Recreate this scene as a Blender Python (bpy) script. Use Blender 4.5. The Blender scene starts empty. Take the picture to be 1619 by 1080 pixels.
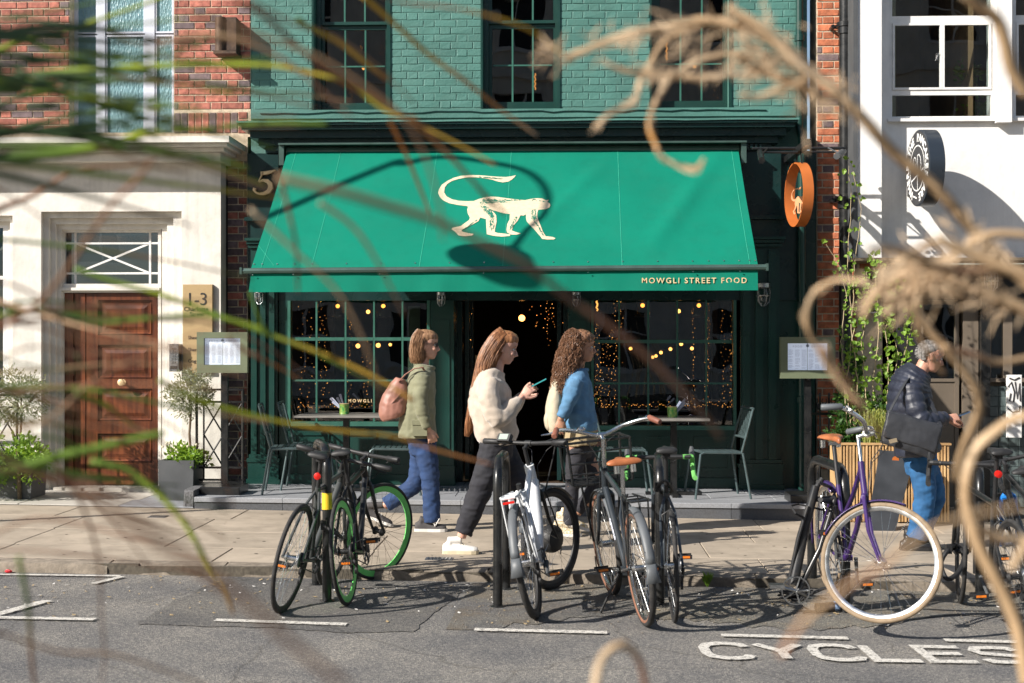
import bpy, bmesh, math, random
from mathutils import Vector, Matrix, Euler
from mathutils.geometry import tessellate_polygon
R = math.radians
random.seed(7)
scene = bpy.context.scene
COL = scene.collection

# ------------------------------------------------------------------ camera, world, sun, exposure
YAW = R(2.2); FPX = 2248.0; CAMH = 1.6
cam_d = bpy.data.cameras.new("camera"); cam = bpy.data.objects.new("camera", cam_d); COL.objects.link(cam)
cam.location = (0, 0, CAMH); cam.rotation_euler = (R(90), 0, YAW)
cam_d.sensor_width = 36; cam_d.lens = 36 * FPX / 1619; cam_d.clip_start = 0.05; cam_d.clip_end = 500
cam_d.dof.use_dof = True; cam_d.dof.focus_distance = 11.5; cam_d.dof.aperture_fstop = 3.8
scene.camera = cam
SUN = Vector((1.45, 1.0, -1.12)).normalized()
el = math.asin(-SUN.z); az = math.atan2(-SUN.x, -SUN.y)      # azimuth of the sun, clockwise from +Y
world = bpy.data.worlds.new("World"); scene.world = world; world.use_nodes = True
nt = world.node_tree; bg = nt.nodes["Background"]
sky = nt.nodes.new("ShaderNodeTexSky"); sky.sky_type = 'NISHITA'; sky.sun_disc = False
sky.sun_elevation = el; sky.sun_rotation = az % (2 * math.pi)
nt.links.new(sky.outputs[0], bg.inputs[0]); bg.inputs[1].default_value = 0.072
sl = bpy.data.lights.new("sun", 'SUN'); sl.energy = 5.0; sl.angle = R(0.55); sl.color = (1.0, 0.94, 0.86)
so = bpy.data.objects.new("sun", sl); COL.objects.link(so); so.rotation_euler = SUN.to_track_quat('-Z', 'Y').to_euler()
so.location = (-8, -6, 12)
scene.view_settings.view_transform = 'Standard'; scene.view_settings.look = 'None'
scene.view_settings.gamma = 1.0; scene.view_settings.use_curve_mapping = False
scene.view_settings.exposure = 0.68
scene.render.engine = 'CYCLES'
cy = scene.cycles
cy.use_denoising = True; cy.max_bounces = 8; cy.diffuse_bounces = 3; cy.glossy_bounces = 4
cy.transmission_bounces = 6; cy.transparent_max_bounces = 16; cy.caustics_reflective = False; cy.caustics_refractive = False
cy.sample_clamp_indirect = 6.0

# ------------------------------------------------------------------ helpers
CT, ST = math.cos(YAW), math.sin(YAW)
def P(px, py, Y):
    """point of the place seen at photo pixel (px, py) at the distance Y from the camera's pavement"""
    u = (px - 809.5) / FPX; v = (540 - py) / FPX
    d = Vector((u * CT - ST, u * ST + CT, v))
    return Vector((0, 0, CAMH)) + d * (Y / d.y)
def X(px, Y): return P(px, 540, Y).x
def Z(py, Y, px=809.5): return P(px, py, Y).z
def gz(x): return -0.015 * x                 # pavement height
def rz(x): return gz(x) - 0.080              # road height
def tz(x): return 0.138 - 0.0075 * (x + .6)  # restaurant terrace height
def onroad(px, py):
    p = None; Y = 8.0
    for i in range(30):
        p = P(px, py, Y); z = rz(p.x)
        Y = Y * (CAMH - z) / (CAMH - p.z)
    return P(px, py, Y)
def onpave(px, py):
    Y = 11.0
    for i in range(30):
        p = P(px, py, Y); Y = Y * (CAMH - gz(p.x)) / (CAMH - p.z)
    return P(px, py, Y)

WM = {}
def empty(name, loc, label, cat, group=None, rot=(0, 0, 0)):
    o = bpy.data.objects.new(name, None); COL.objects.link(o); o.empty_display_size = .1
    M = Matrix.Translation(Vector(loc)) @ Euler(rot).to_matrix().to_4x4()
    o.matrix_world = M; WM[o.name] = M
    tag(o, label, cat, group); return o
def tag(o, label=None, cat=None, group=None, kind=None):
    if label: o['label'] = label
    if cat: o['category'] = cat
    if group: o['group'] = group
    if kind: o['kind'] = kind
    return o

class MB:
    def __init__(s): s.v = []; s.f = []; s.m = []; s.cm = 0
    def add(s, vs, fs):
        n = len(s.v); s.v += [tuple(v) for v in vs]
        for f in fs: s.f.append(tuple(i + n for i in f)); s.m.append(s.cm)
        return s
    def box(s, x0, x1, y0, y1, z0, z1, M=None):
        vs = [(x, y, z) for z in (z0, z1) for y in (y0, y1) for x in (x0, x1)]
        if M is not None: vs = [M @ Vector(v) for v in vs]
        return s.add(vs, [(0,2,3,1),(4,5,7,6),(0,1,5,4),(2,6,7,3),(0,4,6,2),(1,3,7,5)])
    def cbox(s, c, d, M=None):
        return s.box(c[0]-d[0]/2, c[0]+d[0]/2, c[1]-d[1]/2, c[1]+d[1]/2, c[2]-d[2]/2, c[2]+d[2]/2, M)
    def bevbox(s, x0, x1, y0, y1, z0, z1, b, M=None, jit=0, rnd=random):
        """box with the edges of its front (y0) face chamfered by b"""
        j = lambda: rnd.uniform(-jit, jit)
        vs = []
        for (x, z) in ((x0,z0),(x1,z0),(x1,z1),(x0,z1)): vs.append((x, y1, z))
        for (x, z) in ((x0,z0),(x1,z0),(x1,z1),(x0,z1)): vs.append((x + j(), y0 + b, z + j()))
        for (x, z) in ((x0+b,z0+b),(x1-b,z0+b),(x1-b,z1-b),(x0+b,z1-b)): vs.append((x + j(), y0 + j()*.6, z + j()))
        if M is not None: vs = [M @ Vector(v) for v in vs]
        fs = [(8,9,10,11)]
        for i in range(4):
            k = (i+1) % 4
            fs.append((4+i, 4+k, 8+k, 8+i)); fs.append((i, k, 4+k, 4+i))
        return s.add(vs, fs)
    def tube(s, pts, r, n=8, closed=False, caps=True, flat=None, M=None, up=None):
        """swept round (or flat: (wide, thin) per-point scale) section; r number or list"""
        pts = [Vector(p) for p in pts]; N = len(pts)
        if not isinstance(r, (list, tuple)): r = [r] * N
        rings = []; prev = None
        for i, p in enumerate(pts):
            if closed: t = pts[(i+1) % N] - pts[i-1]
            else: t = pts[min(i+1, N-1)] - pts[max(i-1, 0)]
            if t.length < 1e-9: t = Vector((0,0,1))
            t.normalize()
            if prev is None:
                a = Vector(up) if up is not None else (Vector((0,0,1)) if abs(t.z) < .9 else Vector((1,0,0)))
                u = (a - t * a.dot(t)).normalized()
            else:
                u = prev - t * prev.dot(t)
                u = u.normalized() if u.length > 1e-6 else t.orthogonal().normalized()
            prev = u; w = t.cross(u)
            fa, fb = flat if flat else (1, 1)
            rings.append([p + (u * math.cos(2*math.pi*k/n) * fa + w * math.sin(2*math.pi*k/n) * fb) * r[i] for k in range(n)])
        vs = [v for ring in rings for v in ring]
        if M is not None: vs = [M @ v for v in vs]
        fs = []
        for i in range(N if closed else N-1):
            a = i * n; b = ((i+1) % N) * n
            for k in range(n):
                k2 = (k+1) % n; fs.append((a+k, a+k2, b+k2, b+k))
        if caps and not closed:
            fs.append(tuple(range(n))[::-1]); fs.append(tuple((N-1)*n + k for k in range(n)))
        return s.add(vs, fs)
    def cyl(s, a, b, r, n=12, r2=None, M=None): return s.tube([a, b], [r, r if r2 is None else r2], n, M=M)
    def lathe(s, prof, n=16, M=None, axis='z'):
        vs = []; fs = []
        for (r, z) in prof:
            for k in range(n):
                c, q = math.cos(2*math.pi*k/n)*r, math.sin(2*math.pi*k/n)*r
                v = Vector((c, q, z)) if axis == 'z' else (Vector((c, z, q)) if axis == 'y' else Vector((z, c, q)))
                vs.append(M @ v if M is not None else v)
        for i in range(len(prof)-1):
            for k in range(n):
                k2 = (k+1) % n; fs.append((i*n+k, i*n+k2, (i+1)*n+k2, (i+1)*n+k))
        fs.append(tuple(range(n))[::-1]); fs.append(tuple((len(prof)-1)*n+k for k in range(n)))
        return s.add(vs, fs)
    def torus(s, c, Rr, r, n=40, k=8, axis='y', M=None, flat=None):
        pts = []
        for i in range(n):
            a = 2*math.pi*i/n
            if axis == 'y': pts.append((c[0]+Rr*math.cos(a), c[1], c[2]+Rr*math.sin(a)))
            elif axis == 'x': pts.append((c[0], c[1]+Rr*math.cos(a), c[2]+Rr*math.sin(a)))
            else: pts.append((c[0]+Rr*math.cos(a), c[1]+Rr*math.sin(a), c[2]))
        up = (0,1,0) if axis == 'y' else ((1,0,0) if axis == 'x' else (0,0,1))
        return s.tube(pts, r, k, closed=True, M=M, up=up, flat=flat)
    def ball(s, c, r, n=10, m=7, M=None):
        rr = r if isinstance(r, (tuple, list)) else (r, r, r)
        vs = []; fs = []
        for i in range(m+1):
            t = math.pi*i/m
            for k in range(n):
                a = 2*math.pi*k/n
                v = Vector((c[0]+rr[0]*math.sin(t)*math.cos(a), c[1]+rr[1]*math.sin(t)*math.sin(a), c[2]-rr[2]*math.cos(t)))
                vs.append(M @ v if M is not None else v)
        for i in range(m):
            for k in range(n):
                k2 = (k+1) % n; fs.append((i*n+k, i*n+k2, (i+1)*n+k2, (i+1)*n+k))
        return s.add(vs, fs)
    def prism(s, poly, fn0, fn1):
        """poly: 2-D outline; fn0/fn1 map (a, b) to the two faces"""
        n = len(poly); tri = tessellate_polygon([[Vector((a, b, 0)) for a, b in poly]])
        vs = [fn0(a, b) for a, b in poly] + [fn1(a, b) for a, b in poly]
        fs = [tuple(t) for t in tri] + [tuple(i + n for i in t[::-1]) for t in tri]
        fs += [(i, (i+1) % n, (i+1) % n + n, i + n) for i in range(n)]
        return s.add(vs, fs)
    def sheet(s, poly, fn):
        tri = tessellate_polygon([[Vector((a, b, 0)) for a, b in poly]])
        return s.add([fn(a, b) for a, b in poly], [tuple(t) for t in tri])
    def quad(s, a, b, c, d): return s.add([a, b, c, d], [(0, 1, 2, 3)])

def mkmesh(name, mb, mats, smooth=False, center=True):
    me = bpy.data.meshes.new(name)
    c = Vector((0, 0, 0))
    if center and mb.v:
        xs = [v[0] for v in mb.v]; ys = [v[1] for v in mb.v]; zs = [v[2] for v in mb.v]
        c = Vector(((min(xs)+max(xs))/2, (min(ys)+max(ys))/2, min(zs)))
    me.from_pydata([(v[0]-c.x, v[1]-c.y, v[2]-c.z) for v in mb.v], [], mb.f)
    if not isinstance(mats, (list, tuple)): mats = [mats]
    for m in mats: me.materials.append(m)
    if len(mats) > 1:
        for i, p in enumerate(me.polygons): p.material_index = mb.m[i]
    bm = bmesh.new(); bm.from_mesh(me)
    bmesh.ops.remove_doubles(bm, verts=bm.verts, dist=1e-6)
    if len(bm.faces) < 60000: bmesh.ops.recalc_face_normals(bm, faces=bm.faces)
    bm.to_mesh(me); bm.free()
    if smooth:
        for p in me.polygons: p.use_smooth = True
        if smooth != 'all':
            try: me.set_sharp_from_angle(angle=R(40))
            except Exception: pass
    me.update(); return me, c
def place(name, me, parent, Wd):
    o = bpy.data.objects.new(name, me); COL.objects.link(o)
    if parent is not None:
        o.parent = parent; o.matrix_basis = WM[parent.name].inverted() @ Wd
    else: o.matrix_basis = Wd
    WM[o.name] = Wd; return o
I4 = Matrix.Identity(4)
def part(name, mb, mats, parent=None, M=I4, smooth=False, kind=None, label=None):
    me, c = mkmesh(name, mb, mats, smooth)
    o = place(name, me, parent, M @ Matrix.Translation(c))
    if kind: o['kind'] = kind
    if label: o['label'] = label
    return o
def structure(name, mb, mats, smooth=False):
    o = part(name, mb, mats, None, smooth=smooth); o['kind'] = 'structure'; return o
def copy_thing(root, loc, rotz=0, label=None, group=None, lean=None):
    """copy of a thing with copies of its parts and sub-parts"""
    r = root.copy(); COL.objects.link(r)
    r.matrix_basis = Matrix.Translation(Vector(loc)) @ Euler((0, 0, rotz)).to_matrix().to_4x4()
    if lean is not None: r.matrix_basis = r.matrix_basis @ lean
    if label: r['label'] = label
    if group: r['group'] = group
    def rec(src, dst):
        for ch in list(src.children):
            c = ch.copy(); COL.objects.link(c); c.parent = dst; rec(ch, c)
    rec(root, r); return r

def text_mesh(txt, size, extrude=0.0, spacing=1.0, align='CENTER', bold=0.0, mat=None, res=3):
    cu = bpy.data.curves.new("lettering", 'FONT'); cu.body = txt; cu.size = size; cu.extrude = extrude
    cu.space_character = spacing; cu.align_x = align; cu.align_y = 'CENTER'; cu.offset = bold; cu.resolution_u = res
    ob = bpy.data.objects.new("lettering_tmp", cu); COL.objects.link(ob)
    dg = bpy.context.evaluated_depsgraph_get(); me = bpy.data.meshes.new_from_object(ob.evaluated_get(dg))
    me.name = "lettering"; me.materials.clear()
    if mat: me.materials.append(mat)
    bpy.data.objects.remove(ob); return me
def face_M(p, xdir=(1,0,0), ydir=(0,0,1)):
    x = Vector(xdir).normalized(); y = Vector(ydir).normalized(); z = x.cross(y).normalized(); y = z.cross(x)
    M = Matrix((x, y, z)).transposed().to_4x4(); M.translation = Vector(p); return M

# ------------------------------------------------------------------ materials
def mat(name, col, rough=.6, metal=0.0, var=0.12, vs=6.0, bump=0.0, bs=60.0, col2=None, spec=None, det=6.0, dirt=0.0, dscale=2.5, obj_var=0.0, coat=0.0, sheen=0.0, rvar=.1, stretch=None, streak=0.0):
    m = bpy.data.materials.new(name); m.use_nodes = True; t = m.node_tree; N = t.nodes; L = t.links
    b = N["Principled BSDF"]; b.inputs["Roughness"].default_value = rough; b.inputs["Metallic"].default_value = metal
    if spec is not None: b.inputs["Specular IOR Level"].default_value = spec
    if coat: b.inputs["Coat Weight"].default_value = coat; b.inputs["Coat Roughness"].default_value = .08
    if sheen: b.inputs["Sheen Weight"].default_value = sheen
    c = Vector(col[:3]); c2 = Vector(col2[:3]) if col2 else None
    tc = N.new("ShaderNodeTexCoord"); src = tc.outputs["Object"]
    geo = N.new("ShaderNodeNewGeometry"); src = geo.outputs["Position"]
    if stretch:
        mp = N.new("ShaderNodeMapping"); mp.inputs["Scale"].default_value = stretch; L.new(src, mp.inputs[0]); src = mp.outputs[0]
    nz = N.new("ShaderNodeTexNoise"); nz.inputs["Scale"].default_value = vs; nz.inputs["Detail"].default_value = det; L.new(src, nz.inputs["Vector"])
    rp = N.new("ShaderNodeValToRGB"); L.new(nz.outputs["Fac"], rp.inputs[0])
    lo = c * (1 - var); hi = (c2 if c2 else c * (1 + var))
    rp.color_ramp.elements[0].position = .32; rp.color_ramp.elements[1].position = .68
    rp.color_ramp.elements[0].color = (*lo, 1); rp.color_ramp.elements[1].color = (*[min(1, q) for q in hi], 1)
    out = rp.outputs[0]
    if dirt:
        dn = N.new("ShaderNodeTexNoise"); dn.inputs["Scale"].default_value = dscale; dn.inputs["Detail"].default_value = 9; dn.inputs["Roughness"].default_value = .7
        L.new(src, dn.inputs["Vector"])
        dr = N.new("ShaderNodeValToRGB"); dr.color_ramp.elements[0].position = .45; dr.color_ramp.elements[1].position = .72
        dr.color_ramp.elements[0].color = (0,0,0,1); dr.color_ramp.elements[1].color = (dirt, dirt, dirt, 1); L.new(dn.outputs["Fac"], dr.inputs[0])
        mx = N.new("ShaderNodeMixRGB"); L.new(dr.outputs[0], mx.inputs[0]); L.new(out, mx.inputs[1]); mx.inputs[2].default_value = (.09, .075, .055, 1); out = mx.outputs[0]
    if streak:
        sm_ = N.new("ShaderNodeMapping"); sm_.inputs["Scale"].default_value = (9, 9, .5); L.new(geo.outputs["Position"], sm_.inputs[0]); sn = N.new("ShaderNodeTexNoise"); sn.inputs["Scale"].default_value = 1; sn.inputs["Detail"].default_value = 7; sn.inputs["Roughness"].default_value = .65; L.new(sm_.outputs[0], sn.inputs["Vector"])
        sr = N.new("ShaderNodeValToRGB"); sr.color_ramp.elements[0].position = .48; sr.color_ramp.elements[1].position = .75; sr.color_ramp.elements[0].color = (0,0,0,1); sr.color_ramp.elements[1].color = (streak, streak, streak, 1); L.new(sn.outputs["Fac"], sr.inputs[0])
        sx = N.new("ShaderNodeMixRGB"); L.new(sr.outputs[0], sx.inputs[0]); L.new(out, sx.inputs[1]); sx.inputs[2].default_value = (*(c*.45), 1); out = sx.outputs[0]
    if obj_var:
        oi = N.new("ShaderNodeObjectInfo"); hs = N.new("ShaderNodeHueSaturation")
        mr = N.new("ShaderNodeMapRange"); mr.inputs[3].default_value = 1 - obj_var; mr.inputs[4].default_value = 1 + obj_var
        L.new(oi.outputs["Random"], mr.inputs[0]); L.new(mr.outputs[0], hs.inputs["Value"]); L.new(out, hs.inputs["Color"]); out = hs.outputs[0]
    L.new(out, b.inputs["Base Color"])
    if rvar:
        mr2 = N.new("ShaderNodeMapRange"); mr2.inputs[3].default_value = max(0, rough - rvar); mr2.inputs[4].default_value = min(1, rough + rvar)
        L.new(nz.outputs["Fac"], mr2.inputs[0]); L.new(mr2.outputs[0], b.inputs["Roughness"])
    if bump:
        bn = N.new("ShaderNodeTexNoise"); bn.inputs["Scale"].default_value = bs; bn.inputs["Detail"].default_value = 5; L.new(src, bn.inputs["Vector"])
        bp = N.new("ShaderNodeBump"); bp.inputs["Strength"].default_value = 1.0; bp.inputs["Distance"].default_value = bump
        L.new(bn.outputs["Fac"], bp.inputs["Height"]); L.new(bp.outputs[0], b.inputs["Normal"])
    return m
def emit(name, col, strength):
    m = bpy.data.materials.new(name); m.use_nodes = True; t = m.node_tree
    b = t.nodes["Principled BSDF"]; b.inputs["Base Color"].default_value = (*col, 1)
    b.inputs["Emission Color"].default_value = (*col, 1); b.inputs["Emission Strength"].default_value = strength; return m
def glass(name, tint=(.8,.85,.85), refl=1.0, rough=0.0, bump=0.0015, bs=2.5):
    m = bpy.data.materials.new(name); m.use_nodes = True; t = m.node_tree; N = t.nodes; L = t.links
    N.remove(N["Principled BSDF"]); o = N["Material Output"]
    tr = N.new("ShaderNodeBsdfTransparent"); tr.inputs[0].default_value = (*tint, 1)
    gl = N.new("ShaderNodeBsdfGlossy"); gl.inputs["Roughness"].default_value = rough
    fr = N.new("ShaderNodeFresnel"); fr.inputs[0].default_value = 1.52
    ml = N.new("ShaderNodeMath"); ml.operation = 'MULTIPLY'; ml.inputs[1].default_value = 1.8 * refl; ml.use_clamp = True
    mx = N.new("ShaderNodeMixShader"); bf = N.new("ShaderNodeNewGeometry"); nb = N.new("ShaderNodeMath"); nb.operation = 'SUBTRACT'; nb.inputs[0].default_value = 1; L.new(bf.outputs["Backfacing"], nb.inputs[1])
    m3 = N.new("ShaderNodeMath"); m3.operation = 'MULTIPLY'; L.new(fr.outputs[0], ml.inputs[0]); L.new(ml.outputs[0], m3.inputs[0]); L.new(nb.outputs[0], m3.inputs[1]); L.new(m3.outputs[0], mx.inputs[0])
    L.new(tr.outputs[0], mx.inputs[1]); L.new(gl.outputs[0], mx.inputs[2]); L.new(mx.outputs[0], o.inputs[0])
    g = N.new("ShaderNodeNewGeometry"); nz = N.new("ShaderNodeTexNoise"); nz.inputs["Scale"].default_value = bs; nz.inputs["Detail"].default_value = 1
    L.new(g.outputs["Position"], nz.inputs["Vector"]); bp = N.new("ShaderNodeBump"); bp.inputs["Distance"].default_value = bump
    L.new(nz.outputs["Fac"], bp.inputs["Height"]); L.new(bp.outputs[0], gl.inputs["Normal"])
    return m

M_ = {}
M_['brick_paint'] = mat("green_painted_brick", (.072,.190,.163), .55, var=.14, vs=3, bump=.003, bs=45, dirt=.12, dscale=9, obj_var=.05, spec=.4)
M_['mortar_paint'] = mat("green_painted_mortar", (.066,.176,.150), .6, var=.1, vs=8, bump=.004, bs=60, dirt=.25, dscale=14)
M_['green'] = mat("dark_green_gloss_paint", (.007,.028,.027), .28, var=.14, vs=4, bump=.0006, bs=25, rvar=.08, dirt=.08)
M_['green_mid'] = mat("mid_green_gloss_paint", (.009,.045,.037), .3, var=.14, vs=4, bump=.0006, bs=25, dirt=.08)
M_['muntin'] = mat("green_glazing_bar_paint", (.04,.13,.10), .32, var=.12, vs=8)
M_['canopy'] = mat("emerald_awning_canvas", (.0,.180,.117), .85, var=.07, vs=1.2, bump=.0006, bs=260, spec=.2, rvar=.02, streak=.16, dirt=.05)
M_['cream_print'] = mat("cream_printed_ink", (.66,.54,.38), .8, var=.08, vs=30, rvar=0)
M_['hatch'] = mat("green_printed_hatching", (.0,.17,.11), .8, var=.05, rvar=0)
M_['gold'] = mat("gold_leaf_letters", (.80,.60,.34), .45, metal=.15, var=.15, vs=20)
M_['red_brick'] = mat("red_stock_brick", (.37,.115,.085), .85, var=.35, vs=18, bump=.003, bs=90, obj_var=.28, col2=(.50,.18,.13), dirt=.2, dscale=20)
M_['grey_brick'] = mat("burnt_grey_brick", (.16,.115,.12), .8, var=.3, vs=18, bump=.003, bs=90, obj_var=.25)
M_['old_brick'] = mat("orange_red_brick", (.52,.165,.08), .85, var=.35, vs=14, bump=.003, bs=80, obj_var=.25, dirt=.3, dscale=16)
M_['mortar'] = mat("pale_lime_mortar", (.56,.46,.34), .95, var=.25, vs=20, bump=.004, bs=90)
M_['stone'] = mat("cream_painted_render", (.76,.725,.66), .75, var=.06, vs=2.5, bump=.003, bs=22, dirt=.24, dscale=3.5, streak=.35)
M_['white'] = mat("white_painted_render", (.82,.81,.79), .7, var=.04, vs=2, bump=.003, bs=16, dirt=.12, dscale=5, streak=.22)
M_['white_wood'] = mat("white_painted_timber", (.80,.79,.77), .4, var=.06, vs=8, dirt=.15, dscale=12)
M_['wood'] = None
M_['black'] = mat("black_gloss_paint", (.012,.013,.014), .3, var=.3, vs=10, bump=.0008, bs=60, dirt=.15, dscale=20)
M_['blackm'] = mat("matt_black_plastic", (.018,.018,.019), .55, var=.2, vs=30)
M_['rubber'] = mat("tyre_rubber", (.022,.022,.023), .8, var=.35, vs=24, bump=.001, bs=300, dirt=.35, dscale=15)
M_['steel'] = mat("worn_bare_steel", (.45,.46,.47), .35, metal=1, var=.25, vs=40, dirt=.2, dscale=30)
M_['chrome'] = mat("silver_alloy", (.68,.68,.67), .25, metal=1, var=.12, vs=20)
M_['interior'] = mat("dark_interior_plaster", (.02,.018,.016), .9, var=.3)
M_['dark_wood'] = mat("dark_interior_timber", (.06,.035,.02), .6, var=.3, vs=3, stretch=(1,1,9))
M_['glass'] = glass("shop_window_glass", (.74,.79,.78), 1.5)
M_['upglass'] = glass("old_sash_glass", (.42,.44,.46), 1.5, bump=.004, bs=1.6)
M_['bulb'] = emit("warm_bulb_light", (1, .40, .09), 4.2)
M_['filament'] = emit("glowing_filament", (1, .62, .25), 40)
M_['fairy'] = emit("fairy_light_glow", (1, .38, .08), 2.4)
M_['fairy_dim'] = emit("dim_fairy_light_glow", (1, .32, .06), .8)
M_['paper'] = mat("glowing_white_paper", (.80,.80,.85), .7, var=.02, vs=2)
_b = M_['paper'].node_tree.nodes["Principled BSDF"]; _b.inputs["Emission Color"].default_value = (.72,.78,1,1); _b.inputs["Emission Strength"].default_value = .28  # bluish glow put into the paper for LED backlighting; napkins and lettering share it
M_['ink'] = mat("grey_printed_text", (.30,.31,.38), .8, var=.1)
M_['black_ink'] = mat("black_printed_text", (.02,.02,.02), .6, var=.1)
M_['sage'] = mat("sage_green_powder_coat", (.14,.165,.10), .5, var=.08)
M_['planter'] = mat("charcoal_planter", (.075,.08,.085), .6, var=.15, vs=5, bump=.001, bs=40, dirt=.15)
M_['soil'] = mat("planter_soil", (.03,.022,.015), .95, var=.4, vs=40, bump=.01, bs=50)
M_['furn'] = mat("blue_grey_metal_furniture", (.085,.125,.13), .33, metal=.3, var=.15, vs=12, dirt=.1)
M_['tabletop'] = mat("grey_table_top", (.20,.19,.175), .4, var=.1, vs=10)
M_['tan'] = mat("tan_leather", (.36,.12,.045), .42, var=.2, vs=14, bump=.0008, bs=120)
M_['tan_rubber'] = mat("tan_tyre_wall", (.27,.20,.13), .8, var=.2, vs=20, bump=.001, bs=200)
M_['brown_rubber'] = mat("brown_tyre_wall", (.22,.10,.06), .8, var=.25, vs=20)
# ================================================================== special ground and timber materials
def asphalt(name, base, fine=1.0, brown=0.0):
    m = bpy.data.materials.new(name); m.use_nodes = True; t = m.node_tree; N = t.nodes; L = t.links; b = N["Principled BSDF"]
    g = N.new("ShaderNodeNewGeometry")
    v = N.new("ShaderNodeTexVoronoi"); v.inputs["Scale"].default_value = 130; L.new(g.outputs["Position"], v.inputs["Vector"])
    sep = N.new("ShaderNodeSeparateColor"); L.new(v.outputs["Color"], sep.inputs[0])
    r = N.new("ShaderNodeValToRGB"); L.new(sep.outputs[0], r.inputs[0]); e = r.color_ramp.elements
    e[0].color = (base*.6, base*.6, base*.62, 1); e[0].position = 0
    e[1].color = (base*2.0, base*1.9, base*1.72, 1); e[1].position = 1
    k = r.color_ramp.elements.new(.55); k.color = (base*.95, base*.93, base*.9, 1)
    n = N.new("ShaderNodeTexNoise"); n.inputs["Scale"].default_value = 1.3; n.inputs["Detail"].default_value = 8; L.new(g.outputs["Position"], n.inputs["Vector"])
    r2 = N.new("ShaderNodeValToRGB"); L.new(n.outputs["Fac"], r2.inputs[0])
    r2.color_ramp.elements[0].color = (.72,.72,.74,1); r2.color_ramp.elements[1].color = (1.25,1.2+0*brown,1.12-.15*brown,1)
    r2.color_ramp.elements[0].position = .35; r2.color_ramp.elements[1].position = .66
    mu = N.new("ShaderNodeMixRGB"); mu.blend_type = 'MULTIPLY'; mu.inputs[0].default_value = 1; L.new(r.outputs[0], mu.inputs[1]); L.new(r2.outputs[0], mu.inputs[2])
    # cracks
    cv = N.new("ShaderNodeTexVoronoi"); cv.feature = 'DISTANCE_TO_EDGE'; cv.inputs["Scale"].default_value = .75
    dn = N.new("ShaderNodeTexNoise"); dn.inputs["Scale"].default_value = 5; dn.inputs["Detail"].default_value = 6; L.new(g.outputs["Position"], dn.inputs["Vector"])
    am = N.new("ShaderNodeMixRGB"); am.inputs[0].default_value = .12; L.new(g.outputs["Position"], am.inputs[1]); L.new(dn.outputs["Color"], am.inputs[2]); L.new(am.outputs[0], cv.inputs["Vector"])
    cr = N.new("ShaderNodeValToRGB"); cr.color_ramp.elements[0].color = (.35,.33,.3,1); cr.color_ramp.elements[0].position = 0; cr.color_ramp.elements[1].position = .006
    L.new(cv.outputs["Distance"], cr.inputs[0])
    m2 = N.new("ShaderNodeMixRGB"); m2.blend_type = 'MULTIPLY'; m2.inputs[0].default_value = .55; L.new(mu.outputs[0], m2.inputs[1]); L.new(cr.outputs[0], m2.inputs[2])
    if brown:
        bn = N.new("ShaderNodeTexNoise"); bn.inputs["Scale"].default_value = 3.5; bn.inputs["Detail"].default_value = 10; bn.inputs["Roughness"].default_value = .75; L.new(g.outputs["Position"], bn.inputs["Vector"])
        br = N.new("ShaderNodeValToRGB"); br.color_ramp.elements[0].position = .46; br.color_ramp.elements[1].position = .62
        br.color_ramp.elements[0].color = (0,0,0,1); br.color_ramp.elements[1].color = (brown,brown,brown,1); L.new(bn.outputs["Fac"], br.inputs[0])
        m3 = N.new("ShaderNodeMixRGB"); L.new(br.outputs[0], m3.inputs[0]); L.new(m2.outputs[0], m3.inputs[1]); m3.inputs[2].default_value = (.16,.125,.085,1); m2 = m3
    L.new(m2.outputs[0], b.inputs["Base Color"]); b.inputs["Roughness"].default_value = .85
    bp = N.new("ShaderNodeBump"); bp.inputs["Distance"].default_value = .004*fine; L.new(v.outputs["Distance"], bp.inputs["Height"]); L.new(bp.outputs[0], b.inputs["Normal"])
    return m
M_['asphalt'] = asphalt("worn_asphalt", .168)
M_['asphalt_dark'] = asphalt("newer_dark_asphalt", .122)
M_['asphalt_grit'] = asphalt("gritty_stained_asphalt", .16, 1.6, .65)
M_['slab'] = mat("sandy_paving_stone", (.40,.335,.26), .8, var=.13, vs=2.2, bump=.0014, bs=120, obj_var=.07, dirt=.42, dscale=3)
M_['joint'] = mat("dirty_paving_joint", (.10,.085,.065), .95, var=.3, vs=30, bump=.003)
M_['kerbstone'] = mat("weathered_granite_kerb", (.25,.21,.165), .85, var=.22, vs=20, bump=.004, bs=70, dirt=.75, dscale=6, obj_var=.08)
M_['granite'] = mat("pale_grey_granite", (.30,.31,.33), .5, var=.12, vs=90, bump=.0004, bs=200, obj_var=.04, dirt=.15, dscale=5)
M_['granite_dark'] = mat("dark_grey_granite", (.085,.09,.10), .55, var=.2, vs=90, dirt=.2, obj_var=.08)
M_['porch'] = mat("light_stone_paving", (.50,.47,.42), .75, var=.08, vs=5, bump=.001, dirt=.25, obj_var=.05)
def line_paint():
    m = mat("worn_white_road_paint", (.66,.63,.57), .7, var=.12, vs=40, bump=.002, bs=200, rvar=0)
    t = m.node_tree; N = t.nodes; L = t.links; b = N["Principled BSDF"]; o = N["Material Output"]
    g = N.new("ShaderNodeNewGeometry"); n = N.new("ShaderNodeTexNoise"); n.inputs["Scale"].default_value = 38; n.inputs["Detail"].default_value = 8; n.inputs["Roughness"].default_value = .8
    L.new(g.outputs["Position"], n.inputs["Vector"]); r = N.new("ShaderNodeValToRGB"); r.color_ramp.elements[0].position = .50; r.color_ramp.elements[1].position = .62
    L.new(n.outputs["Fac"], r.inputs[0]); tr = N.new("ShaderNodeBsdfTransparent"); mx = N.new("ShaderNodeMixShader")
    L.new(r.outputs[0], mx.inputs[0]); L.new(b.outputs[0], mx.inputs[1]); L.new(tr.outputs[0], mx.inputs[2]); L.new(mx.outputs[0], o.inputs[0]); return m
M_['line'] = line_paint()
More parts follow.
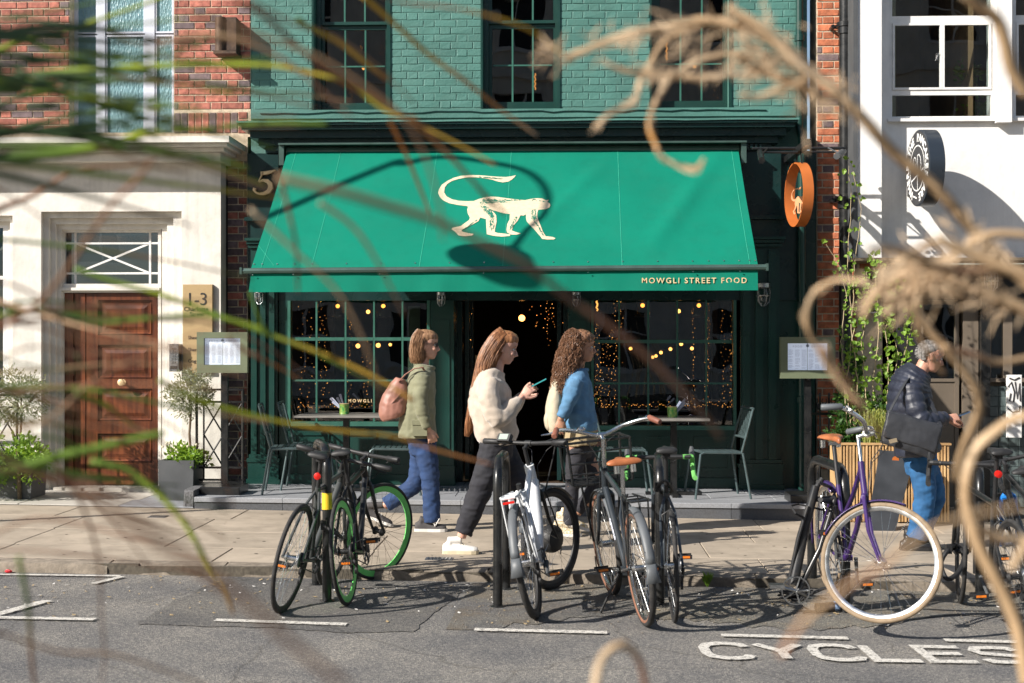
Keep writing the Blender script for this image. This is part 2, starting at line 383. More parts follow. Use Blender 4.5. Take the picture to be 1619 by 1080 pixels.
def timber(name, c1, c2, axis='z', rough=.35):
    m = bpy.data.materials.new(name); m.use_nodes = True; t = m.node_tree; N = t.nodes; L = t.links; b = N["Principled BSDF"]
    g = N.new("ShaderNodeNewGeometry"); mp = N.new("ShaderNodeMapping"); mp.inputs["Scale"].default_value = (22, 22, 1.6) if axis == 'z' else (1.6, 22, 22)
    L.new(g.outputs["Position"], mp.inputs[0]); n = N.new("ShaderNodeTexNoise"); n.inputs["Scale"].default_value = 1; n.inputs["Detail"].default_value = 8; n.inputs["Distortion"].default_value = .8
    L.new(mp.outputs[0], n.inputs["Vector"]); r = N.new("ShaderNodeValToRGB"); r.color_ramp.elements[0].position = .3; r.color_ramp.elements[1].position = .7
    r.color_ramp.elements[0].color = (*c1, 1); r.color_ramp.elements[1].color = (*c2, 1); L.new(n.outputs["Fac"], r.inputs[0])
    n2 = N.new("ShaderNodeTexNoise"); n2.inputs["Scale"].default_value = 2.5; n2.inputs["Detail"].default_value = 6; L.new(g.outputs["Position"], n2.inputs["Vector"])
    r2 = N.new("ShaderNodeValToRGB"); r2.color_ramp.elements[0].position = .35; r2.color_ramp.elements[0].color = (.5,.45,.42,1); r2.color_ramp.elements[1].position = .62; L.new(n2.outputs["Fac"], r2.inputs[0])
    mu = N.new("ShaderNodeMixRGB"); mu.blend_type = 'MULTIPLY'; mu.inputs[0].default_value = .85; L.new(r.outputs[0], mu.inputs[1]); L.new(r2.outputs[0], mu.inputs[2])
    L.new(mu.outputs[0], b.inputs["Base Color"]); b.inputs["Roughness"].default_value = rough
    bp = N.new("ShaderNodeBump"); bp.inputs["Distance"].default_value = .0012; L.new(n.outputs["Fac"], bp.inputs["Height"]); L.new(bp.outputs[0], b.inputs["Normal"])
    return m
M_['wood'] = timber("varnished_mahogany", (.055,.014,.007), (.21,.062,.023))
M_['larch'] = timber("pale_larch_slats", (.55,.34,.14), (.72,.48,.24), rough=.6)

# ================================================================== road, markings, kerb, pavement
YK = 9.85; YT = 13.05
def ground_sheet(name, mt, x0, x1, y0, y1, zf, nx=2, ny=2, amp=0.0, dz=0.0):
    mb = MB(); rnd = random.Random(3)
    for j in range(ny+1):
        for i in range(nx+1):
            x = x0+(x1-x0)*i/nx; y = y0+(y1-y0)*j/ny
            h = amp*(math.sin(x*2.1+y*1.3)+math.sin(y*3.1-x*.7))*.5 if 0 < i < nx and 0 < j < ny else 0
            mb.v.append((x, y, zf(x)+dz+h))
    for j in range(ny):
        for i in range(nx):
            a = j*(nx+1)+i; mb.f.append((a, a+1, a+nx+2, a+nx+1)); mb.m.append(0)
    return structure(name, mb, mt)
ground_sheet("ground", mat("city_ground", (.12,.12,.12), .9), -300, 300, -300, 300, lambda x: -5.2, 1, 1)
ground_sheet("road", M_['asphalt'], -60, 60, 2.4, YK+.05, rz, 60, 4)
ground_sheet("near_pavement", M_['slab'], -60, 60, -11, 2.4, gz, 20, 2)
def road_poly(name, px, mt, dz, kind='structure'):
    r_ = random.Random(2); mb = MB(); fine = [(a[0]+(b[0]-a[0])*k/8+r_.uniform(-4, 4), a[1]+(b[1]-a[1])*k/8+r_.uniform(-1.2, 1.2)) for a, b in zip(px, px[1:]+px[:1]) for k in range(8)]; pts = [onroad(*p) for p in fine]
    mb.sheet([(p.x, p.y) for p in pts], lambda a, b: (a, b, rz(a)+dz))
    return structure(name, mb, mt)
road_poly("asphalt_patch", [(215,988),(262,958),(335,925),(360,912),(740,922),(722,945),(700,960),(655,1000),(540,1001),(430,994),(300,990)], M_['asphalt_dark'], .004)
mb = MB(); rnd = random.Random(5); top = []; bot = []
for i in range(60):
    px = 705 + i*(1760-705)/59; p = onroad(px, 985+10*math.sin(px/90)+rnd.uniform(-4,4)); bot.append((p.x, p.y))
x0 = bot[0][0]; poly = bot + [(bot[-1][0], YK-.001), (onroad(745, 925).x, YK-.001)]
mb.sheet(poly, lambda a, b: (a, b, rz(a)+.004)); structure("gritty_roadside_strip", mb, M_['asphalt_grit'])
def road_line(a, b, w=.075, dz=.012):
    A = onroad(*a); B = onroad(*b); d = (B-A); d.z = 0; d.normalize(); n = Vector((-d.y, d.x, 0))*w/2
    mb = MB(); k = 24; r2 = random.Random(int(a[0]*7+a[1])); L_ = []; R_ = []
    for i in range(k+1):
        c = A.lerp(B, i/k); e = r2.uniform(-.004, .004); f = r2.uniform(-.004, .004)
        L_.append(Vector((c.x+n.x*(1+e*20), c.y+n.y*(1+e*20), 0))); R_.append(Vector((c.x-n.x*(1+f*20), c.y-n.y*(1+f*20), 0)))
    for i in range(k):
        q = [L_[i], L_[i+1], R_[i+1], R_[i]]; mb.quad(*[(p.x, p.y, rz(p.x)+dz) for p in q])
    return structure("road_line", mb, M_['line'])
for a, b, w in [((340,983),(548,990),.075),((750,998),(960,1003),.075),((1140,1007),(1341,1012),.075),((1493,1015),(1680,1020),.075),
                ((-160,976),(150,982),.075),((-60,990),(75,952),.075),((-40,910),(190,913),.05),((148,925),(193,914),.05)]:
    road_line(a, b, w)
# CYCLES, stretched capitals laid as strokes
o0 = onroad(1122, 1043); o1 = onroad(1560, 1050)
bd = (o1-o0); bd.z = 0; bd.normalize(); bn = Vector((-bd.y, bd.x, 0))
LH = .365; LW = .235; LP = .298; SW = .058
def stroke_letter(ch):
    if ch == 'C': return [[(.98,.78),(.9,.93),(.62,1),(.38,1),(.1,.9),(0,.7),(0,.3),(.1,.1),(.38,0),(.62,0),(.9,.07),(.98,.22)]]
    if ch == 'Y': return [[(0,1),(.5,.5)],[(1,1),(.5,.5)],[(.5,.5),(.5,0)]]
    if ch == 'L': return [[(0,1),(0,0),(1,0)]]
    if ch == 'E': return [[(1,1),(0,1),(0,0),(1,0)],[(0,.52),(.85,.52)]]
    return [[(.97,.8),(.85,.97),(.5,1),(.12,.96),(0,.78),(.12,.58),(.88,.42),(1,.22),(.88,.04),(.5,0),(.12,.03),(0,.2)]]
for k, ch in enumerate("CYCLES"):
    mb = MB()
    for s_i, st in enumerate(stroke_letter(ch)):
        pts = [Vector((a*LW, b*LH)) for a, b in st]
        for sgn in (0,):
            Lp = []; Rp = []
            for i, p in enumerate(pts):
                t = (pts[min(i+1, len(pts)-1)]-pts[max(i-1, 0)]).normalized()
                if 0 < i < len(pts)-1:
                    t1 = (pts[i]-pts[i-1]).normalized(); t2 = (pts[i+1]-pts[i]).normalized(); t = (t1+t2).normalized(); sc = 1/max(.5, t.dot(t1))
                else: sc = 1
                n = Vector((-t.y*1.0, t.x*1.35))*SW/2*sc; Lp.append(p+n); Rp.append(p-n)
            for i in range(len(pts)-1):
                q = [Lp[i], Lp[i+1], Rp[i+1], Rp[i]]; w = []
                for c in q:
                    g = o0+bd*(k*LP+c.x)+bn*c.y; w.append((g.x, g.y, rz(g.x)+.012+.001*s_i))
                mb.quad(*w)
    o = structure("painted_letter", mb, M_['line'])

# kerb and pavement, stone by stone
mb = MB()
for x0 in range(-30, 30): mb.box(x0, x0+1, YK+.012, YK+.16, -1.0, 0, Matrix.Translation((0,0,gz(x0+.5)-.012)) )
kerb = structure("kerb", mb, M_['joint'])
rnd = random.Random(11); x = -7.0
while x < 6.6:
    L_ = rnd.uniform(.75, 1.05); mb = MB()
    n = 6; vs = []
    g = rnd.uniform(.004, .012); xa, xb = x+g, x+L_-g; yy = YK+rnd.uniform(-.008, .008)
    prof = [(yy, -.18), (yy+.003, -.035), (yy+.012, -.010), (yy+.035, -.0015), (yy+.15, .0)]
    for i in range(n+1):
        xx = xa+(xb-xa)*i/n; e = .008 if i in (0, n) else 0
        for (py_, pz_) in prof:
            vs.append((xx, py_+(rnd.uniform(0,.008) if pz_ > -.12 else 0)+e*.5, gz(xx)+pz_-(rnd.uniform(0, .006)+e*.6 if -.05 < pz_ < -.001 else 0)))
    fs = []
    for i in range(n):
        for k in range(len(prof)-1): a = i*len(prof)+k; fs.append((a, a+len(prof), a+len(prof)+1, a+1))
    mb.add(vs, fs); mb.f += [tuple(range(5)), tuple(n*5+k for k in range(5))[::-1]]; mb.m += [0, 0]
    part("kerb_stone", mb, M_['kerbstone'], kerb, smooth=True); x += L_
mb = MB()
for i in range(-60, 60): 
    mb.add([(i, YK+.15, gz(i)-.008), (i+1, YK+.15, gz(i+1)-.008), (i+1, 20, gz(i+1)-.008), (i, 20, gz(i)-.008)], [(0,1,2,3)])
pav = structure("pavement", mb, M_['joint'])
def slab(x0, x1, y0, y1, zf, mt, parent, name="paving_slab", g=.004, th=.03, rnd=rnd):
    mb = MB(); dz = rnd.uniform(-.0015, .0015); b = .004
    x0 += g; x1 -= g; y0 += g; y1 -= g
    def ring(e, dzz): return [(x0+e, y0+e, zf(x0)+dz+dzz), (x1-e, y0+e, zf(x1)+dz+dzz), (x1-e, y1-e, zf(x1)+dz+dzz), (x0+e, y1-e, zf(x0)+dz+dzz)]
    vs = ring(0, -th)+ring(0, -b)+ring(b, 0)
    fs = [(8,9,10,11)]+[(r*4+i, r*4+(i+1)%4, r*4+4+(i+1)%4, r*4+4+i) for r in (0,1) for i in range(4)]
    mb.add(vs, fs); return part(name, mb, mt, parent)
for (ya, yb) in ((10.012, 10.68), (10.68, 11.55), (11.55, 12.35), (12.35, YT)):
    x = -6.6+rnd.uniform(-.5, 0)
    while x < 5.9:
        L_ = rnd.uniform(.9, 1.7); slab(x, x+L_, ya, yb, gz, M_['slab'], pav); x += L_
# covers in the pavement
for (px, py, w, d) in ((694, 884, .20, .13), (250, 817, .16, .13)):
    c = onpave(px, py); t = empty("drain_cover", (c.x, c.y, gz(c.x)), "small square iron cover set in the pavement %s" % ("near the kerb behind the green wheel" if px > 500 else "below the timber door"), "drain cover")
    mb = MB(); mb.box(c.x-w/2, c.x+w/2, c.y-d/2, c.y+d/2, gz(c.x)-.004, gz(c.x)+.0035); part("frame", mb, M_['granite_dark'], t)
    mb = MB()
    for i in range(7):
        xx = c.x-w/2+.02+i*(w-.04)/6; mb.box(xx-.006, xx+.006, c.y-d/2+.012, c.y+d/2-.012, gz(c.x)+.0035, gz(c.x)+.008)
    part("grate", mb, M_['steel'], t)

# ---- restaurant terrace: granite edge stones and floor tiles
TX0 = X(307, YT); TX1 = X(1300, YT); YF = 14.4
mb = MB(); mb.add([(TX0+.01, YT+.02, -.3), (TX1-.01, YT+.02, -.3), (TX1-.01, 14.9, -.3), (TX0+.01, 14.9, -.3),
                   (TX0+.01, YT+.02, tz(TX0)-.012), (TX1-.01, YT+.02, tz(TX1)-.012), (TX1-.01, 14.9, tz(TX1)-.012), (TX0+.01, 14.9, tz(TX0)-.012)],
                  [(0,1,5,4),(1,2,6,5),(2,3,7,6),(3,0,4,7),(4,5,6,7)])
ter = structure("terrace", mb, M_['joint'])
n = 7
for i in range(n):
    a = TX0+(TX1-TX0)*i/n; b = TX0+(TX1-TX0)*(i+1)/n
    mb = MB(); g = .002; mb.add([(a+g, YT, gz(a)-.02), (b-g, YT, gz(b)-.02), (b-g, YT, tz(b)-.045), (a+g, YT, tz(a)-.045), (a+g, YT+.03, gz(a)-.02), (b-g, YT+.03, gz(b)-.02), (b-g, YT+.03, tz(b)-.045), (a+g, YT+.03, tz(a)-.045)],
           [(0,1,2,3),(4,7,6,5),(0,4,5,1),(1,5,6,2),(2,6,7,3),(3,7,4,0)])
    part("riser_stone", mb, M_['granite_dark'], ter)
    mb = MB(); y0 = YT-.012
    top = [(a+g, y0, tz(a)), (b-g, y0, tz(b)), (b-g, YT+.32, tz(b)), (a+g, YT+.32, tz(a))]
    mb.add([(q[0], q[1], q[2]-.043) for q in top]+[(q[0], q[1]+(.005 if k < 2 else 0), q[2]) for k, q in enumerate(top)]+[(q[0], q[1], q[2]-.005) for q in top[:2]], [(0,1,9,8),(8,9,5,4),(4,5,6,7),(1,2,6,5,9),(0,8,4,7,3),(2,3,7,6)])
    part("edge_stone", mb, M_['granite'], ter)
for r, (ya, yb) in enumerate(((YT+.32, YT+.78), (YT+.78, YT+1.24), (YT+1.24, YT+1.7))):
    x = TX0-(.2 if r % 2 else 0)
    while x < TX1:
        a = max(x, TX0); b = min(x+.6, TX1)
        if b-a > .05: slab(a, b, ya, yb, tz, M_['granite'] if (r < 3) else M_['granite'], ter, "floor_tile", g=.0025, th=.011)
        x += .6
# porch paving before the timber door
mb = MB(); mb.add([(-9, YT+.006, gz(-9)+.004), (TX0-.005, YT+.006, gz(TX0)+.004), (TX0-.005, 14.8, gz(TX0)+.004), (-9, 14.8, gz(-9)+.004)], [(0,1,2,3)])
porch = structure("porch_paving", mb, M_['joint'])
for (ya, yb) in ((YT+.01, 13.55), (13.55, 14.36)):
    x = -7.2
    while x < TX0-.02:
        b = min(x+rnd.uniform(.7, 1.3), TX0-.01); dark = x > -4.3
        slab(x, b, ya, yb, lambda q: gz(q)+.014, M_['porch'] if not dark else M_['granite'], porch); x = b

mb = MB(); rnd = random.Random(71)
for k in range(170):
    c = onpave(rnd.uniform(0, 1619), rnd.uniform(812, 900)); r_ = rnd.uniform(.006, .018); n = 8
    if c.y > YT or c.y < YK+.2: continue
    mb.add([(c.x+r_*rnd.uniform(.8, 1.1)*math.cos(i*.785), c.y+r_*rnd.uniform(.8, 1.1)*math.sin(i*.785), gz(c.x)+.0022) for i in range(n)], [tuple(range(n))])
o = part("chewing_gum_spots", mb, M_['joint']); tag(o, "small dark trodden gum spots scattered over the paving", "gum spots", kind='stuff')
# ================================================================== brickwork
BR = {}
def brick_meshes(key, w, h, proud, mts, jit, n=5):
    out = []
    for i in range(n):
        mb = MB(); r_ = random.Random(hash(key) % 999 + i); mb.bevbox(-w/2, w/2, -proud, 0.012, -h/2, h/2, min(.004, proud*.8), jit=jit, rnd=r_)
        me, c = mkmesh("brick", mb, mts[i % len(mts)], center=False); out.append(me)
    return out
def brickwork(parent, key, Xa, Xb, Za, Zb, Y, mts, proud=.006, jit=.002, joint=.011, as_objects=True, stuff=None, flemish=True, edge=None):
    """individual bricks over the rectangle, or added to the MB `stuff`"""
    CH = .0752; rnd = random.Random(int((Xa+10)*100)+int(Za*10)); row0 = math.floor(Za/CH); row = row0
    keyS = key+'S'; keyH = key+'H'
    if keyS not in BR:
        BR[keyS] = brick_meshes(keyS, .215-joint+.010, CH-joint, proud, mts, jit, 6); BR[keyH] = brick_meshes(keyH, .1025, CH-joint, proud, mts[::-1], jit, 6)
    while row*CH < Zb-.01:
        za = max(Za, row*CH); zb = min(Zb, (row+1)*CH); z = row*CH+CH/2
        if zb-za < CH*.5: row += 1; continue
        x = math.floor(Xa/.3375)*.3375-(.16875 if row % 2 else 0); i = 0
        while x < Xb:
            w = .225 if i % 2 == 0 else .1125
            a = max(x, Xa); b = min(x+w, Xb)
            if b-a > .035:
                full = (b-a) > w-.002 and zb-za > CH-.002
                if as_objects:
                    if full:
                        ms = BR[keyS] if i % 2 == 0 else BR[keyH]; me = ms[rnd.randrange(len(ms))]
                        o = place("brick", me, parent, Matrix.Translation((x+w/2, Y+rnd.uniform(-.0012, .0012), z+rnd.uniform(-.001,.001))) @ Matrix.Rotation(rnd.uniform(-.006,.006), 4, 'Y'))
                    else:
                        mb = MB(); mb.bevbox(a+joint/2, b-joint/2, Y-proud, Y+.012, za+joint/2, zb-joint/2, min(.004, proud*.8), jit=jit*.5, rnd=rnd)
                        part("brick", mb, mts[rnd.randrange(len(mts))], parent)
                else: stuff.box(a+joint/2, b-joint/2, Y-proud, Y+.012, za+joint/2, zb-joint/2); stuff.m[-6:] = [rnd.randrange(len(mts))]*6
            x += w; i += 1
        row += 1

def box_part(name, mts, parent, *boxes, M=I4, smooth=False, kind=None):
    mb = MB()
    for b in boxes: mb.box(*b)
    return part(name, mb, mts, parent, M=M, kind=kind, smooth=smooth)
def wall_with_holes(mb, x0, x1, z0, z1, y0, y1, holes):
    """boxes of a wall slab leaving rectangular holes (x0,x1,z0,z1), holes side by side"""
    holes = sorted(holes); x = x0
    for (a, b, c, d) in holes:
        if a > x: mb.box(x, a, y0, y1, z0, z1)
        if c > z0: mb.box(a, b, y0, y1, z0, c)
        if d < z1: mb.box(a, b, y0, y1, d, z1)
        x = b
    if x < x1: mb.box(x, x1, y0, y1, z0, z1)

# ================================================================== GREEN RESTAURANT BUILDING
YB = 14.5; ZC = Z(191, 14.5)          # brick face plane; where brick starts above the cornice
GX0 = X(397, YB); GX1 = X(1276, YB); ZTOP = 7.6; ZV = 5.16
G = empty("restaurant_building", ((GX0+GX1)/2, YB, 0.1), "dark green painted brick restaurant building with sash windows above a shopfront", "building")
ws = []
for (a, b) in ((496, 613), (763, 881), (1030, 1152)): ws.append((X(a, YB), X(b, YB), Z(172, YB), 5.95))
mb = MB(); wall_with_holes(mb, GX0, GX1, ZC-.45, ZTOP, YB, YB+.36, ws)
part("wall", mb, M_['mortar_paint'], G)
xs = [GX0]+[q for w in ws for q in (w[0], w[1])]+[GX1]
zb0 = Z(183, YB)
stuff = MB()
for i in range(0, 8, 2):
    brickwork(G, "gp", xs[i], xs[i+1], ws[0][2], ZV, YB, [M_['brick_paint']], proud=.005, jit=.0032, joint=.0075)
    brickwork(G, "gp", xs[i], xs[i+1], ZV, 5.95, YB, [M_['brick_paint']], proud=.005, joint=.0075, as_objects=False, stuff=stuff)
brickwork(G, "gp", GX0, GX1, 5.95, ZTOP, YB, [M_['brick_paint']], proud=.005, joint=.0075, as_objects=False, stuff=stuff)
part("brickwork", stuff, M_['brick_paint'], G, kind='stuff')
# flashing band with a cable clipped along it
mb = MB(); mb.box(GX0, GX1, YB-.02, YB-.001, Z(186, YB), ws[0][2]-.004); part("render_band", mb, M_['brick_paint'], G)
mb = MB(); pts = []; rnd = random.Random(4); xx = GX0+.1
while xx < GX1-.3: pts.append((xx, YB-.027, Z(177, YB)+rnd.uniform(-.012, .008))); xx += .12
mb.tube(pts, .006, 6); part("cable", mb, M_['green'], G)
# sash windows
for wi, (xa, xb, za, zb) in enumerate(ws):
    mb = MB(); fy = YB+.10
    mb.box(xa, xa+.055, fy, fy+.12, za, zb); mb.box(xb-.022, xb, fy, fy+.12, za, zb); mb.box(xa+.055, xb-.022, fy, fy+.12, za, za+.02); mb.box(xa+.055, xb-.022, fy, fy+.12, zb-.05, zb)
    # raised painted bead round the outside, as in the photo
    mb.box(xb, xb+.03, YB-.018, YB-.008, za-.02, zb); mb.box(xa-.02, xa, YB-.014, YB-.008, za, zb)
    w = part("window", mb, M_['green_mid'], G)
    ia, ib = xa+.055, xb-.022; zm = Z(33, YB); zs = za+.02
    mb = MB(); s1 = fy+.055; s0 = fy+.02            # lower sash inside, upper sash outside
    mb.box(ia, ib, s1, s1+.04, zs, zs+.075); mb.box(ia, ib, s1, s1+.04, zm-.045, zm-.002); mb.box(ia, ia+.035, s1, s1+.04, zs+.075, zm-.045); mb.box(ib-.02, ib, s1, s1+.04, zs+.075, zm-.045)
    part("sash", mb, M_['green_mid'], w)
    mb = MB(); mb.box(ia, ib, s0, s0+.034, zm, zm+.032); mb.box(ia, ia+.035, s0, s0+.034, zm+.032, zb-.05); mb.box(ib-.02, ib, s0, s0+.034, zm+.032, zb-.05); mb.box(ia+.035, ib-.02, s0, s0+.034, zb-.085, zb-.05)
    part("sash", mb, M_['green_mid'], w)
    cols = [ia+.035, ia+.035+(ib-ia-.055)/3, ia+.035+(ib-ia-.055)*2/3, ib-.02]
    zr = [zs+.075, (zs+.075+zm-.045)/2, zm-.045]; zu = [zm+.032, (zm+zb-.05)/2, zb-.085]
    for (zl, sy) in ((zr, s1), (zu, s0)):
        for c in range(3):
            for r in range(2):
                mb = MB(); mb.box(cols[c]+.002, cols[c+1]-.002, sy+.018, sy+.021, zl[r]+.002, zl[r+1]-.002); part("pane", mb, M_['upglass'], w)
        for c in (1, 2): mb = MB(); mb.box(cols[c]-.009, cols[c]+.009, sy+.004, sy+.034, zl[0], zl[2]); part("glazing_bar", mb, M_['muntin'], w)
        for c in range(3): mb = MB(); mb.box(cols[c]+.009, cols[c+1]-.009, sy+.006, sy+.032, zl[1]-.008, zl[1]+.008); part("glazing_bar", mb, M_['muntin'], w)
    mb = MB(); mb.box(xa, xb, YB-.012, fy, za-.035, za-.001); part("sill", mb, M_['muntin'], w)
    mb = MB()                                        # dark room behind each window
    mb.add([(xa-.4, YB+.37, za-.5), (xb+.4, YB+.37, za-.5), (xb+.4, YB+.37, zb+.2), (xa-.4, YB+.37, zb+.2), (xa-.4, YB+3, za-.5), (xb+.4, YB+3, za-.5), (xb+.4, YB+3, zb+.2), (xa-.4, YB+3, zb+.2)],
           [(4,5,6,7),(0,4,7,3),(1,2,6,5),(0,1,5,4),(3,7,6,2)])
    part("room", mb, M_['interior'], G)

# cornice, dentils, fascia
YS = 14.38
cx0, cx1 = X(376, 14.1), X(1262, 14.1)
zt = Z(190, 14.1)
mb = MB()
for (y0, za, zb_) in ((14.10, zt-.035, zt), (14.13, zt-.075, zt-.036), (14.20, zt-.15, zt-.076), (14.27, zt-.215, zt-.151), (14.33, zt-.28, zt-.216)):
    mb.box(cx0+(y0-14.1), cx1-(y0-14.1), y0, YB-.022 if zb_ > ZC-.1 else YS+.12, za, zb_)
part("cornice", mb, M_['green'], G)
mb = MB(); rnd = random.Random(9); n = 30; vs = []
for i in range(n+1):
    xx = cx0-.01+(cx1-cx0+.02)*i/n; zz = zt+.003+rnd.uniform(0, .008); vs += [(xx, 14.085, zz-.018), (xx, 14.085, zz), (xx, 14.478, zz+.03)]
mb.add(vs, [f for i in range(n) for f in ((i*3, i*3+3, i*3+4, i*3+1), (i*3+1, i*3+4, i*3+5, i*3+2))]); part("lead_flashing", mb, M_['brick_paint'], G)
mb = MB(); x = cx0+.35
while x < cx1-.35: mb.box(x, x+.022, 14.285, 14.33, zt-.262, zt-.224); x += .045
part("dentils", mb, M_['green'], G, kind='stuff')
SX0, SX1 = X(391, YS), X(1290, YS)
zf0 = zt-.28
fz = Z(475, YS)        # underside of the fascia board
mb = MB(); mb.box(SX0, SX1, YS, YS+.14, fz, zf0); part("fascia", mb, M_['green'], G)
def pilaster(xa, xb, flip=False):
    base = tz((xa+xb)/2)
    yy = YS-.07; mb = MB(); w = xb-xa
    mb.box(xa, xb, yy+.03, YS-.001, base+.3, Z(392, YS))                            # shaft back
    for k in range(3):                                                           # reeds
        a = xa+w*(.04+.33*k); mb.box(a, a+w*.20, yy, yy+.03, base+.30, Z(396, YS))
    mb.box(xa-.02, xb+.02, yy-.02, YS-.001, base, base+.22); mb.box(xa-.035, xb+.035, yy-.035, YS-.001, base-.0, base+.05)
    mb.box(xa-.03, xb+.03, yy-.03, YS-.001, base+.221, base+.26); mb.box(xa-.012, xb+.012, yy-.012, YS-.001, base+.261, base+.299)
    for (pz, e) in ((392, .03), (386, .06), (381, .09)): mb.box(xa-e*.5, xb+e*.5, yy-e*.7, YS-.001, Z(pz, YS)+.001, Z(pz-4.5, YS))
    o = part("pilaster", mb, M_['green_mid'], G)
    # console block above with its ledges
    mb = MB(); mb.box(xa+.01, xb-.01, yy-.01, YS-.001, Z(376, YS), Z(350, YS)); mb.box(xa-.045, xb+.045, yy-.075, YS-.001, Z(349.5, YS), Z(344, YS))
    mb.box(xa-.01, xb+.01, yy+.02, YS-.001, Z(343.5, YS), zf0-.02); part("console", mb, M_['green'], G)
    return o
pilaster(X(398, YS), X(440, YS)); pilaster(X(1170, YS), X(1232, YS))
# shop windows
def shop_window(pa, pb, cols, rows, sill, name="shop_window", bars=M_['muntin']):
    xa, xb = X(pa, YS), X(pb, YS); base = tz((xa+xb)/2); zs = Z(sill, YS)
    mb = MB(); mb.box(xa, xa+.03, YS-.02, YS+.10, zs, fz); mb.box(xb-.03, xb, YS-.02, YS+.10, zs, fz); mb.box(xa, xb, YS-.045, YS+.10, zs-.045, zs-.001)
    w = part(name, mb, bars, G)
    xc = [xa+.03]+[X(c, YS) for c in cols]+[xb-.03]; zr = [zs]+[Z(r, YS) for r in rows]+[fz]
    for i in range(len(xc)-1):
        for j in range(len(zr)-1):
            mb = MB(); mb.box(xc[i]+.008, xc[i+1]-.008, YS+.03, YS+.034, zr[j]+.008, zr[j+1]-.008); part("pane", mb, M_['glass'], w)
    for i in range(1, len(xc)-1): mb = MB(); mb.box(xc[i]-.009, xc[i]+.009, YS+.012, YS+.05, zs, fz); part("glazing_bar", mb, bars, w)
    for j in range(1, len(zr)-1):
        t = .017 if j == 2 else .009
        for i in range(len(xc)-1):
            mb = MB(); mb.box(xc[i]+.0095, xc[i+1]-.0095, YS+.010, YS+.051, zr[j]-t, zr[j]+t); part("glazing_bar", mb, bars, w)
    # stall riser below with three raised frames
    mb = MB(); mb.box(xa, xb, YS, YS+.12, base-.02, zs-.046); mb.box(xa, xb, YS-.03, YS-.001, base, base+.10)
    k = 3
    for i in range(k):
        a = xa+(xb-xa)*i/k+.06; b = xa+(xb-xa)*(i+1)/k-.06; c = base+.17; d = zs-.11; e = .03
        mb.box(a, b, YS-.014, YS-.001, c, c+e); mb.box(a, b, YS-.014, YS-.001, d-e, d); mb.box(a, a+e, YS-.014, YS-.001, c+e+.0005, d-e-.0005); mb.box(b-e, b, YS-.014, YS-.001, c+e+.0005, d-e-.0005)
    part("stall_riser", mb, M_['green_mid'], G); return w
shop_window(455, 680, (500, 546, 591, 636), (602, 536, 471), 667)
shop_window(934, 1164, (979, 1025, 1071, 1117), (606, 540, 473), 672)
for (a, b, d) in ((441, 454, 0), (681, 718, -.04), (898, 933, -.04), (1233, 1290, .04)):
    xa, xb = X(a, YS)+.001, X(b, YS)-.001; base = tz(xa)
    mb = MB(); mb.box(xa, xb, YS+d, YS+.13, base-.02, fz)
    if d < 0: mb.box(xa-.01, xb+.01, YS+d-.02, YS+.12, base, base+.2); mb.box(xa+.04, xb-.04, YS+d-.012, YS+d-.0005, base+.26, fz-.2)
    part("pier", mb, M_['green_mid'], G)
# doorway: recessed open double doors and a transom
da, db = X(718, YS), X(898, YS); base = tz(0)
mb = MB(); mb.box(da, da+.05, YS+.45, YS+.57, base, fz); mb.box(db-.05, db, YS+.45, YS+.57, base, fz); mb.box(da+.05, db-.05, YS+.45, YS+.57, 2.28, 2.34)
mb.box(da-.02, da, YS+.1, YS+.57, base, fz); mb.box(db, db+.02, YS+.1, YS+.57, base, fz); part("door_frame", mb, M_['green'], G)
mb = MB(); hx = da+.07                                    # left leaf folded back inside
mb.box(hx, hx+.045, YS+.58, YS+1.35, base+.01, base+.25); mb.box(hx, hx+.045, YS+.58, YS+.66, base+.25, 2.27); mb.box(hx, hx+.045, YS+1.27, YS+1.35, base+.25, 2.27); mb.box(hx, hx+.045, YS+.66, YS+1.27, 2.17, 2.27)
dl = part("door", mb, M_['green'], G); mb = MB(); mb.box(hx+.02, hx+.025, YS+.66, YS+1.27, base+.25, 2.17); part("pane", mb, M_['glass'], dl)
mb = MB(); mb.cyl((hx+.07, YS+1.3, 1.0), (hx+.07, YS+1.3, 1.45), .012, 8); part("handle", mb, M_['gold'], dl)
mb = MB(); hx = db-.115
mb.box(hx, hx+.045, YS+.58, YS+1.35, base+.01, base+.25); mb.box(hx, hx+.045, YS+.58, YS+.66, base+.25, 2.27); mb.box(hx, hx+.045, YS+1.27, YS+1.35, base+.25, 2.27); mb.box(hx, hx+.045, YS+.66, YS+1.27, 2.17, 2.27)
dl = part("door", mb, M_['green'], G); mb = MB(); mb.box(hx+.02, hx+.025, YS+.66, YS+1.27, base+.25, 2.17); part("pane", mb, M_['glass'], dl)
# restaurant room
RY = 19.5
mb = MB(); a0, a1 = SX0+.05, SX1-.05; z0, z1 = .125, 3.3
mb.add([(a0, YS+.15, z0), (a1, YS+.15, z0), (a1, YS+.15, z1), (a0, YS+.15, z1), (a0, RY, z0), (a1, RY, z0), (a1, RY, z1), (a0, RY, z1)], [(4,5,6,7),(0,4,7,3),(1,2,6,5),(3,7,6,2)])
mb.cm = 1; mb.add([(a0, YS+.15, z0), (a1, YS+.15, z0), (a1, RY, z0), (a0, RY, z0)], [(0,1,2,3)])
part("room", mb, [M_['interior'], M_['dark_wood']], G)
# dim things inside: columns, bar counter, curtain panel
for (px, w) in ((522, .09), (985, .07), (1130, .06)):
    xx = X(px, 15.6); box_part("interior_post", M_['dark_wood'], G, (xx-w/2, xx+w/2, 15.6, 15.6+w, .13, 3.28))
box_part("interior_panel", mat("olive_interior_panel", (.16,.19,.13), .7), G, (X(645, 14.9), X(664, 14.9), 14.9, 14.93, .9, Z(484, 14.9)))
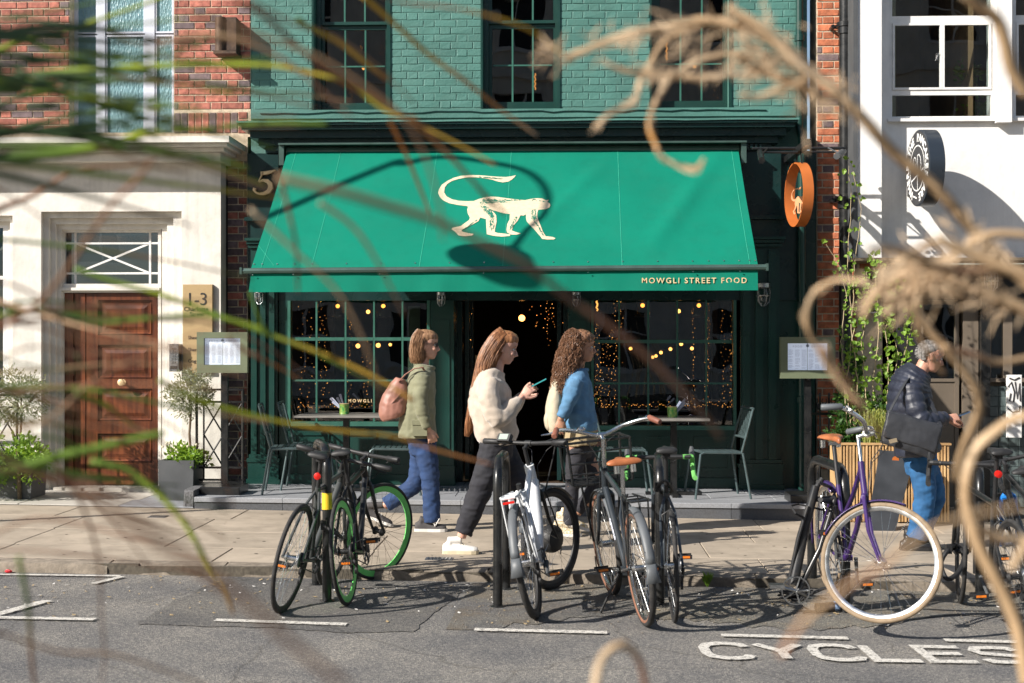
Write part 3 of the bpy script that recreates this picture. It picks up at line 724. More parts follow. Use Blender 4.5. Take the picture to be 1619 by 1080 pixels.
# the green drainpipe of the building
xx = X(1266, 14.36); t = empty("drainpipe", (xx, 14.3, tz(xx)), "dark green cast iron drainpipe at the right edge of the restaurant", "drainpipe")
mb = MB(); mb.cyl((xx, 14.30, tz(xx)), (xx, 14.30, zt-.28), .038, 14); mb.cyl((xx, 14.44, zt), (xx, 14.44, 7.4), .038, 14)
mb.tube([(xx, 14.30, zt-.28), (xx, 14.32, zt-.16), (xx, 14.44, zt-.05), (xx, 14.44, zt)], .038, 14); part("pipe", mb, M_['green_mid'], t, smooth=True)
for (yy, z_) in ((14.44, Z(66, YB)), (14.30, Z(485, YB)), (14.30, Z(630, YB))):
    mb = MB(); mb.lathe([(.038, -.035), (.050, -.03), (.050, .03), (.038, .035)], 14, M=Matrix.Translation((xx, yy, z_))); part("collar", mb, M_['green_mid'], t)

# ================================================================== LEFT HOUSE, render below and brick above
YL = 14.2; LX0 = -8.6; LX1 = X(349, YL)
Lh = empty("corner_house", ((LX0+LX1)/2, YL, gz(-5)), "house with cream rendered ground floor, timber door and red brick above", "building")
zcor = Z(248, 13.95)
D0, D1 = X(103, 14.45), X(252, 14.45); zd = Z(462, 14.45); zdo = Z(770, 14.45)
layers = [(65, 287, 332, 14.2, 14.262), (77, 274, 342, 14.262, 14.32), (88, 264, 352, 14.32, 14.37), (97, 256, 361, 14.37, 14.42)]
wl0, wl1 = X(-95, YL), X(6, YL)
mb = MB()
for k, (a, b, t_, y0, y1) in enumerate(layers):
    hx0, hx1, hz = X(a, y0), X(b, y0), Z(t_, y0)
    if k == 0: wall_with_holes(mb, LX0, LX1, -.3, Z(212, 14.2), y0, y1, [(hx0, hx1, -.3, hz), (wl0-.09, wl1+.09, Z(640, YL), Z(338, YL))])
    elif k == 1: wall_with_holes(mb, LX0, LX1, -.3, Z(212, 14.2), y0+.0005, y1, [(hx0, hx1, -.3, hz), (wl0-.04, wl1+.04, Z(632, YL), Z(346, YL))])
    else: wall_with_holes(mb, LX0, LX1, -.3, Z(212, 14.2), y0+.0005*k, y1, [(hx0, hx1, -.3, hz), (wl0, wl1, Z(625, YL), Z(352, YL))])
part("wall", mb, M_['stone'], Lh)
mb = MB(); mb.box(LX0, wl0, 14.43, 14.8, -.3, 3.6); mb.box(wl1+.02, X(96, 14.42)-.02, 14.43, 14.8, -.3, 3.6); mb.box(D1+.04, LX1, 14.43, 14.8, -.3, 3.6); part("inner_wall", mb, M_['interior'], Lh)
# cornice in three steps
mb = MB(); y_ = [(13.80, 212, 222), (13.86, 222.4, 227), (13.95, 227.4, 233), (14.04, 233.4, 247)]
for (y0, pa, pb) in y_: mb.box(LX0, X(362, 13.8)-(y0-13.8)*.6, y0, 14.56, Z(pb, 13.8), Z(pa, 13.8))
part("cornice", mb, M_['stone'], Lh)
# ground floor window at the far left
mb = MB(); mb.box(wl1-.06, wl1, 14.33, 14.40, Z(625, YL), Z(352, YL)); mb.box(wl0, wl1-.06, 14.33, 14.40, Z(356, YL), Z(352, YL)); mb.box(wl0, wl1-.06, 14.33, 14.40, Z(440, YL), Z(434, YL)); mb.box(wl0, wl1-.06, 14.33, 14.40, Z(625, YL), Z(615, YL))
w = part("window", mb, M_['white_wood'], Lh); mb = MB(); mb.box(wl0, wl1-.06, 14.36, 14.365, Z(434, YL), Z(356, YL)); part("pane", mb, glass("blue_reflecting_glass", (.25,.3,.34), 2.2, bump=.01), w)
mb = MB(); mb.box(wl0, wl1-.06, 14.36, 14.365, Z(615, YL), Z(440, YL)); part("pane", mb, M_['upglass'], w)
# door with panels
fd = 14.45; mb = MB()
mb.box(D0-.05, D0, 14.40, 14.52, zdo-.02, Z(358, fd)); mb.box(D1, D1+.03, 14.40, 14.52, zdo-.02, Z(358, fd)); mb.box(D0, D1, 14.40, 14.52, zd, zd+.02); mb.box(D0-.02, D1+.02, 14.37, 14.52, zd+.021, zd+.05); mb.box(D0, D1, 14.40, 14.52, zd+.051, Z(448, fd)); mb.box(D0, D1, 14.40, 14.52, Z(366, fd), Z(358, fd))
dfm = part("door_surround", mb, M_['stone'], Lh)
mb = MB(); mb.box(D0-.04, D1+.02, 14.22, 14.52, gz(-4)+.01, zdo); part("threshold", mb, M_['porch'], Lh)
# transom light: X and border bars
tx0, tx1, tz0, tz1 = X(104, fd), X(251, fd), Z(448, fd), Z(366, fd)
mb = MB(); mb.box(tx0, tx1, 14.47, 14.474, tz0, tz1)
tw = part("transom_window", mb, M_['upglass'], Lh)
def bar2(mb, a, b, w, y0, y1):
    a = Vector(a); b = Vector(b); d = (b-a).normalized(); n = Vector((-d.y, d.x))*w/2
    mb.prism([tuple(a+n), tuple(b+n), tuple(b-n), tuple(a-n)], lambda p, q: (p, y0, q), lambda p, q: (p, y1, q))
vx0, vx1 = X(119, fd), X(237, fd); hz0, hz1 = Z(431, fd), Z(383, fd)
for (a, b, yy) in (((vx0, tz0), (vx0, tz1), 14.450), ((vx1, tz0), (vx1, tz1), 14.450), ((tx0, hz0), (tx1, hz0), 14.453), ((tx0, hz1), (tx1, hz1), 14.453), ((vx0, hz1), (vx1, hz0), 14.456), ((vx0, hz0), (vx1, hz1), 14.459)):
    mb = MB(); bar2(mb, a, b, .02, yy, 14.4695); part("glazing_bar", mb, M_['white_wood'], tw)
mb = MB(); mb.box(D0, D1, fd, fd+.05, zdo, zd)
door = part("door", mb, M_['wood'], Lh)
L0 = X(124, fd); R0 = D1-.01; mb = MB()
mb.box(D0+.005, D0+.09, fd-.022, fd-.001, zdo+.02, zd-.01); part("side_stile", mb, M_['wood'], door)
mb = MB(); st = .055; y0 = fd-.024
sa = X(123, fd); 
for (a, b) in ((X(121, fd), X(136, fd)), (X(138, fd), X(156, fd)), (X(242, fd), R0)): mb.box(a, b, y0, fd-.001, zdo+.02, zd-.012)
rails = [(474, 462.8), (545, 529.5), (615, 599), (687, 667), (768, 733)]
for (p0, p1) in rails: mb.box(X(156, fd)+.0005, X(242, fd)-.0005, y0+.001, fd-.001, Z(p0, fd), Z(p1, fd)-.0)
part("door_framing", mb, M_['wood'], door)
for (p0, p1) in ((528, 476), (597.5, 547), (665.5, 617), (731, 689)):
    mb = MB(); a, b, c, d = X(158, fd), X(240, fd), Z(p0, fd), Z(p1, fd); e = .02
    mb.add([(a, fd-.020, c), (b, fd-.020, c), (b, fd-.020, d), (a, fd-.020, d), (a+e, fd-.003, c+e), (b-e, fd-.003, c+e), (b-e, fd-.003, d-e), (a+e, fd-.003, d-e)], [(0,1,5,4),(1,2,6,5),(2,3,7,6),(3,0,4,7)])
    e2 = .04; e3 = .075
    mb.add([(a+e, fd-.003, c+e), (b-e, fd-.003, c+e), (b-e, fd-.003, d-e), (a+e, fd-.003, d-e), (a+e2, fd-.004, c+e2), (b-e2, fd-.004, c+e2), (b-e2, fd-.004, d-e2), (a+e2, fd-.004, d-e2), (a+e3, fd-.018, c+e3), (b-e3, fd-.018, c+e3), (b-e3, fd-.018, d-e3), (a+e3, fd-.018, d-e3)],
           [(0,1,5,4),(1,2,6,5),(2,3,7,6),(3,0,4,7),(4,5,9,8),(5,6,10,9),(6,7,11,10),(7,4,8,11),(8,9,10,11)])
    part("door_panel", mb, M_['wood'], door)
for (p0, p1) in ((526, 479), (595, 549), (664, 620)):
    mb = MB(); mb.box(X(108, fd), X(119, fd), fd-.0245, fd-.0225, Z(p0, fd), Z(p1, fd)); part("door_panel", mb, M_['wood'], door)
mb = MB(); kx, kz = X(196, fd), Z(605, fd); mb.lathe([(.03, 0), (.03, .008), (.012, .012), (.012, .045), (.028, .055), (.036, .072), (.032, .09), (.015, .098)], 16, M=Matrix.Translation((kx, fd-.026, kz)) @ Matrix.Rotation(R(180), 4, 'Z'), axis='y')
part("door_knob", mb, M_['gold'], door, smooth=True)
# brick above the cornice, and the narrow brick strip beside the restaurant
BX1 = X(397, YB)-.004; bw0, bw1 = X(110, YB), X(275, YB); bz0, bz1 = Z(206, YB), 6.2
mb = MB(); wall_with_holes(mb, LX0, BX1, Z(214, YB), ZTOP, YB, YB+.4, [(bw0, bw1, bz0, bz1), ])
mb.box(LX1-.2, X(392, YB)-.003, YB+.001, YB+.4, -.3, Z(214, YB)); part("brick_backing", mb, M_['mortar'], Lh)
RB = [M_['red_brick'], M_['red_brick'], M_['red_brick'], M_['grey_brick'], M_['red_brick']]
zb_ = Z(209, YB)
brickwork(Lh, "rb", X(-4, YB), bw0, zb_, ZV, YB, RB, proud=.008); brickwork(Lh, "rb", bw1, BX1, zb_+.23, ZV, YB, RB, proud=.008)
brickwork(Lh, "rb2", LX1-.01, X(391, YB), .12, Z(250, YB), YB, RB[::-1][:3]+[M_['grey_brick']]*2, proud=.006)
# soldier course beneath the left window head side
x = bw1; rnd = random.Random(8)
while x < X(368, YB): mb = MB(); mb.bevbox(x+.005, x+.068, YB-.008, YB+.012, zb_+.01, zb_+.215, .004, rnd=rnd, jit=.002); part("brick", mb, RB[rnd.randrange(5)], Lh); x += .074
while x < BX1-.03:
    for q in range(3): mb = MB(); mb.bevbox(x+.005, min(x+.1, BX1)-.005, YB-.008, YB+.012, zb_+.075*q+.005, zb_+.075*q+.07, .004, rnd=rnd, jit=.002); part("brick", mb, RB[rnd.randrange(5)], Lh)
    x += .105
stuff = MB(); brickwork(Lh, "rb", LX0, X(-4, YB), zb_, ZV, YB, RB, as_objects=False, stuff=stuff)
brickwork(Lh, "rb", LX0, bw0, ZV, 6.2, YB, RB, as_objects=False, stuff=stuff); brickwork(Lh, "rb", bw1, BX1, ZV, 6.2, YB, RB, as_objects=False, stuff=stuff); brickwork(Lh, "rb", LX0, BX1, 6.2, ZTOP, YB, RB, as_objects=False, stuff=stuff)
part("brickwork", stuff, RB, Lh, kind='stuff')
# window with obscured blue glass
obs = bpy.data.materials.new("obscured_blue_glass"); obs.use_nodes = True; t_ = obs.node_tree; b_ = t_.nodes["Principled BSDF"]; b_.inputs["Base Color"].default_value = (.17,.30,.33,1); b_.inputs["Roughness"].default_value = .22
vz = t_.nodes.new("ShaderNodeTexVoronoi"); vz.inputs["Scale"].default_value = 55; gg = t_.nodes.new("ShaderNodeNewGeometry"); mp = t_.nodes.new("ShaderNodeMapping"); mp.inputs["Scale"].default_value = (1, 1, .45); t_.links.new(gg.outputs["Position"], mp.inputs[0]); t_.links.new(mp.outputs[0], vz.inputs["Vector"])
bp = t_.nodes.new("ShaderNodeBump"); bp.inputs["Distance"].default_value = .008; t_.links.new(vz.outputs["Distance"], bp.inputs["Height"]); t_.links.new(bp.outputs[0], b_.inputs["Normal"])
M_['bluew'] = mat("lilac_white_window_paint", (.60,.63,.72), .4, var=.06, dirt=.1)
wy = YB+.16; mb = MB()
mb.box(bw0, bw0+.035, wy-.02, wy+.08, bz0, bz1); mb.box(bw1-.012, bw1, wy-.02, wy+.08, bz0, bz1); mb.box(bw0, bw1, wy-.02, wy+.08, bz0-.05, bz0)
for (a, b) in ((155, 167), (230, 245)): mb.box(X(a, wy), X(b, wy), wy-.02, wy+.07, bz0, bz1)
w = part("window", mb, M_['bluew'], Lh)
for (a, b) in ((114, 155), (167, 230), (245, 275)):
    xa, xb = X(a, wy)+.001, min(X(b, wy), bw1-.013)-.001
    for (za, zb2) in ((bz0+.001, Z(50.5, wy)), (Z(48, wy), 6.1)):
        mb = MB(); f_ = .018; mb.box(xa, xb, wy-.01, wy+.03, za, za+f_); mb.box(xa, xb, wy-.01, wy+.03, zb2-f_, zb2); mb.box(xa, xa+f_, wy-.01, wy+.03, za+f_, zb2-f_); mb.box(xb-f_, xb, wy-.01, wy+.03, za+f_, zb2-f_); part("casement", mb, M_['bluew'], w)
        mb = MB(); mb.box(xa+f_, xb-f_, wy+.01, wy+.016, za+f_, zb2-f_); part("pane", mb, obs, w)
box_part("room", M_['interior'], Lh, (bw0-.2, bw1+.2, YB+.45, YB+.5, bz0-.2, 6.4))

# ================================================================== BRICK STRIP AND WHITE HOUSE ON THE RIGHT
Y1 = 14.5; b0, b1 = X(1291, Y1), X(1353, Y1)
RBL = empty("narrow_brick_wall", ((b0+b1)/2, Y1, gz(3)), "narrow strip of orange red brick wall behind the black drainpipe", "brick wall")
mb = MB(); mb.box(b0, b1+.4, Y1, Y1+.4, -.3, ZTOP); part("wall", mb, M_['mortar'], RBL)
OB = [M_['old_brick']]*4+[M_['grey_brick']]
brickwork(RBL, "ob", b0, b1+.02, .3, ZV, Y1, OB, proud=.007, jit=.003, joint=.013)
stuff = MB(); brickwork(RBL, "ob", b0, b1+.02, ZV, ZTOP, Y1, OB, as_objects=False, stuff=stuff); part("brickwork", stuff, OB, RBL, kind='stuff')
brickwork(RBL, "ob", b1+.03, X(1392, Y1), Z(432, Y1), Z(416, Y1), Y1, OB, proud=.007, jit=.003, joint=.013)
xx = X(1337, 14.34); t = empty("drainpipe", (xx, 14.34, gz(3)), "black cast iron drainpipe on the orange brick strip", "drainpipe")
mb = MB(); mb.cyl((xx, 14.34, .1), (xx, 14.34, 7.4), .066, 18); part("pipe", mb, M_['black'], t, smooth=True)
for pz in (45, 318): 
    mb = MB(); mb.lathe([(.066, -.09), (.080, -.085), (.080, -.02), (.092, -.015), (.092, .03), (.072, .035)], 18, M=Matrix.Translation((xx, 14.34, Z(pz, 14.34)))); mb.cbox((xx, 14.40, Z(pz, 14.34)), (.27, .03, .035)); part("collar", mb, M_['black'], t, smooth=True)
    for s in (-1, 1): mb = MB(); mb.cyl((xx+s*.12, 14.36, Z(pz, 14.34)), (xx+s*.12, 14.5, Z(pz, 14.34)), .018, 8); part("fixing_bolt", mb, M_['black'], t)

YW = 14.22; WX0 = X(1356, 14.02); WX1 = 9.0
WH = empty("white_house", ((WX0+WX1)/2, YW, gz(5)), "white rendered house with metal framed windows above a dark shopfront", "building")
zw0 = Z(409, 14.0)
wins = []
for (a, b) in ((1406, 1574), (1602, 1770)): wins.append((X(a, YW), X(b, YW), Z(192, YW), 5.9))
mb = MB(); wall_with_holes(mb, X(1394, YW), WX1, zw0, ZTOP, YW, YW+.3, wins)
part("wall", mb, M_['white'], WH)
mb = MB(); mb.box(WX0, X(1394, 14.02), 14.02, YW+.3, zw0, ZTOP); mb.box(X(1576, 14.12), X(1600, 14.12), 14.12, YW-.0005, Z(200, YW), ZTOP); part("pilaster", mb, M_['white'], WH)
mb = MB(); mb.box(X(1349, 14.0), WX1, 13.96, 14.5, zw0-.03, zw0-.001); part("metal_ledge", mb, mat("bronze_metal_trim", (.26,.20,.14), .4, metal=.6), WH)
mb = MB(); mb.box(WX0-.045, WX0-.003, 14.0, 14.48, zw0, ZTOP); part("corner_trim", mb, M_['planter'], WH)
for (xa, xb, za, zb) in wins:
    y0 = YW+.03; f = .035; mb = MB()
    mb.box(xa, xa+f, y0, y0+.05, za, zb); mb.box(xb-f, xb, y0, y0+.05, za, zb); mb.box(xa+f, xb-f, y0, y0+.05, za, za+.03); mb.box(xa+f, xb-f, y0, y0+.05, Z(154, YW), Z(146, YW)); mb.box(xa+f, xb-f, y0, y0+.05, Z(41, YW), Z(30, YW)); mb.box(xa-.02, xb+.02, YW-.05, y0+.05, za-.03, za-.001)
    w = part("window", mb, M_['white_wood'], WH); xm = (xa+xb)/2
    mb = MB(); z0_, z1_ = Z(146, YW)+.002, Z(41, YW)-.002
    for (a, b) in ((xa+f+.002, xm+.003), (xm+.005, xb-f-.002)):
        mb = MB(); mb.box(a, b, y0-.012, y0+.02, z0_, z0_+.022); mb.box(a, b, y0-.012, y0+.02, z1_-.022, z1_); mb.box(a, a+.022, y0-.012, y0+.02, z0_+.022, z1_-.022); mb.box(b-.022, b, y0-.012, y0+.02, z0_+.022, z1_-.022); part("casement", mb, M_['white_wood'], w)
        mb = MB(); mb.box(a+.022, b-.022, y0+.005, y0+.009, z0_+.022, z1_-.022); part("pane", mb, M_['glass'], w)
    for (c, d) in ((za+.03, Z(154, YW)), (Z(30, YW), zb-.02)): mb = MB(); mb.box(xa+f, xb-f, y0+.02, y0+.024, c, d); part("pane", mb, M_['glass'], w)
    mb = MB(); mb.cyl((xm-.05, y0-.015, (z0_+z1_)/2-.04), (xm-.035, y0-.02, (z0_+z1_)/2+.03), .006, 6); part("handle", mb, M_['steel'], w)
    mb = MB(); mb.add([(xa-.3, YW+.31, za-.5), (xb+.3, YW+.31, za-.5), (xb+.3, YW+.31, zb+.2), (xa-.3, YW+.31, zb+.2), (xa-.3, YW+2.5, za-.5), (xb+.3, YW+2.5, za-.5), (xb+.3, YW+2.5, zb+.2), (xa-.3, YW+2.5, zb+.2)], [(4,5,6,7),(0,4,7,3),(1,2,6,5),(0,1,5,4),(3,7,6,2)])
    part("room", mb, mat("brown_room_wall", (.42,.25,.14), .9), WH)
# dark shopfront below
YD = 14.5; taupe = mat("taupe_painted_panel", (.155,.125,.095), .5, var=.08, dirt=.1); teal = mat("grey_green_glazed_tile", (.10,.13,.13), .25, var=.2, vs=4, obj_var=.12)
zl = zw0-.04; gr = gz(4.5)
def zz(p): return Z(p, YD)
box_part("shopfront_header", M_['black'], WH, (X(1395, YD), WX1, YD-.05, YD+.2, zz(476), zl-.002))
box_part("shopfront_backing", M_['blackm'], WH, (X(1395, YD), X(1452, YD), YD, YD+.2, gr-.1, zz(476)-.001), (X(1353, YD)+.42, X(1395, YD), YD+.02, YD+.2, gr-.1, zz(433)))
for i in range(11):                                                # louvre vent
    z_ = zz(496)+i*.034; mb = MB(); xa, xb = X(1352, 14.44), X(1388, 14.44); mb.add([(xa, 14.42, z_), (xb, 14.42, z_), (xb, 14.47, z_+.028), (xa, 14.47, z_+.028), (xa, 14.42, z_+.006), (xb, 14.42, z_+.006), (xb, 14.47, z_+.034), (xa, 14.47, z_+.034)], [(0,1,5,4),(4,5,6,7),(3,2,1,0),(1,2,6,5),(0,4,7,3),(2,3,7,6)]); part("louvre_slat", mb, M_['planter'], WH)
mb = MB(); xa, xb = X(1454, YD), X(1517, YD); mb.box(xa, xa+.04, YD+.02, YD+.07, gr, zz(476)); mb.box(xb-.04, xb, YD+.02, YD+.07, gr, zz(476)); mb.box(xa+.04, xb-.04, YD+.02, YD+.07, gr, gr+.12); mb.box(xa+.04, xb-.04, YD+.02, YD+.07, zz(603), zz(598)); mb.box(xa+.04, xb-.04, YD+.02, YD+.07, zz(482), zz(476))
d = part("door", mb, taupe, WH); mb = MB(); mb.box(xa+.04, xb-.04, YD+.04, YD+.045, zz(598), zz(482)); part("pane", mb, M_['glass'], d); mb = MB(); mb.box(xa+.04, xb-.04, YD+.035, YD+.055, gr+.12, zz(603)); part("door_panel", mb, taupe, d)
box_part("pier", taupe, WH, (X(1522, YD), X(1546, YD), YD-.02, YD+.15, gr, zz(476)-.001)); box_part("post", M_['black'], WH, (X(1547, YD), X(1561, YD), YD-.1, YD+.15, gr, zl-.003))
mb = MB(); xa, xb = X(1562, YD), 7.6; mb.box(xa, xb, YD-.05, YD+.08, zz(603), zz(597)); mb.box(xa, xa+.03, YD-.01, YD+.06, zz(597), zz(476)); 
for (a, b) in ((1586, 1600), (1640, 1654), (1700, 1714)): mb.box(X(a, YD), X(b, YD), YD-.01, YD+.06, zz(597), zz(476))
w = part("shop_window", mb, taupe, WH)
for (a, b) in ((1566, 1586), (1600, 1640), (1654, 1700), (1714, 1780)): mb = MB(); mb.box(X(a, YD), X(b, YD), YD+.02, YD+.025, zz(597), zz(476)); part("pane", mb, M_['glass'], w)
box_part("stall_riser", M_['joint'], WH, (xa, xb, YD, YD+.1, gr-.1, zz(603)-.001))
x = xa
while x < 5.6:
    z_ = gr
    while z_ < zz(603)-.05: mb = MB(); mb.bevbox(x+.0015, x+.1, YD-.01, YD, z_+.0015, min(z_+.1, zz(603)-.002), .003); part("tile", mb, teal, WH); z_ += .1015
    x += .1015
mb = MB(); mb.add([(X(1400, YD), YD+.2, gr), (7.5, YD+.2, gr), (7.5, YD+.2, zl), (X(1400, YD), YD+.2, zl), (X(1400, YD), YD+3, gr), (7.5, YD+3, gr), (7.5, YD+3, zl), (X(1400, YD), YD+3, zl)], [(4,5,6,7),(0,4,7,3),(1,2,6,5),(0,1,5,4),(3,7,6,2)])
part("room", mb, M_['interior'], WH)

# ================================================================== the other side of the street, seen in the window glass
OP = empty("terrace_opposite", (0, -11, 0), "cream rendered terrace across the street, behind the viewer", "building")
mb = MB(); holes = []; yo = -11.0
for i in range(10): holes.append((-14+i*3.0, -12.7+i*3.0, 0, 0))
for fl in range(4):
    wall_with_holes(mb, -16, 17, fl*3.0, fl*3.0+3.0, yo-.3, yo, [(h[0], h[1], fl*3+.9, fl*3+2.5) for h in holes])
mb.box(-16, 17, yo, yo+.25, 3.0, 3.2); mb.box(-16, 17, yo, yo+.15, 9.0, 9.15); mb.box(-16, 17, yo-.3, yo+.3, 12.0, 12.35); part("wall", mb, M_['stone'], OP)
mb = MB()
for fl in range(4):
    for h in holes:
        for q in (0, .5, 1): xx = h[0]+(h[1]-h[0])*q; mb.box(xx-.03, xx+.03, yo-.15, yo-.08, fl*3+.9, fl*3+2.5)
        mb.box(h[0], h[1], yo-.16, yo-.075, fl*3+1.68, fl*3+1.74)
        mb.box(h[0]-.12, h[1]+.12, yo, yo+.08, fl*3+.78, fl*3+.9)
part("window_frames", mb, M_['white_wood'], OP, kind='stuff')
mb = MB()
for fl in range(4):
    for h in holes: mb.box(h[0], h[1], yo-.14, yo-.13, fl*3+.9, fl*3+2.5)
part("window_panes", mb, M_['blackm'], OP, kind='stuff')
# ================================================================== AWNING
YA0 = 14.22; YA1 = 12.6
TL, TR = P(455, 238, YA0), P(1167, 235, YA0); BL, BR_ = P(397, 424, YA1), P(1198, 418, YA1)
def canopy_pt(u, v, off=0.0):
    """u across 0..1, v down 0..1"""
    a = TL.lerp(TR, u); b = BL.lerp(BR_, u); p = a.lerp(b, v)
    n = (b-a).cross(TR-TL).normalized()
    if n.y > 0: n = -n
    sag = -.02*math.sin(math.pi*v)
    w = .004*math.sin(u*9+v*3)*math.sin(math.pi*v)+.003*math.sin(u*23-v*5)*math.sin(math.pi*v)
    w += .030*math.exp(-((u-.965+.20*v)/.022)**2)*math.sin(math.pi*v)*(1 if u > .6 else 0)+.022*math.exp(-((u-.74+.26*v)/.022)**2)*math.sin(math.pi*v)*(1 if u < .9 else 0)+.008*math.sin(u*14+v*9)*math.sin(math.pi*v)**2*v
    return p+n*(sag+w+off)
def canopy_uv(px, py):
    """where the line of sight through the pixel meets the canopy plane"""
    n = (BL-TL).cross(TR-TL).normalized(); c = Vector((0, 0, CAMH)); d = P(px, py, 10)-c
    q = c+d*((TL-c).dot(n)/d.dot(n)); v = (TL.z-q.z)/(TL.z-BL.z)
    for _ in range(4):
        a, b = TL.lerp(BL, v), TR.lerp(BR_, v); u = (q.x-a.x)/(b.x-a.x); zt_, zb2 = TL.lerp(TR, u).z, BL.lerp(BR_, u).z; v = (zt_-q.z)/(zt_-zb2)
    return u, v
aw = empty("awning", ((BL.x+BR_.x)/2, YA0, TL.z), "wide emerald green canvas awning with a cream monkey over the restaurant front", "awning")
mb = MB(); nu, nv = 90, 30
for j in range(nv+1):
    for i in range(nu+1): mb.v.append(tuple(canopy_pt(i/nu, j/nv)))
for j in range(nv):
    for i in range(nu): a = j*(nu+1)+i; mb.f.append((a, a+1, a+nu+2, a+nu+1)); mb.m.append(0)
can = part("canopy", mb, M_['canopy'], aw, smooth='all')
seam = mat("pale_seam_thread", (.03,.36,.24), .8, var=.1)
for u in (.02, .12, .335, .5, .735, .985):
    mb = MB(); pts = [canopy_pt(u, j/12, .002) for j in range(13)]; mb.tube(pts, .0022, 4, flat=(.4, 1)); part("seam", mb, seam, can)
for (u0, v0, u1, v1) in ((0.0, .82, .045, .985),): mb = MB(); mb.tube([canopy_pt(u0+(u1-u0)*k/6, v0+(v1-v0)*k/6, .002) for k in range(7)], .0022, 4, flat=(.4, 1)); part("seam", mb, seam, can)
# valance
mb = MB(); VB0, VB1 = P(393, 462, YA1-.01), P(1198.5, 459, YA1-.01); n = 90
for j in range(5):
    for i in range(n+1):
        u = i/n; t_ = Vector((BL.x-.0+(BR_.x-BL.x)*u, YA1+.012, (BL.z-.03)+(BR_.z-BL.z)*u)); b_ = VB0.lerp(VB1, u); p = t_.lerp(b_, j/4); p.y += .006*math.sin(u*31)*(j/4)+.005*math.sin(u*77+1)*(j/4); mb.v.append(tuple(p))
for j in range(4):
    for i in range(n): a = j*(n+1)+i; mb.f.append((a, a+1, a+n+2, a+n+1)); mb.m.append(0)
val = part("valance", mb, M_['canopy'], aw, smooth='all')
alu = mat("green_coated_aluminium", (.07,.12,.105), .35, metal=.35, var=.12, dirt=.1)
mb = MB(); a, b = P(383, 428.5, YA1), P(1211, 422.5, YA1)
mb.tube([a, b], .026, 8, flat=(1, 1)); bar = part("front_bar", mb, alu, aw)
for s, p in ((-1, a), (1, b)): mb = MB(); mb.cbox(p+Vector((s*.008, 0, 0)), (.02, .062, .062)); part("end_cap", mb, alu, bar)
mb = MB()
us = [.004, .02, .05, .085, .12]+[.12+.0685*i for i in range(1, 12)]+[.905, .935, .965, .985, .996]
for u in us: q = canopy_pt(u, .972, .004); mb.ball(q, .0075, 6, 4)
for u in us[::3]: q = BL.lerp(BR_, u); mb.ball((q.x, YA1-.022, q.z-.06), .006, 6, 4)
part("rivets", mb, M_['chrome'], aw, kind='stuff')
# header box
mb = MB(); h0, h1 = X(441, 14.14), X(1180, 14.14); z0, z1 = Z(250, 14.14), Z(226, 14.14)
mb.box(h0, h1, 14.10, YS-.001, z1-.012, z1+.006); mb.box(h0, h0+.05, 14.13, YS-.001, z0-.06, z1-.013); mb.box(h1-.05, h1, 14.13, YS-.001, z0-.06, z1-.013)
mb.tube([(h0+.06, 14.24, (z0+z1)/2+.02), (h1-.06, 14.24, (z0+z1)/2+.02)], .045, 12)
part("roller_box", mb, alu, aw)
for u, s in ((.06, 1), (.94, -1)):
    a = Vector((TL.x+(TR.x-TL.x)*u, YS-.02, TL.z-.30)); c = BL.lerp(BR_, u)+Vector((0, .05, -.02)); m_ = (a+c)/2+Vector((s*.55, 0, -.04))
    mb = MB(); mb.tube([a, m_], .022, 8); mb.tube([m_, c], .018, 8); mb.ball(m_, .035, 8, 6); part("folding_arm", mb, alu, aw)
# printed monkey
MK = [(540,432),(520,424),(500,422),(420,412),(340,395),(280,370),(240,335),(220,290),(230,250),(260,205),(320,165),(390,132),(470,112),(560,105),(680,107),(780,115),(870,120),(940,122),(1000,115),(1050,103),(1030,128),(1010,145),(970,168),(910,178),(860,170),(800,152),(720,138),(620,128),(520,130),(440,145),(370,165),(320,195),(290,235),(285,285),(310,325),(370,355),(440,370),(520,375),(600,373),
      (660,350),(740,330),(800,326),(860,330),(960,343),(1060,355),(1150,362),(1200,350),(1260,342),(1330,345),(1370,365),(1402,362),(1385,385),(1410,405),(1418,432),(1405,460),(1370,472),(1290,470),(1280,500),(1278,560),(1295,620),(1318,670),(1340,720),(1370,762),(1440,768),(1474,782),(1455,796),(1380,797),(1330,792),(1310,765),(1265,722),(1220,680),(1190,640),(1165,600),(1158,560),(1158,520),(1130,535),(1100,530),(1070,590),(1030,640),(1005,700),(1050,722),(1105,745),(1060,754),(990,747),
      (900,768),(860,764),(800,755),(740,738),(735,660),(730,570),(670,550),(650,590),(560,640),(470,685),(480,705),(540,722),(602,733),(580,750),(500,757),(440,745),(400,700),(360,672),(380,655),(460,640),(550,575),(560,550),(535,500),(530,460)]
MK = [p for p in MK if p not in ((990,747),)]
i_ = MK.index((1105,745)); MK = MK[:i_+1]+[(1060,754),(1000,747),(955,722),(950,690),(957,630),(983,575),(985,515),(940,510),(900,500),(780,465),(820,500),(840,530),(845,600),(828,680),(825,715),(860,728),(930,735),(992,745),(985,763)]+MK[MK.index((900,768)):]
def mk(px, py, off=.004): u, v = canopy_uv(660+px/6.746, 260+py/6.746); return canopy_pt(u, v, off)
def dens(poly, st=30):
    out = []
    for i, p in enumerate(poly):
        q = poly[(i+1) % len(poly)]; n = max(1, int(math.hypot(q[0]-p[0], q[1]-p[1])/st))
        for k in range(n): out.append((p[0]+(q[0]-p[0])*k/n, p[1]+(q[1]-p[1])*k/n))
    return out
mb = MB(); mb.sheet([(a, -b) for a, b in dens(MK)], lambda a, b: mk(a, -b)); logo = part("monkey_print", mb, M_['cream_print'], can)
rnd = random.Random(21); mb = MB()
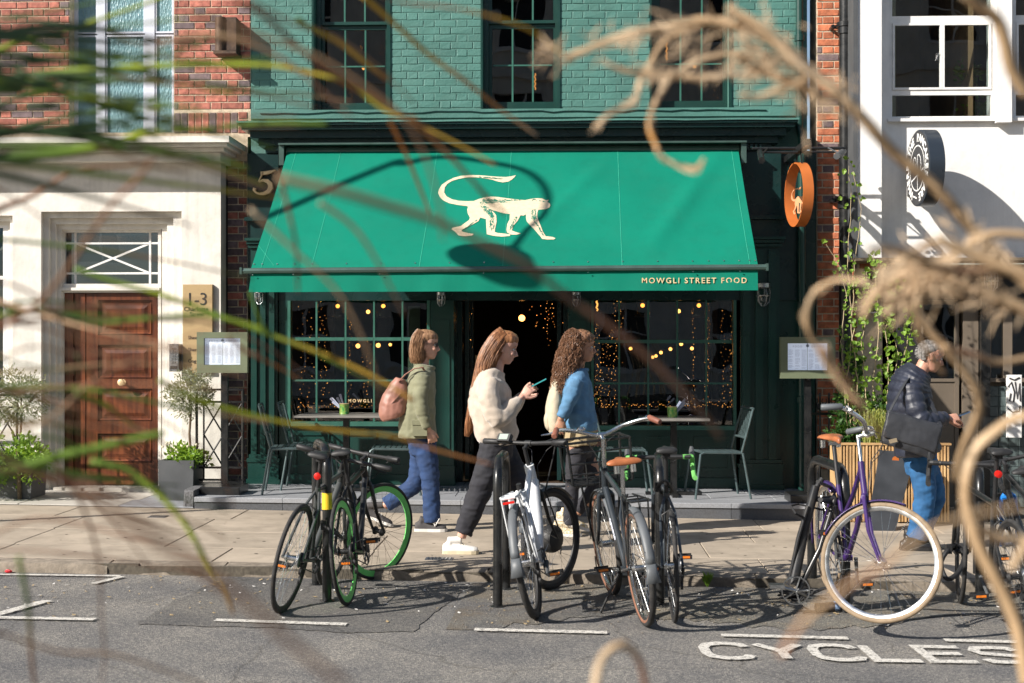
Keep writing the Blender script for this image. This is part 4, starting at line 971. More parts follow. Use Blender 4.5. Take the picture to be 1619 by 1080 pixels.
def stroke(x, y, ang, L, w):
    w *= 1.35; dx, dy = math.cos(ang)*L, math.sin(ang)*L; nx, ny = -math.sin(ang)*w, math.cos(ang)*w
    mb.add([mk(x-nx, y-ny, .0065), mk(x+dx, y+dy, .0065), mk(x+nx, y+ny, .0065)], [(0, 1, 2)])
for k in range(170): x = rnd.uniform(690, 1130); stroke(x, rnd.uniform(348, 395)+(x-700)*.03, rnd.uniform(.1, .6), rnd.uniform(18, 42), rnd.uniform(2, 4))
for k in range(90): t_ = rnd.random(); stroke(680+120*t_+rnd.uniform(-22, 22), 395+130*t_+rnd.uniform(-25, 25), rnd.uniform(.9, 1.4), rnd.uniform(18, 38), rnd.uniform(2, 4))
for k in range(70): stroke(rnd.uniform(1215, 1268), rnd.uniform(430, 580), rnd.uniform(1.3, 1.9), rnd.uniform(16, 34), rnd.uniform(2, 4))
for k in range(30): t_ = rnd.random(); stroke(1240+100*t_+rnd.uniform(-8, 8), 600+150*t_, 1.0, 20, 3)
for k in range(40): stroke(rnd.uniform(770, 820), rnd.uniform(520, 700), rnd.uniform(1.4, 1.9), rnd.uniform(14, 30), 3)
for k in range(24): t_ = rnd.random(); stroke(1060-70*t_+rnd.uniform(-12, 12), 545+140*t_, rnd.uniform(1.6, 2.1), 22, 3)
for k in range(40): a = rnd.uniform(0, 6.28); stroke(1245+24*math.cos(a), 385+30*math.sin(a), a+1.6, 16, 4)
for k in range(24): t_ = rnd.random(); stroke(640-150*t_, 575+105*t_+rnd.uniform(-6, 6), 2.5, 22, 2.5)
for (x, y, a, L) in ((1335, 378, .3, 40), (1350, 392, 1.2, 26), (1385, 420, 2.2, 24), (1375, 447, 3.3, 30), (1300, 372, .1, 26)): stroke(x, y, a, L, 5)
for k in range(36): t_ = rnd.random(); stroke(640+260*t_+rnd.uniform(-5,5), 121+rnd.uniform(-3, 8)+18*t_, .12, 26, 2)
part("hatching", mb, M_['hatch'], logo, kind='stuff')
# lettering on the valance
me = text_mesh("MOWGLI STREET FOOD", .078, .0012, 1.32, 'LEFT', .001, M_['gold'])
w_ = max(v.co.x for v in me.vertices)-min(v.co.x for v in me.vertices); a, b = P(1015, 444, YA1-.022), P(1181, 443, YA1-.022); s = (b-a).length/w_
M = face_M((a.x, YA1-.007, a.z)) @ Matrix.Diagonal((s, s*1.0, 1, 1)); mnx = min(v.co.x for v in me.vertices)
for v in me.vertices: v.co.x -= mnx
place("lettering", me, val, M)

# ================================================================== SIGNS
# golden numeral 5
p = P(417, 288, 14.30); t = empty("house_number", p, "gilded old style numeral 5 fixed to the green fascia left of the awning", "number sign")
S_ = .27; mb = MB()
def num_pt(x, y): return Vector((p.x+(x-.5)*S_*.95, 14.27, p.z+(.5-y)*S_))
five = [(.30,.50,.022),(.48,.44,.045),(.66,.47,.075),(.77,.58,.095),(.79,.72,.098),(.70,.86,.08),(.52,.94,.055),(.34,.95,.038),(.20,.90,.035),(.13,.81,.05),(.16,.73,.062)]
def blade2(mb, pts, M2=None):
    ou, inn = [], []
    for i, (x, y, w) in enumerate(pts):
        x0, y0 = pts[max(i-1, 0)][:2]; x1, y1 = pts[min(i+1, len(pts)-1)][:2]; L = math.hypot(x1-x0, y1-y0) or 1; nx, ny = -(y1-y0)/L*w, (x1-x0)/L*w
        ou.append((x+nx, y+ny)); inn.append((x-nx, y-ny))
    for i in range(len(pts)-1):
        q = [ou[i], ou[i+1], inn[i+1], inn[i]]; f = [num_pt(*c) for c in q]; bk = [v+Vector((0, .045, 0)) for v in f]
        mb.add(f+bk, [(0,1,2,3),(7,6,5,4),(0,4,5,1),(2,6,7,3),(1,5,6,2),(3,7,4,0)])
blade2(mb, five); blade2(mb, [(.30,.50,.02),(.50,.13,.02)]); blade2(mb, [(.40,.17,.055),(.58,.17,.062),(.78,.13,.055),(.98,.06,.012)])
part("numeral", mb, M_['gold'], t)
# 1-3 name plate
YP = 14.19; pl = empty("address_plate", (X(315, YP), YP, Z(520, YP)), "tall brass address plate reading 1-3 beside the timber door", "sign")
mb = MB(); mb.bevbox(X(289, 14.16), X(336, 14.16), 14.158, 14.198, Z(590, 14.16), Z(449, 14.16), .003)
mb.m[0] = 0; plate = part("plate", mb, mat("brushed_brass_plate", (.50,.36,.19), .45, metal=.35, var=.08, vs=60, stretch=(1,1,8)), pl)
def sign_text(txt, px, py, Y, h_px, parent, mt, align='CENTER', sp=1.0, bold=0.0, name="lettering", scx=1):
    s = h_px/FPX*Y/.7; me = text_mesh(txt, s, .0006, sp, align, bold, mt); q = P(px, py, Y)
    return place(name, me, parent, face_M((q.x, Y, q.z)) @ Matrix.Diagonal((scx, 1, 1, 1)))
sign_text("1-3", 311, 474, 14.155, 20, plate, M_['black_ink'], sp=.95)
sign_text("Charlotte", 310, 489, 14.155, 7, plate, M_['ink'] if 0 else M_['black_ink']); sign_text("Street", 311, 497, 14.155, 6.5, plate, M_['black_ink'])
for txt, y_ in (("Sheen", 534), ("Sherm", 553), ("Cog", 571)): sign_text(txt, 297, y_, 14.155, 5.5, plate, M_['black_ink'], 'LEFT')
# entry phone
t = empty("entry_phone", (X(275, 14.2), 14.2, Z(568, 14.2)), "grey entry phone keypad on the cream wall beside the timber door", "keypad")
mb = MB(); a, b = X(266, 14.05), X(281, 14.05); mb.bevbox(a, b, 14.08, 14.199, Z(588, 14.1), Z(544, 14.1), .006); k_ = part("case", mb, M_['steel'], t)
for r in range(5):
    for c in range(3): mb = MB(); xx = a+.022+c*.026; z_ = Z(553, 14.1)-r*.034; mb.box(xx, xx+.016, 14.073, 14.08, z_, z_+.02); part("button", mb, M_['chrome'], k_)
mb = MB(); mb.box(a+.012, b-.012, 14.076, 14.0795, Z(584, 14.1), Z(579, 14.1)); part("display", mb, M_['blackm'], k_)
# framed menu boards on posts
def menu_stand(pxa, pxb, pya, pyb, Y, label, ppx, tilt=0):
    a, b = X(pxa, Y), X(pxb, Y); z0, z1 = Z(pyb, Y), Z(pya, Y); xm = X(ppx, Y+.05); base = tz(xm)
    t = empty("menu_stand", (xm, Y, base), label, "menu board", "lit menu boards at the ends of the terrace")
    mb = MB(); f = .075
    mb.box(a, b, Y, Y+.07, z0, z0+f); mb.box(a, b, Y, Y+.07, z1-f*.75, z1); mb.box(a, a+f*.9, Y, Y+.07, z0+f, z1-f*.75); mb.box(b-f*.9, b, Y, Y+.07, z0+f, z1-f*.75); mb.box(a+.01, b-.01, Y+.05, Y+.07, z0+.01, z1-.01)
    fr = part("frame", mb, M_['sage'], t)
    xa, xb, za, zb = a+f*.9+.002, b-f*.9-.002, z0+f+.002, z1-f*.75-.002; xc = (xa+xb)/2
    for k, (c, d) in enumerate(((xa, xc-.002), (xc+.002, xb))):
        mb = MB(); mb.v = []; n = 6
        for i in range(n+1):
            xx = c+(d-c)*i/n; w = .006*math.sin(math.pi*i/n); mb.v += [(xx, Y+.035-w, za), (xx, Y+.035-w, zb)]
        for i in range(n): mb.f.append((i*2, i*2+2, i*2+3, i*2+1)); mb.m.append(0)
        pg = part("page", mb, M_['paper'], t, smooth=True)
        mb = MB(); r_ = random.Random(k+int(pxa)); 
        for col in range(3):
            z_ = zb-.062
            while z_ > za+.012:
                L_ = (d-c)/3; x0 = c+.008+col*L_; 
                if r_.random() > .12: mb.quad((x0, Y+.0265, z_), (x0+L_*r_.uniform(.5, .85), Y+.0265, z_), (x0+L_*r_.uniform(.5, .85), Y+.0265, z_+.0018), (x0, Y+.0265, z_+.0018))
                z_ -= .0085
        part("small_print", mb, M_['ink'], pg, kind='stuff')
        me = text_mesh("FOOD" if k == 0 else "DRINKS", .024, .0003, 1.5, 'CENTER', 0, M_['ink']); place("heading", me, pg, face_M(((c+d)/2, Y+.0262, zb-.03)))
    mb = MB(); mb.lathe([(.014, 0), (.014, .001)], 14, M=Matrix.Translation((xc, Y+.024, zb-.022)), axis='y'); part("emblem", mb, M_['ink'], t)
    mb = MB(); mb.box(xa, xb, Y+.012, Y+.015, za, zb); part("glazing", mb, glass("menu_glazing", (.93,.95,.95), .6, bump=0) if "menu_g" not in M_ else M_["menu_g"], t)
    mb = MB(); mb.box(xm-.03, xm+.03, Y+.071, Y+.11, base+.08, z1-.1); mb.cyl((xm, Y+.03, z0-.018), (xm, Y+.03, z0), .012, 8); part("post", mb, M_['black'], t)
    mb = MB(); mb.bevbox(xm-.19, xm+.19, Y-.12, Y+.25, base, base+.075, .008); part("base", mb, M_['black'], t)
menu_stand(311, 391, 525, 590, 13.35, "sage framed menu board on a post by the lattice railing, left end of the terrace", 354)
menu_stand(1234, 1321, 533, 598, 13.25, "sage framed menu board on a post at the right end of the terrace", 1278)

# orange ring sign on its bracket
YR = 13.35; c = P(1263, 308, YR); t = empty("hanging_ring_sign", (c.x, 14.2, c.z), "orange metal ring sign with a monkey cut out, hanging under a black lamp bracket", "hanging sign")
orange = mat("orange_painted_metal", (.50,.14,.03), .4, var=.08, dirt=.08)
ry, rz_ = .30, .305; cyp = 13.62; ang = R(78)
c = P(1263, 308, cyp); RM = Matrix.Translation(c) @ Matrix.Rotation(R(8), 4, 'Z')
mb = MB(); n = 40; T_ = .10
for (r0, sgn) in ((.30, 1), (.288, -1)):
    pass
vs = []; 
for i in range(n):
    a = 2*math.pi*i/n; cs, sn = math.cos(a), math.sin(a)
    for (rr, xx) in ((.305, -T_/2), (.305, T_/2), (.293, T_/2), (.293, -T_/2)): vs.append((xx, rr*cs, rr*sn))
mb.add([RM @ Vector(v) for v in vs], [f for i in range(n) for k in range(4) for f in ((i*4+k, i*4+(k+1) % 4, ((i+1) % n)*4+(k+1) % 4, ((i+1) % n)*4+k),)])
ring = part("ring", mb, orange, t, smooth=True)
mb = MB()
mm = [(x, y) for x, y in MK]
def mkr(a, b, xo): return RM @ Vector((xo, -(a-850)/1250*.47, -(b-450)/1250*.47-.06))
mb.prism([(a, b) for a, b in MK], lambda a, b: mkr(a, b, -.003), lambda a, b: mkr(a, b, .003)); part("monkey_cutout", mb, mat("copper_cutout", (.75,.36,.18), .45, var=.1), ring)
mb = MB(); topz = c.z+.305
for yy in (-.10, .10): mb.cyl(RM @ Vector((0, yy, .28)), (c.x, c.y+yy, topz+.09), .008, 6)
part("hanger", mb, M_['black'], t)
mb = MB(); bz = topz+.12; mb.box(c.x-.03, c.x+.03, cyp-.55, 14.38, bz-.03, bz+.03); 
zq = bz-.005
mb.cyl((c.x-.44, cyp+.02, bz+.02), (c.x+.44, cyp+.02, bz+.02), .014, 8); mb.cyl((c.x-.40, cyp-.08, bz-.03), (c.x+.33, cyp-.08, bz-.03), .011, 8)
part("bracket", mb, M_['black'], t)
for s in (-1, 1):
    mb = MB(); a = Vector((c.x+s*.42, cyp+.12, bz+.0)); b = Vector((c.x+s*.42-.02 if s > 0 else c.x-.40, cyp-.42, bz-.10))
    if s < 0: a = Vector((c.x-.36, cyp+.05, bz)); b = Vector((c.x-.42, cyp-.50, bz-.16))
    else: a = Vector((c.x+.44, cyp+.10, bz-.0)); b = Vector((c.x+.27, cyp-.46, bz-.12))
    mb.cyl(a, b, .030, 12); mb.cyl(a.lerp(b, .5), (a.lerp(b, .5).x*.5+c.x*.5+s*.1, cyp, bz+.02), .008, 6); part("spotlight", mb, M_['black'] if s < 0 else M_['planter'], t, smooth=True)

# round pancake sign
YPK = 13.75; c = P(1463, 266, YPK); t = empty("round_wall_sign", (c.x, 14.2, c.z), "round black projecting sign with white lettering WHERE THE PANCAKES ARE on the white wall", "hanging sign")
navy = mat("dark_navy_sign_paint", (.025,.033,.045), .3, var=.1); facec = mat("charcoal_sign_face", (.045,.045,.048), .5, var=.1)
RM = Matrix.Translation(c) @ Matrix.Rotation(R(4), 4, 'Z'); rr = .365
mb = MB(); mb.lathe([(rr*.97, -.075), (rr, -.07), (rr, .07), (rr*.97, .075)], 56, M=RM, axis='x'); dr = part("drum", mb, navy, t, smooth=True)
mb = MB(); mb.lathe([(rr*.965, -.078), (rr*.965, -.0755)], 56, M=RM, axis='x'); fc = part("face", mb, facec, dr)
mb = MB(); mb.box(c.x-.06, c.x+.06, 14.0, 14.22, c.z-.22, c.z+.19); part("mount", mb, M_['black'], t)
Wm = mat("white_sign_lettering", (.85,.85,.83), .5, var=.02)
FM = RM @ Matrix.Translation((-.0785, 0, 0)) @ Matrix(((0,0,-1,0),(-1,0,0,0),(0,1,0,0),(0,0,0,1)))   # local x -> -Y (to the right on the face seen from the left)
def on_face(a, b, k=0): return FM @ Vector((a, b, .001+k))
mb = MB()
def arcline(pts, w):
    for i in range(len(pts)-1):
        a, b = Vector(pts[i]), Vector(pts[i+1]); d = (b-a).normalized(); n = Vector((-d.y, d.x))*w/2; a = a-d*w*.2; b = b+d*w*.2
        mb.quad(on_face(*(a+n)), on_face(*(b+n)), on_face(*(b-n)), on_face(*(a-n)))
arcline([(.215*math.cos(i*math.pi/24), .215*math.sin(i*math.pi/24)) for i in range(49)], .012)
arcline([(-.075+.042*math.cos(i*math.pi/12), .055+.055*math.sin(i*math.pi/12)) for i in range(25)], .012)
arcline([(.01, .12), (.01, -.21)], .012); arcline([(.01, .12), (.06, .125), (.10, .09), (.115, .03), (.10, -.03), (.05, -.07), (.01, -.08)], .012); arcline([(-.18, -.115), (.19, -.02)], .012)
part("emblem", mb, Wm, fc)
txt = "WHERE THE PANCAKES ARE —"; n = len(txt)
for i, ch in enumerate(txt):
    if ch == ' ': continue
    th = R(232)-i*2*math.pi/(n+.6)
    me = text_mesh(ch, .105, .0006, 1, 'CENTER', .004, Wm)
    place("letter", me, fc, FM @ Matrix.Rotation(th, 4, 'Z') @ Matrix.Translation((.285, 0, .0012)) @ Matrix.Rotation(-math.pi/2, 4, 'Z'))
# rusty box on the brick wall
t = empty("wall_box", P(360, 52, 14.4), "rusty brown metal box fixed to the red brick wall above the stone cornice", "metal box")
rust = mat("rusty_iron", (.055,.033,.024), .6, metal=.3, var=.4, vs=14, bump=.002, bs=50, col2=(.11,.065,.04))
a, b, z0, z1 = X(341, 14.3), X(374, 14.3), Z(78, 14.3), Z(24, 14.3)
mb = MB(); mb.tube([(a+.05, 14.30, z0), (a+.05, 14.30, z1)], .055, 14); mb.box(a+.06, b, 14.28, 14.485, z0+.01, z1); part("body", mb, rust, t, smooth=True)
mb = MB(); mb.box(a-.01, b+.01, 14.24, 14.485, z0-.03, z0-.001); part("bottom_plate", mb, rust, t)
# small bulkhead lamps
for (px, py, Y, lab) in ((409, 466, 14.25, "small glass bulkhead lamp under the left end of the awning"), (697, 469, 14.3, "small caged bulkhead lamp left of the restaurant doorway"), (911, 469, 14.3, "small caged bulkhead lamp right of the restaurant doorway"), (1207, 459, 14.22, "larger caged brass bulkhead lamp right of the awning"), (1567, 436, 14.3, "caged bulkhead lamp above the shop window at the right edge")):
    c = P(px, py, Y); k = 1.35 if px > 1200 else .85
    t = empty("bulkhead_lamp", c, lab, "wall lamp", "caged bulkhead lamps on the shopfronts")
    mb = MB(); mb.lathe([(.03*k, .055*k), (.05*k, .05*k), (.05*k, .02*k), (.035*k, .012*k)], 14, M=Matrix.Translation(c)); mb.box(c.x-.02, c.x+.02, c.y, (14.38 if px < 1500 else 14.46), c.z+.03*k, c.z+.05*k); part("holder", mb, M_['steel'], t, smooth=True)
    mb = MB(); mb.lathe([(.034*k, .012*k), (.042*k, -.03*k), (.036*k, -.085*k), (.015*k, -.10*k)], 14, M=Matrix.Translation(c)); part("globe", mb, glass("lamp_globe_glass", (.85,.88,.88), 1.2) if "lg" not in M_ else M_["lg"], t, smooth=True)
    mb = MB()
    for i in range(5):
        a = 2*math.pi*i/5; mb.tube([(c.x+.046*k*math.cos(a)*q, c.y+.046*k*math.sin(a)*q, c.z+zz_*k) for q, zz_ in ((1, .02), (1.08, -.03), (.95, -.085), (.3, -.115))], .0035*k, 5)
    mb.torus((c.x, c.y, c.z-.04*k), .05*k, .0035*k, 16, 5, 'z'); part("cage", mb, M_['steel'], t)

# ================================================================== INSIDE: pendants and fairy lights
def pendant(px, py, Y, big=1.0, shade=True, lab=""):
    c = P(px, py, Y); t = empty("pendant_lamp", c, lab, "pendant lamp", "warm pendant lamps inside the restaurant")
    mb = MB(); mb.ball(c, .022*big, 10, 7); part("bulb", mb, M_['bulb'], t, smooth=True)
    if shade:
        mb = MB(); mb.lathe([(.045, .08), (.06, .05), (.085, -.09), (.082, -.12)], 18, M=Matrix.Translation(c)); part("glass_shade", mb, M_['pglass'], t, smooth=True)
        mb = MB(); mb.lathe([(.02, .14), (.035, .13), (.048, .085), (.048, .075)], 12, M=Matrix.Translation(c)); mb.torus((c.x, c.y, c.z-.12), .083, .005, 18, 5, 'z')
        part("cap", mb, M_['blackm'], t)
    mb = MB(); mb.cyl((c.x, c.y, c.z+(.14 if shade else .02)), (c.x, c.y, 3.295), .004, 5); part("cord", mb, M_['blackm'], t)
M_['pglass'] = glass("amber_pendant_glass", (.9,.72,.5), 1.0)
for (px, py, Y, bg_, sh, lab) in ((534, 484, 15.1, 1, True, "glass shaded pendant, leftmost in the left shop window"), (582, 493, 15.3, 1, False, "bare glowing bulb between two glass pendants in the left window"), (606, 484, 15.1, 1, True, "glass shaded pendant, rightmost in the left shop window"),
    (566, 547, 17.5, 1.3, False, "distant orange bulb below the bar rail in the left window"), (598, 546, 17.5, 1.3, False, "second distant orange bulb below the bar rail in the left window"), (617, 545, 18, .9, False, "faint distant bulb beside the woman in the olive jacket"),
    (825, 503, 16.5, 1.7, False, "round amber globe hanging in the dark doorway"), (729, 548, 16, .9, False, "dim bulb at the left edge of the doorway"),
    (1016, 483, 15.1, 1, True, "glass shaded pendant, left one in the right shop window"), (1073, 492, 15.3, 1, False, "bare glowing bulb between the pendants of the right window"), (1105, 483, 15.1, 1, True, "glass shaded pendant, right one in the right shop window")): pendant(px, py, Y, bg_, sh, lab)
pts = [(997, 551, 16), (1032, 565, 17.5), (1037, 563, 17.3), (1045, 557.5, 16.9), (1060, 552, 16.4), (1077, 544, 15.9), (1094, 551, 15.6)]
fs = empty("festoon_lights", P(1045, 545, 16.5), "string of seven festoon bulbs inside the right shop window", "festoon lights")
for q in pts: mb = MB(); mb.ball(P(*q), .020, 8, 6); part("bulb", mb, M_['bulb'], fs, smooth=True)
mb = MB(); mb.tube([P(q[0], q[1]-4, q[2]) for q in pts], .004, 5); part("cable", mb, M_['blackm'], fs)
def fairy(name, px, py0, py1, Y, n, spread, lab, dim=.5, seed=0, horiz=None):
    r_ = random.Random(seed+int(px*3)+int(py0)); c = P(px, (py0+py1)/2, Y)
    n = max(8, int(n*.6)); t = empty("fairy_light_string", c, lab, "fairy lights", "warm fairy light curtains inside the windows"); A, B = MB(), MB(); wire = []
    for i in range(n):
        f = i/(n-1)
        if horiz: x_ = px+(horiz-px)*f+r_.uniform(-1, 1); y_ = r_.triangular(py0, py1, py1)
        else: x_ = px+r_.gauss(0, spread); y_ = py0+(py1-py0)*f+r_.uniform(-2, 2)
        q = P(x_, y_, Y+r_.uniform(-.03, .03)); wire.append(q); (A if r_.random() > dim else B).ball(q, r_.uniform(.0024, .0045), 5, 3)
    if A.v: part("bright_bulbs", A, M_['fairy'], t, kind='stuff')
    if B.v: part("dim_bulbs", B, M_['fairy_dim'], t, kind='stuff')
    mb = MB(); mb.tube(wire, .0007, 3); part("wire", mb, M_['blackm'], t)
FS = [(478, 486, 650, 14.75, 34, 3.0, .5), (491, 495, 655, 14.95, 42, 4.0, .5), (508, 476, 640, 14.75, 60, 4.5, .4), (513, 500, 620, 15.1, 30, 2, .5), (552, 490, 650, 14.8, 60, 2.6, .4), (575, 560, 620, 14.9, 18, 1.5, .5), (582, 540, 622, 14.9, 30, 1.8, .4),
      (678, 470, 545, 14.8, 24, 1.2, .5), (741, 480, 560, 15.4, 26, 3, .7), (868, 470, 545, 15.6, 26, 2.5, .6), (852, 480, 520, 15.4, 26, 10, .5), (878, 480, 520, 15.4, 22, 8, .6),
      (944, 500, 640, 14.7, 80, 5, .3), (951, 540, 640, 14.9, 70, 5, .4), (967, 520, 640, 14.75, 85, 5, .3), (975, 480, 600, 14.8, 50, 4, .4), (981, 470, 530, 14.8, 24, 2.5, .4), (1096, 490, 630, 14.8, 40, 1.2, .4), (1117, 500, 640, 14.75, 60, 2, .3), (1120, 480, 600, 15, 40, 2, .5),
      (1143, 490, 640, 14.8, 46, 2.5, .4), (1155, 500, 645, 14.8, 50, 2.6, .4), (1158, 560, 640, 14.9, 34, 2.0, .4)]
places = ["left window", "doorway", "right window"]
for i, (px, a, b, Y, n, sp, dm) in enumerate(FS):
    w = "left shop window" if px < 700 else ("dark doorway" if px < 930 else "right shop window")
    fairy("f", px, a, b, Y, n, sp, "warm fairy light strand hanging in the %s, number %s from its left" % (w, ["one","two","three","four","five","six","seven","eight","nine","ten","eleven"][[k for k, q in enumerate([g for g in FS if ("left" if g[0] < 700 else "d" if g[0] < 930 else "r") == ("left" if px < 700 else "d" if px < 930 else "r")]) if q[0] == px and q[1] == a][0]]), dm, i)
fairy("f", 950, 634, 644, 14.7, 140, 0, "low heap of fairy lights along the sill of the right shop window", .3, 91, horiz=1160)
fairy("f", 470, 636, 645, 14.7, 70, 0, "low run of fairy lights along the sill of the left shop window", .5, 92, horiz=590)
for i, (px, a, b, n, sp) in enumerate(((521, 82, 95, 10, 2), (555, 108, 155, 26, 2), (517, 105, 158, 14, 5), (571, 72, 82, 9, 1), (606, 70, 88, 16, 4), (772, 108, 150, 18, 2), (1062, 80, 130, 10, 3), (1100, 72, 88, 18, 14), (1130, 74, 86, 14, 10), (1132, 100, 155, 20, 2))):
    k = "left" if px < 700 else ("middle" if px < 1000 else "right"); ordn = ["first", "second", "third", "fourth", "fifth"][i if px < 700 else (0 if px < 1000 else i-6)]
    fairy("f", px, a, b, 15.1, n, sp, "%s sparse fairy light strand behind the %s upstairs sash window" % (ordn, k), .6, 40+i)
for (px, py0, py1, Y, lab) in ((846, 116, 142, 15.2, "glowing amber tube bulb behind the middle upstairs window"), (1054, 67, 95, 15.2, "glowing amber tube bulb behind the right upstairs window"), (944, 463, 492, 15.0, "glowing amber tube bulb hanging at the left of the right shop window")):
    a, b = P(px, py0, Y), P(px, py1, Y); t = empty("tube_lamp", a, lab, "filament lamp")
    mb = MB(); mb.tube([b.lerp(a, k/10)+Vector((.008*math.sin(k*2.2), 0, 0)) for k in range(11)], .008, 6); part("filament", mb, M_['fairy'], t); mb = MB(); mb.cyl(a, (a.x, a.y, a.z+.35), .003, 5); part("cord", mb, M_['blackm'], t)
for (px, py) in ((575, 108), (1098, 105)):
    c = P(px, py, 15.4); t = empty("ceiling_bulb", c, "single warm bulb behind the %s upstairs window" % ("left" if px < 700 else "right"), "light bulb"); mb = MB(); mb.ball(c, .02, 8, 6); part("bulb", mb, M_['bulb'], t); mb = MB(); mb.cyl(c, (c.x, c.y, c.z+.6), .003, 5); part("cord", mb, M_['blackm'], t)
# small lettering on the glass
g = empty("window_lettering", P(569, 634, YS+.02), "small gold lettering MOWGLI on the left shop window glass", "window lettering")
sign_text("MOWGLI", 569, 634, YS+.026, 5.0, g, M_['gold'], sp=1.5, bold=.001)

# ================================================================== STREET LAMP to the left (its shadow falls on the awning)
s_ = SUN/SUN.y
def back(px, py, Y0, v=None):
    u, v = canopy_uv(px, py); q = canopy_pt(u, v); return q-s_*(q.y-Y0)
YLP = 9.98; base = back(440, 332, YLP); lx = base.x
t = empty("street_lamp", (lx, YLP, gz(lx)), "tall black crook armed street lamp at the kerb left of the view", "street lamp")
top = back(600, 268, YLP); arm = [Vector((lx, YLP, gz(lx))), Vector((lx, YLP, top.z-.5))]
mb = MB(); mb.tube([(lx, YLP, gz(lx)), (lx, YLP, gz(lx)+1.0)], .085, 14); part("base", mb, M_['black'], t)
mb = MB(); crook = [Vector((lx, YLP, gz(lx)+1.0)), Vector((lx, YLP, top.z-.4))]+[back(px, py, YLP) for px, py in ((640, 258), (700, 248), (770, 255), (830, 268), (862, 295), (862, 335), (835, 362))]
cs = []
for i in range(1, len(crook)-1):
    p0, p1, p2, p3 = crook[i-1], crook[i], crook[i+1], crook[min(i+2, len(crook)-1)]
    for k in range(6): x = k/6; cs.append((p1*2+(p2-p0)*x+(p0*2-p1*5+p2*4-p3)*x*x+(p1*3-p0-p2*3+p3)*x**3)*.5)
mb.tube([crook[0]]+cs+[crook[-1]], [.05]+[.045-.016*i/len(cs) for i in range(len(cs))]+[.028], 10); part("pole", mb, M_['black'], t, smooth=True)
hb = back(780, 408, YLP); mb = MB(); mb.lathe([(.05, .30), (.10, .22), (.30, .10), (.40, -.02), (.40, -.06), (.1, -.10)], 24, M=Matrix.Translation(hb) @ Matrix.Scale(.85, 4)); mb.cyl(hb+Vector((0, 0, .24)), crook[-1], .03, 8); part("lantern", mb, M_['black'], t, smooth=True)
# ================================================================== TERRACE FURNITURE
def build_chair(name, loc, rotz, label):
    """slatted metal cafe chair; local +x is the way the sitter faces"""
    M = Matrix.Translation(loc) @ Matrix.Rotation(rotz, 4, 'Z')
    t = empty(name, loc, label, "chair", "slatted metal cafe chairs on the terrace", rot=(0, 0, rotz)); r = .0115
    for s in (-1, 1):
        mb = MB(); mb.tube([(.26, s*.235, 0), (.205, s*.21, .42), (.17, s*.205, .435)], r, 8); part("leg", mb, M_['furn'], t, M, smooth=True)
        mb = MB(); mb.tube([(-.27, s*.235, 0), (-.20, s*.205, .43)], r, 8); part("leg", mb, M_['furn'], t, M, smooth=True)
        mb = MB(); mb.tube([(-.19, s*.2, .43), (-.235, s*.205, .60), (-.30, s*.2, .84)], r, 8); part("back_post", mb, M_['furn'], t, M, smooth=True)
    mb = MB(); mb.tube([(.19, -.205, .437), (.19, .205, .437), (-.19, .2, .43), (-.19, -.2, .43)], r, 8, closed=True); part("seat_frame", mb, M_['furn'], t, M, smooth=True)
    for i in range(7): xx = .15-.052*i; mb = MB(); mb.box(xx-.019, xx+.019, -.195, .195, .440, .446); part("seat_slat", mb, M_['furn'], t, M)
    for i in range(9):
        yy = -.17+.0425*i; mb = MB(); mb.tube([(-.245, yy, .56), (-.30, yy, .82)], .012, 4, flat=(.25, 1)); part("back_slat", mb, M_['furn'], t, M)
    for z_, x_ in ((.57, -.228), (.845, -.302)): mb = MB(); mb.tube([(x_, -.2, z_), (x_-.012, 0, z_), (x_, .2, z_)], r, 8); part("back_rail", mb, M_['furn'], t, M, smooth=True)
    return t
def tpt(px, Y): x = X(px, Y); return Vector((x, Y, tz(x)))
for (px, Y, rz_deg, lab) in ((462, 13.55, 8, "metal cafe chair nearest the left pilaster, its back to the railing"), (492, 13.95, 4, "metal cafe chair tucked behind the other at the left end of the left table"), (622, 13.62, 184, "metal cafe chair behind the woman in the olive jacket, facing the left table"),
                             (1133, 13.60, 188, "metal cafe chair at the right end of the right table"), (985, 13.75, 3, "metal cafe chair behind the town bicycle, left of the right table")):
    build_chair("cafe_chair", tpt(px, Y), R(rz_deg), lab)
def build_table(px0, px1, Y, label, parasol=False):
    a, b = X(px0, Y), X(px1, Y); xm = (a+b)/2; base = tz(xm); c = Vector((xm, Y, base)); M = Matrix.Translation(c); h = .745; w = (b-a)/2
    t = empty("cafe_table", c, label, "table", "cafe tables on the terrace")
    mb = MB(); mb.bevbox(-w, w, -.31, .31, h-.022, h, .004, M); part("table_top", mb, M_['tabletop'], t, M=I4)
    mb = MB(); mb.box(-.03, .03, -.03, .03, .03, h-.04, M); mb.box(-.2, .2, -.2, .2, h-.04, h-.023, M); part("pedestal", mb, M_['black'], t)
    for s, ax in ((1, 0), (1, 1)):
        mb = MB(); 
        if ax: mb.box(-.03, .03, -.27, .27, .0, .03, M)
        else: mb.box(-.27, .27, -.029, .029, .0005, .031, M)
        part("foot", mb, M_['black'], t)
    return c+Vector((0, 0, h))
tl = build_table(474, 622, 13.72, "cafe table with a green cutlery tin in front of the left shop window")
tr = build_table(1012, 1118, 13.72, "cafe table with a green cutlery tin in front of the right shop window")
label_g = mat("bright_green_tin_label", (.03,.42,.10), .35, var=.3, vs=40, col2=(.45,.55,.12))
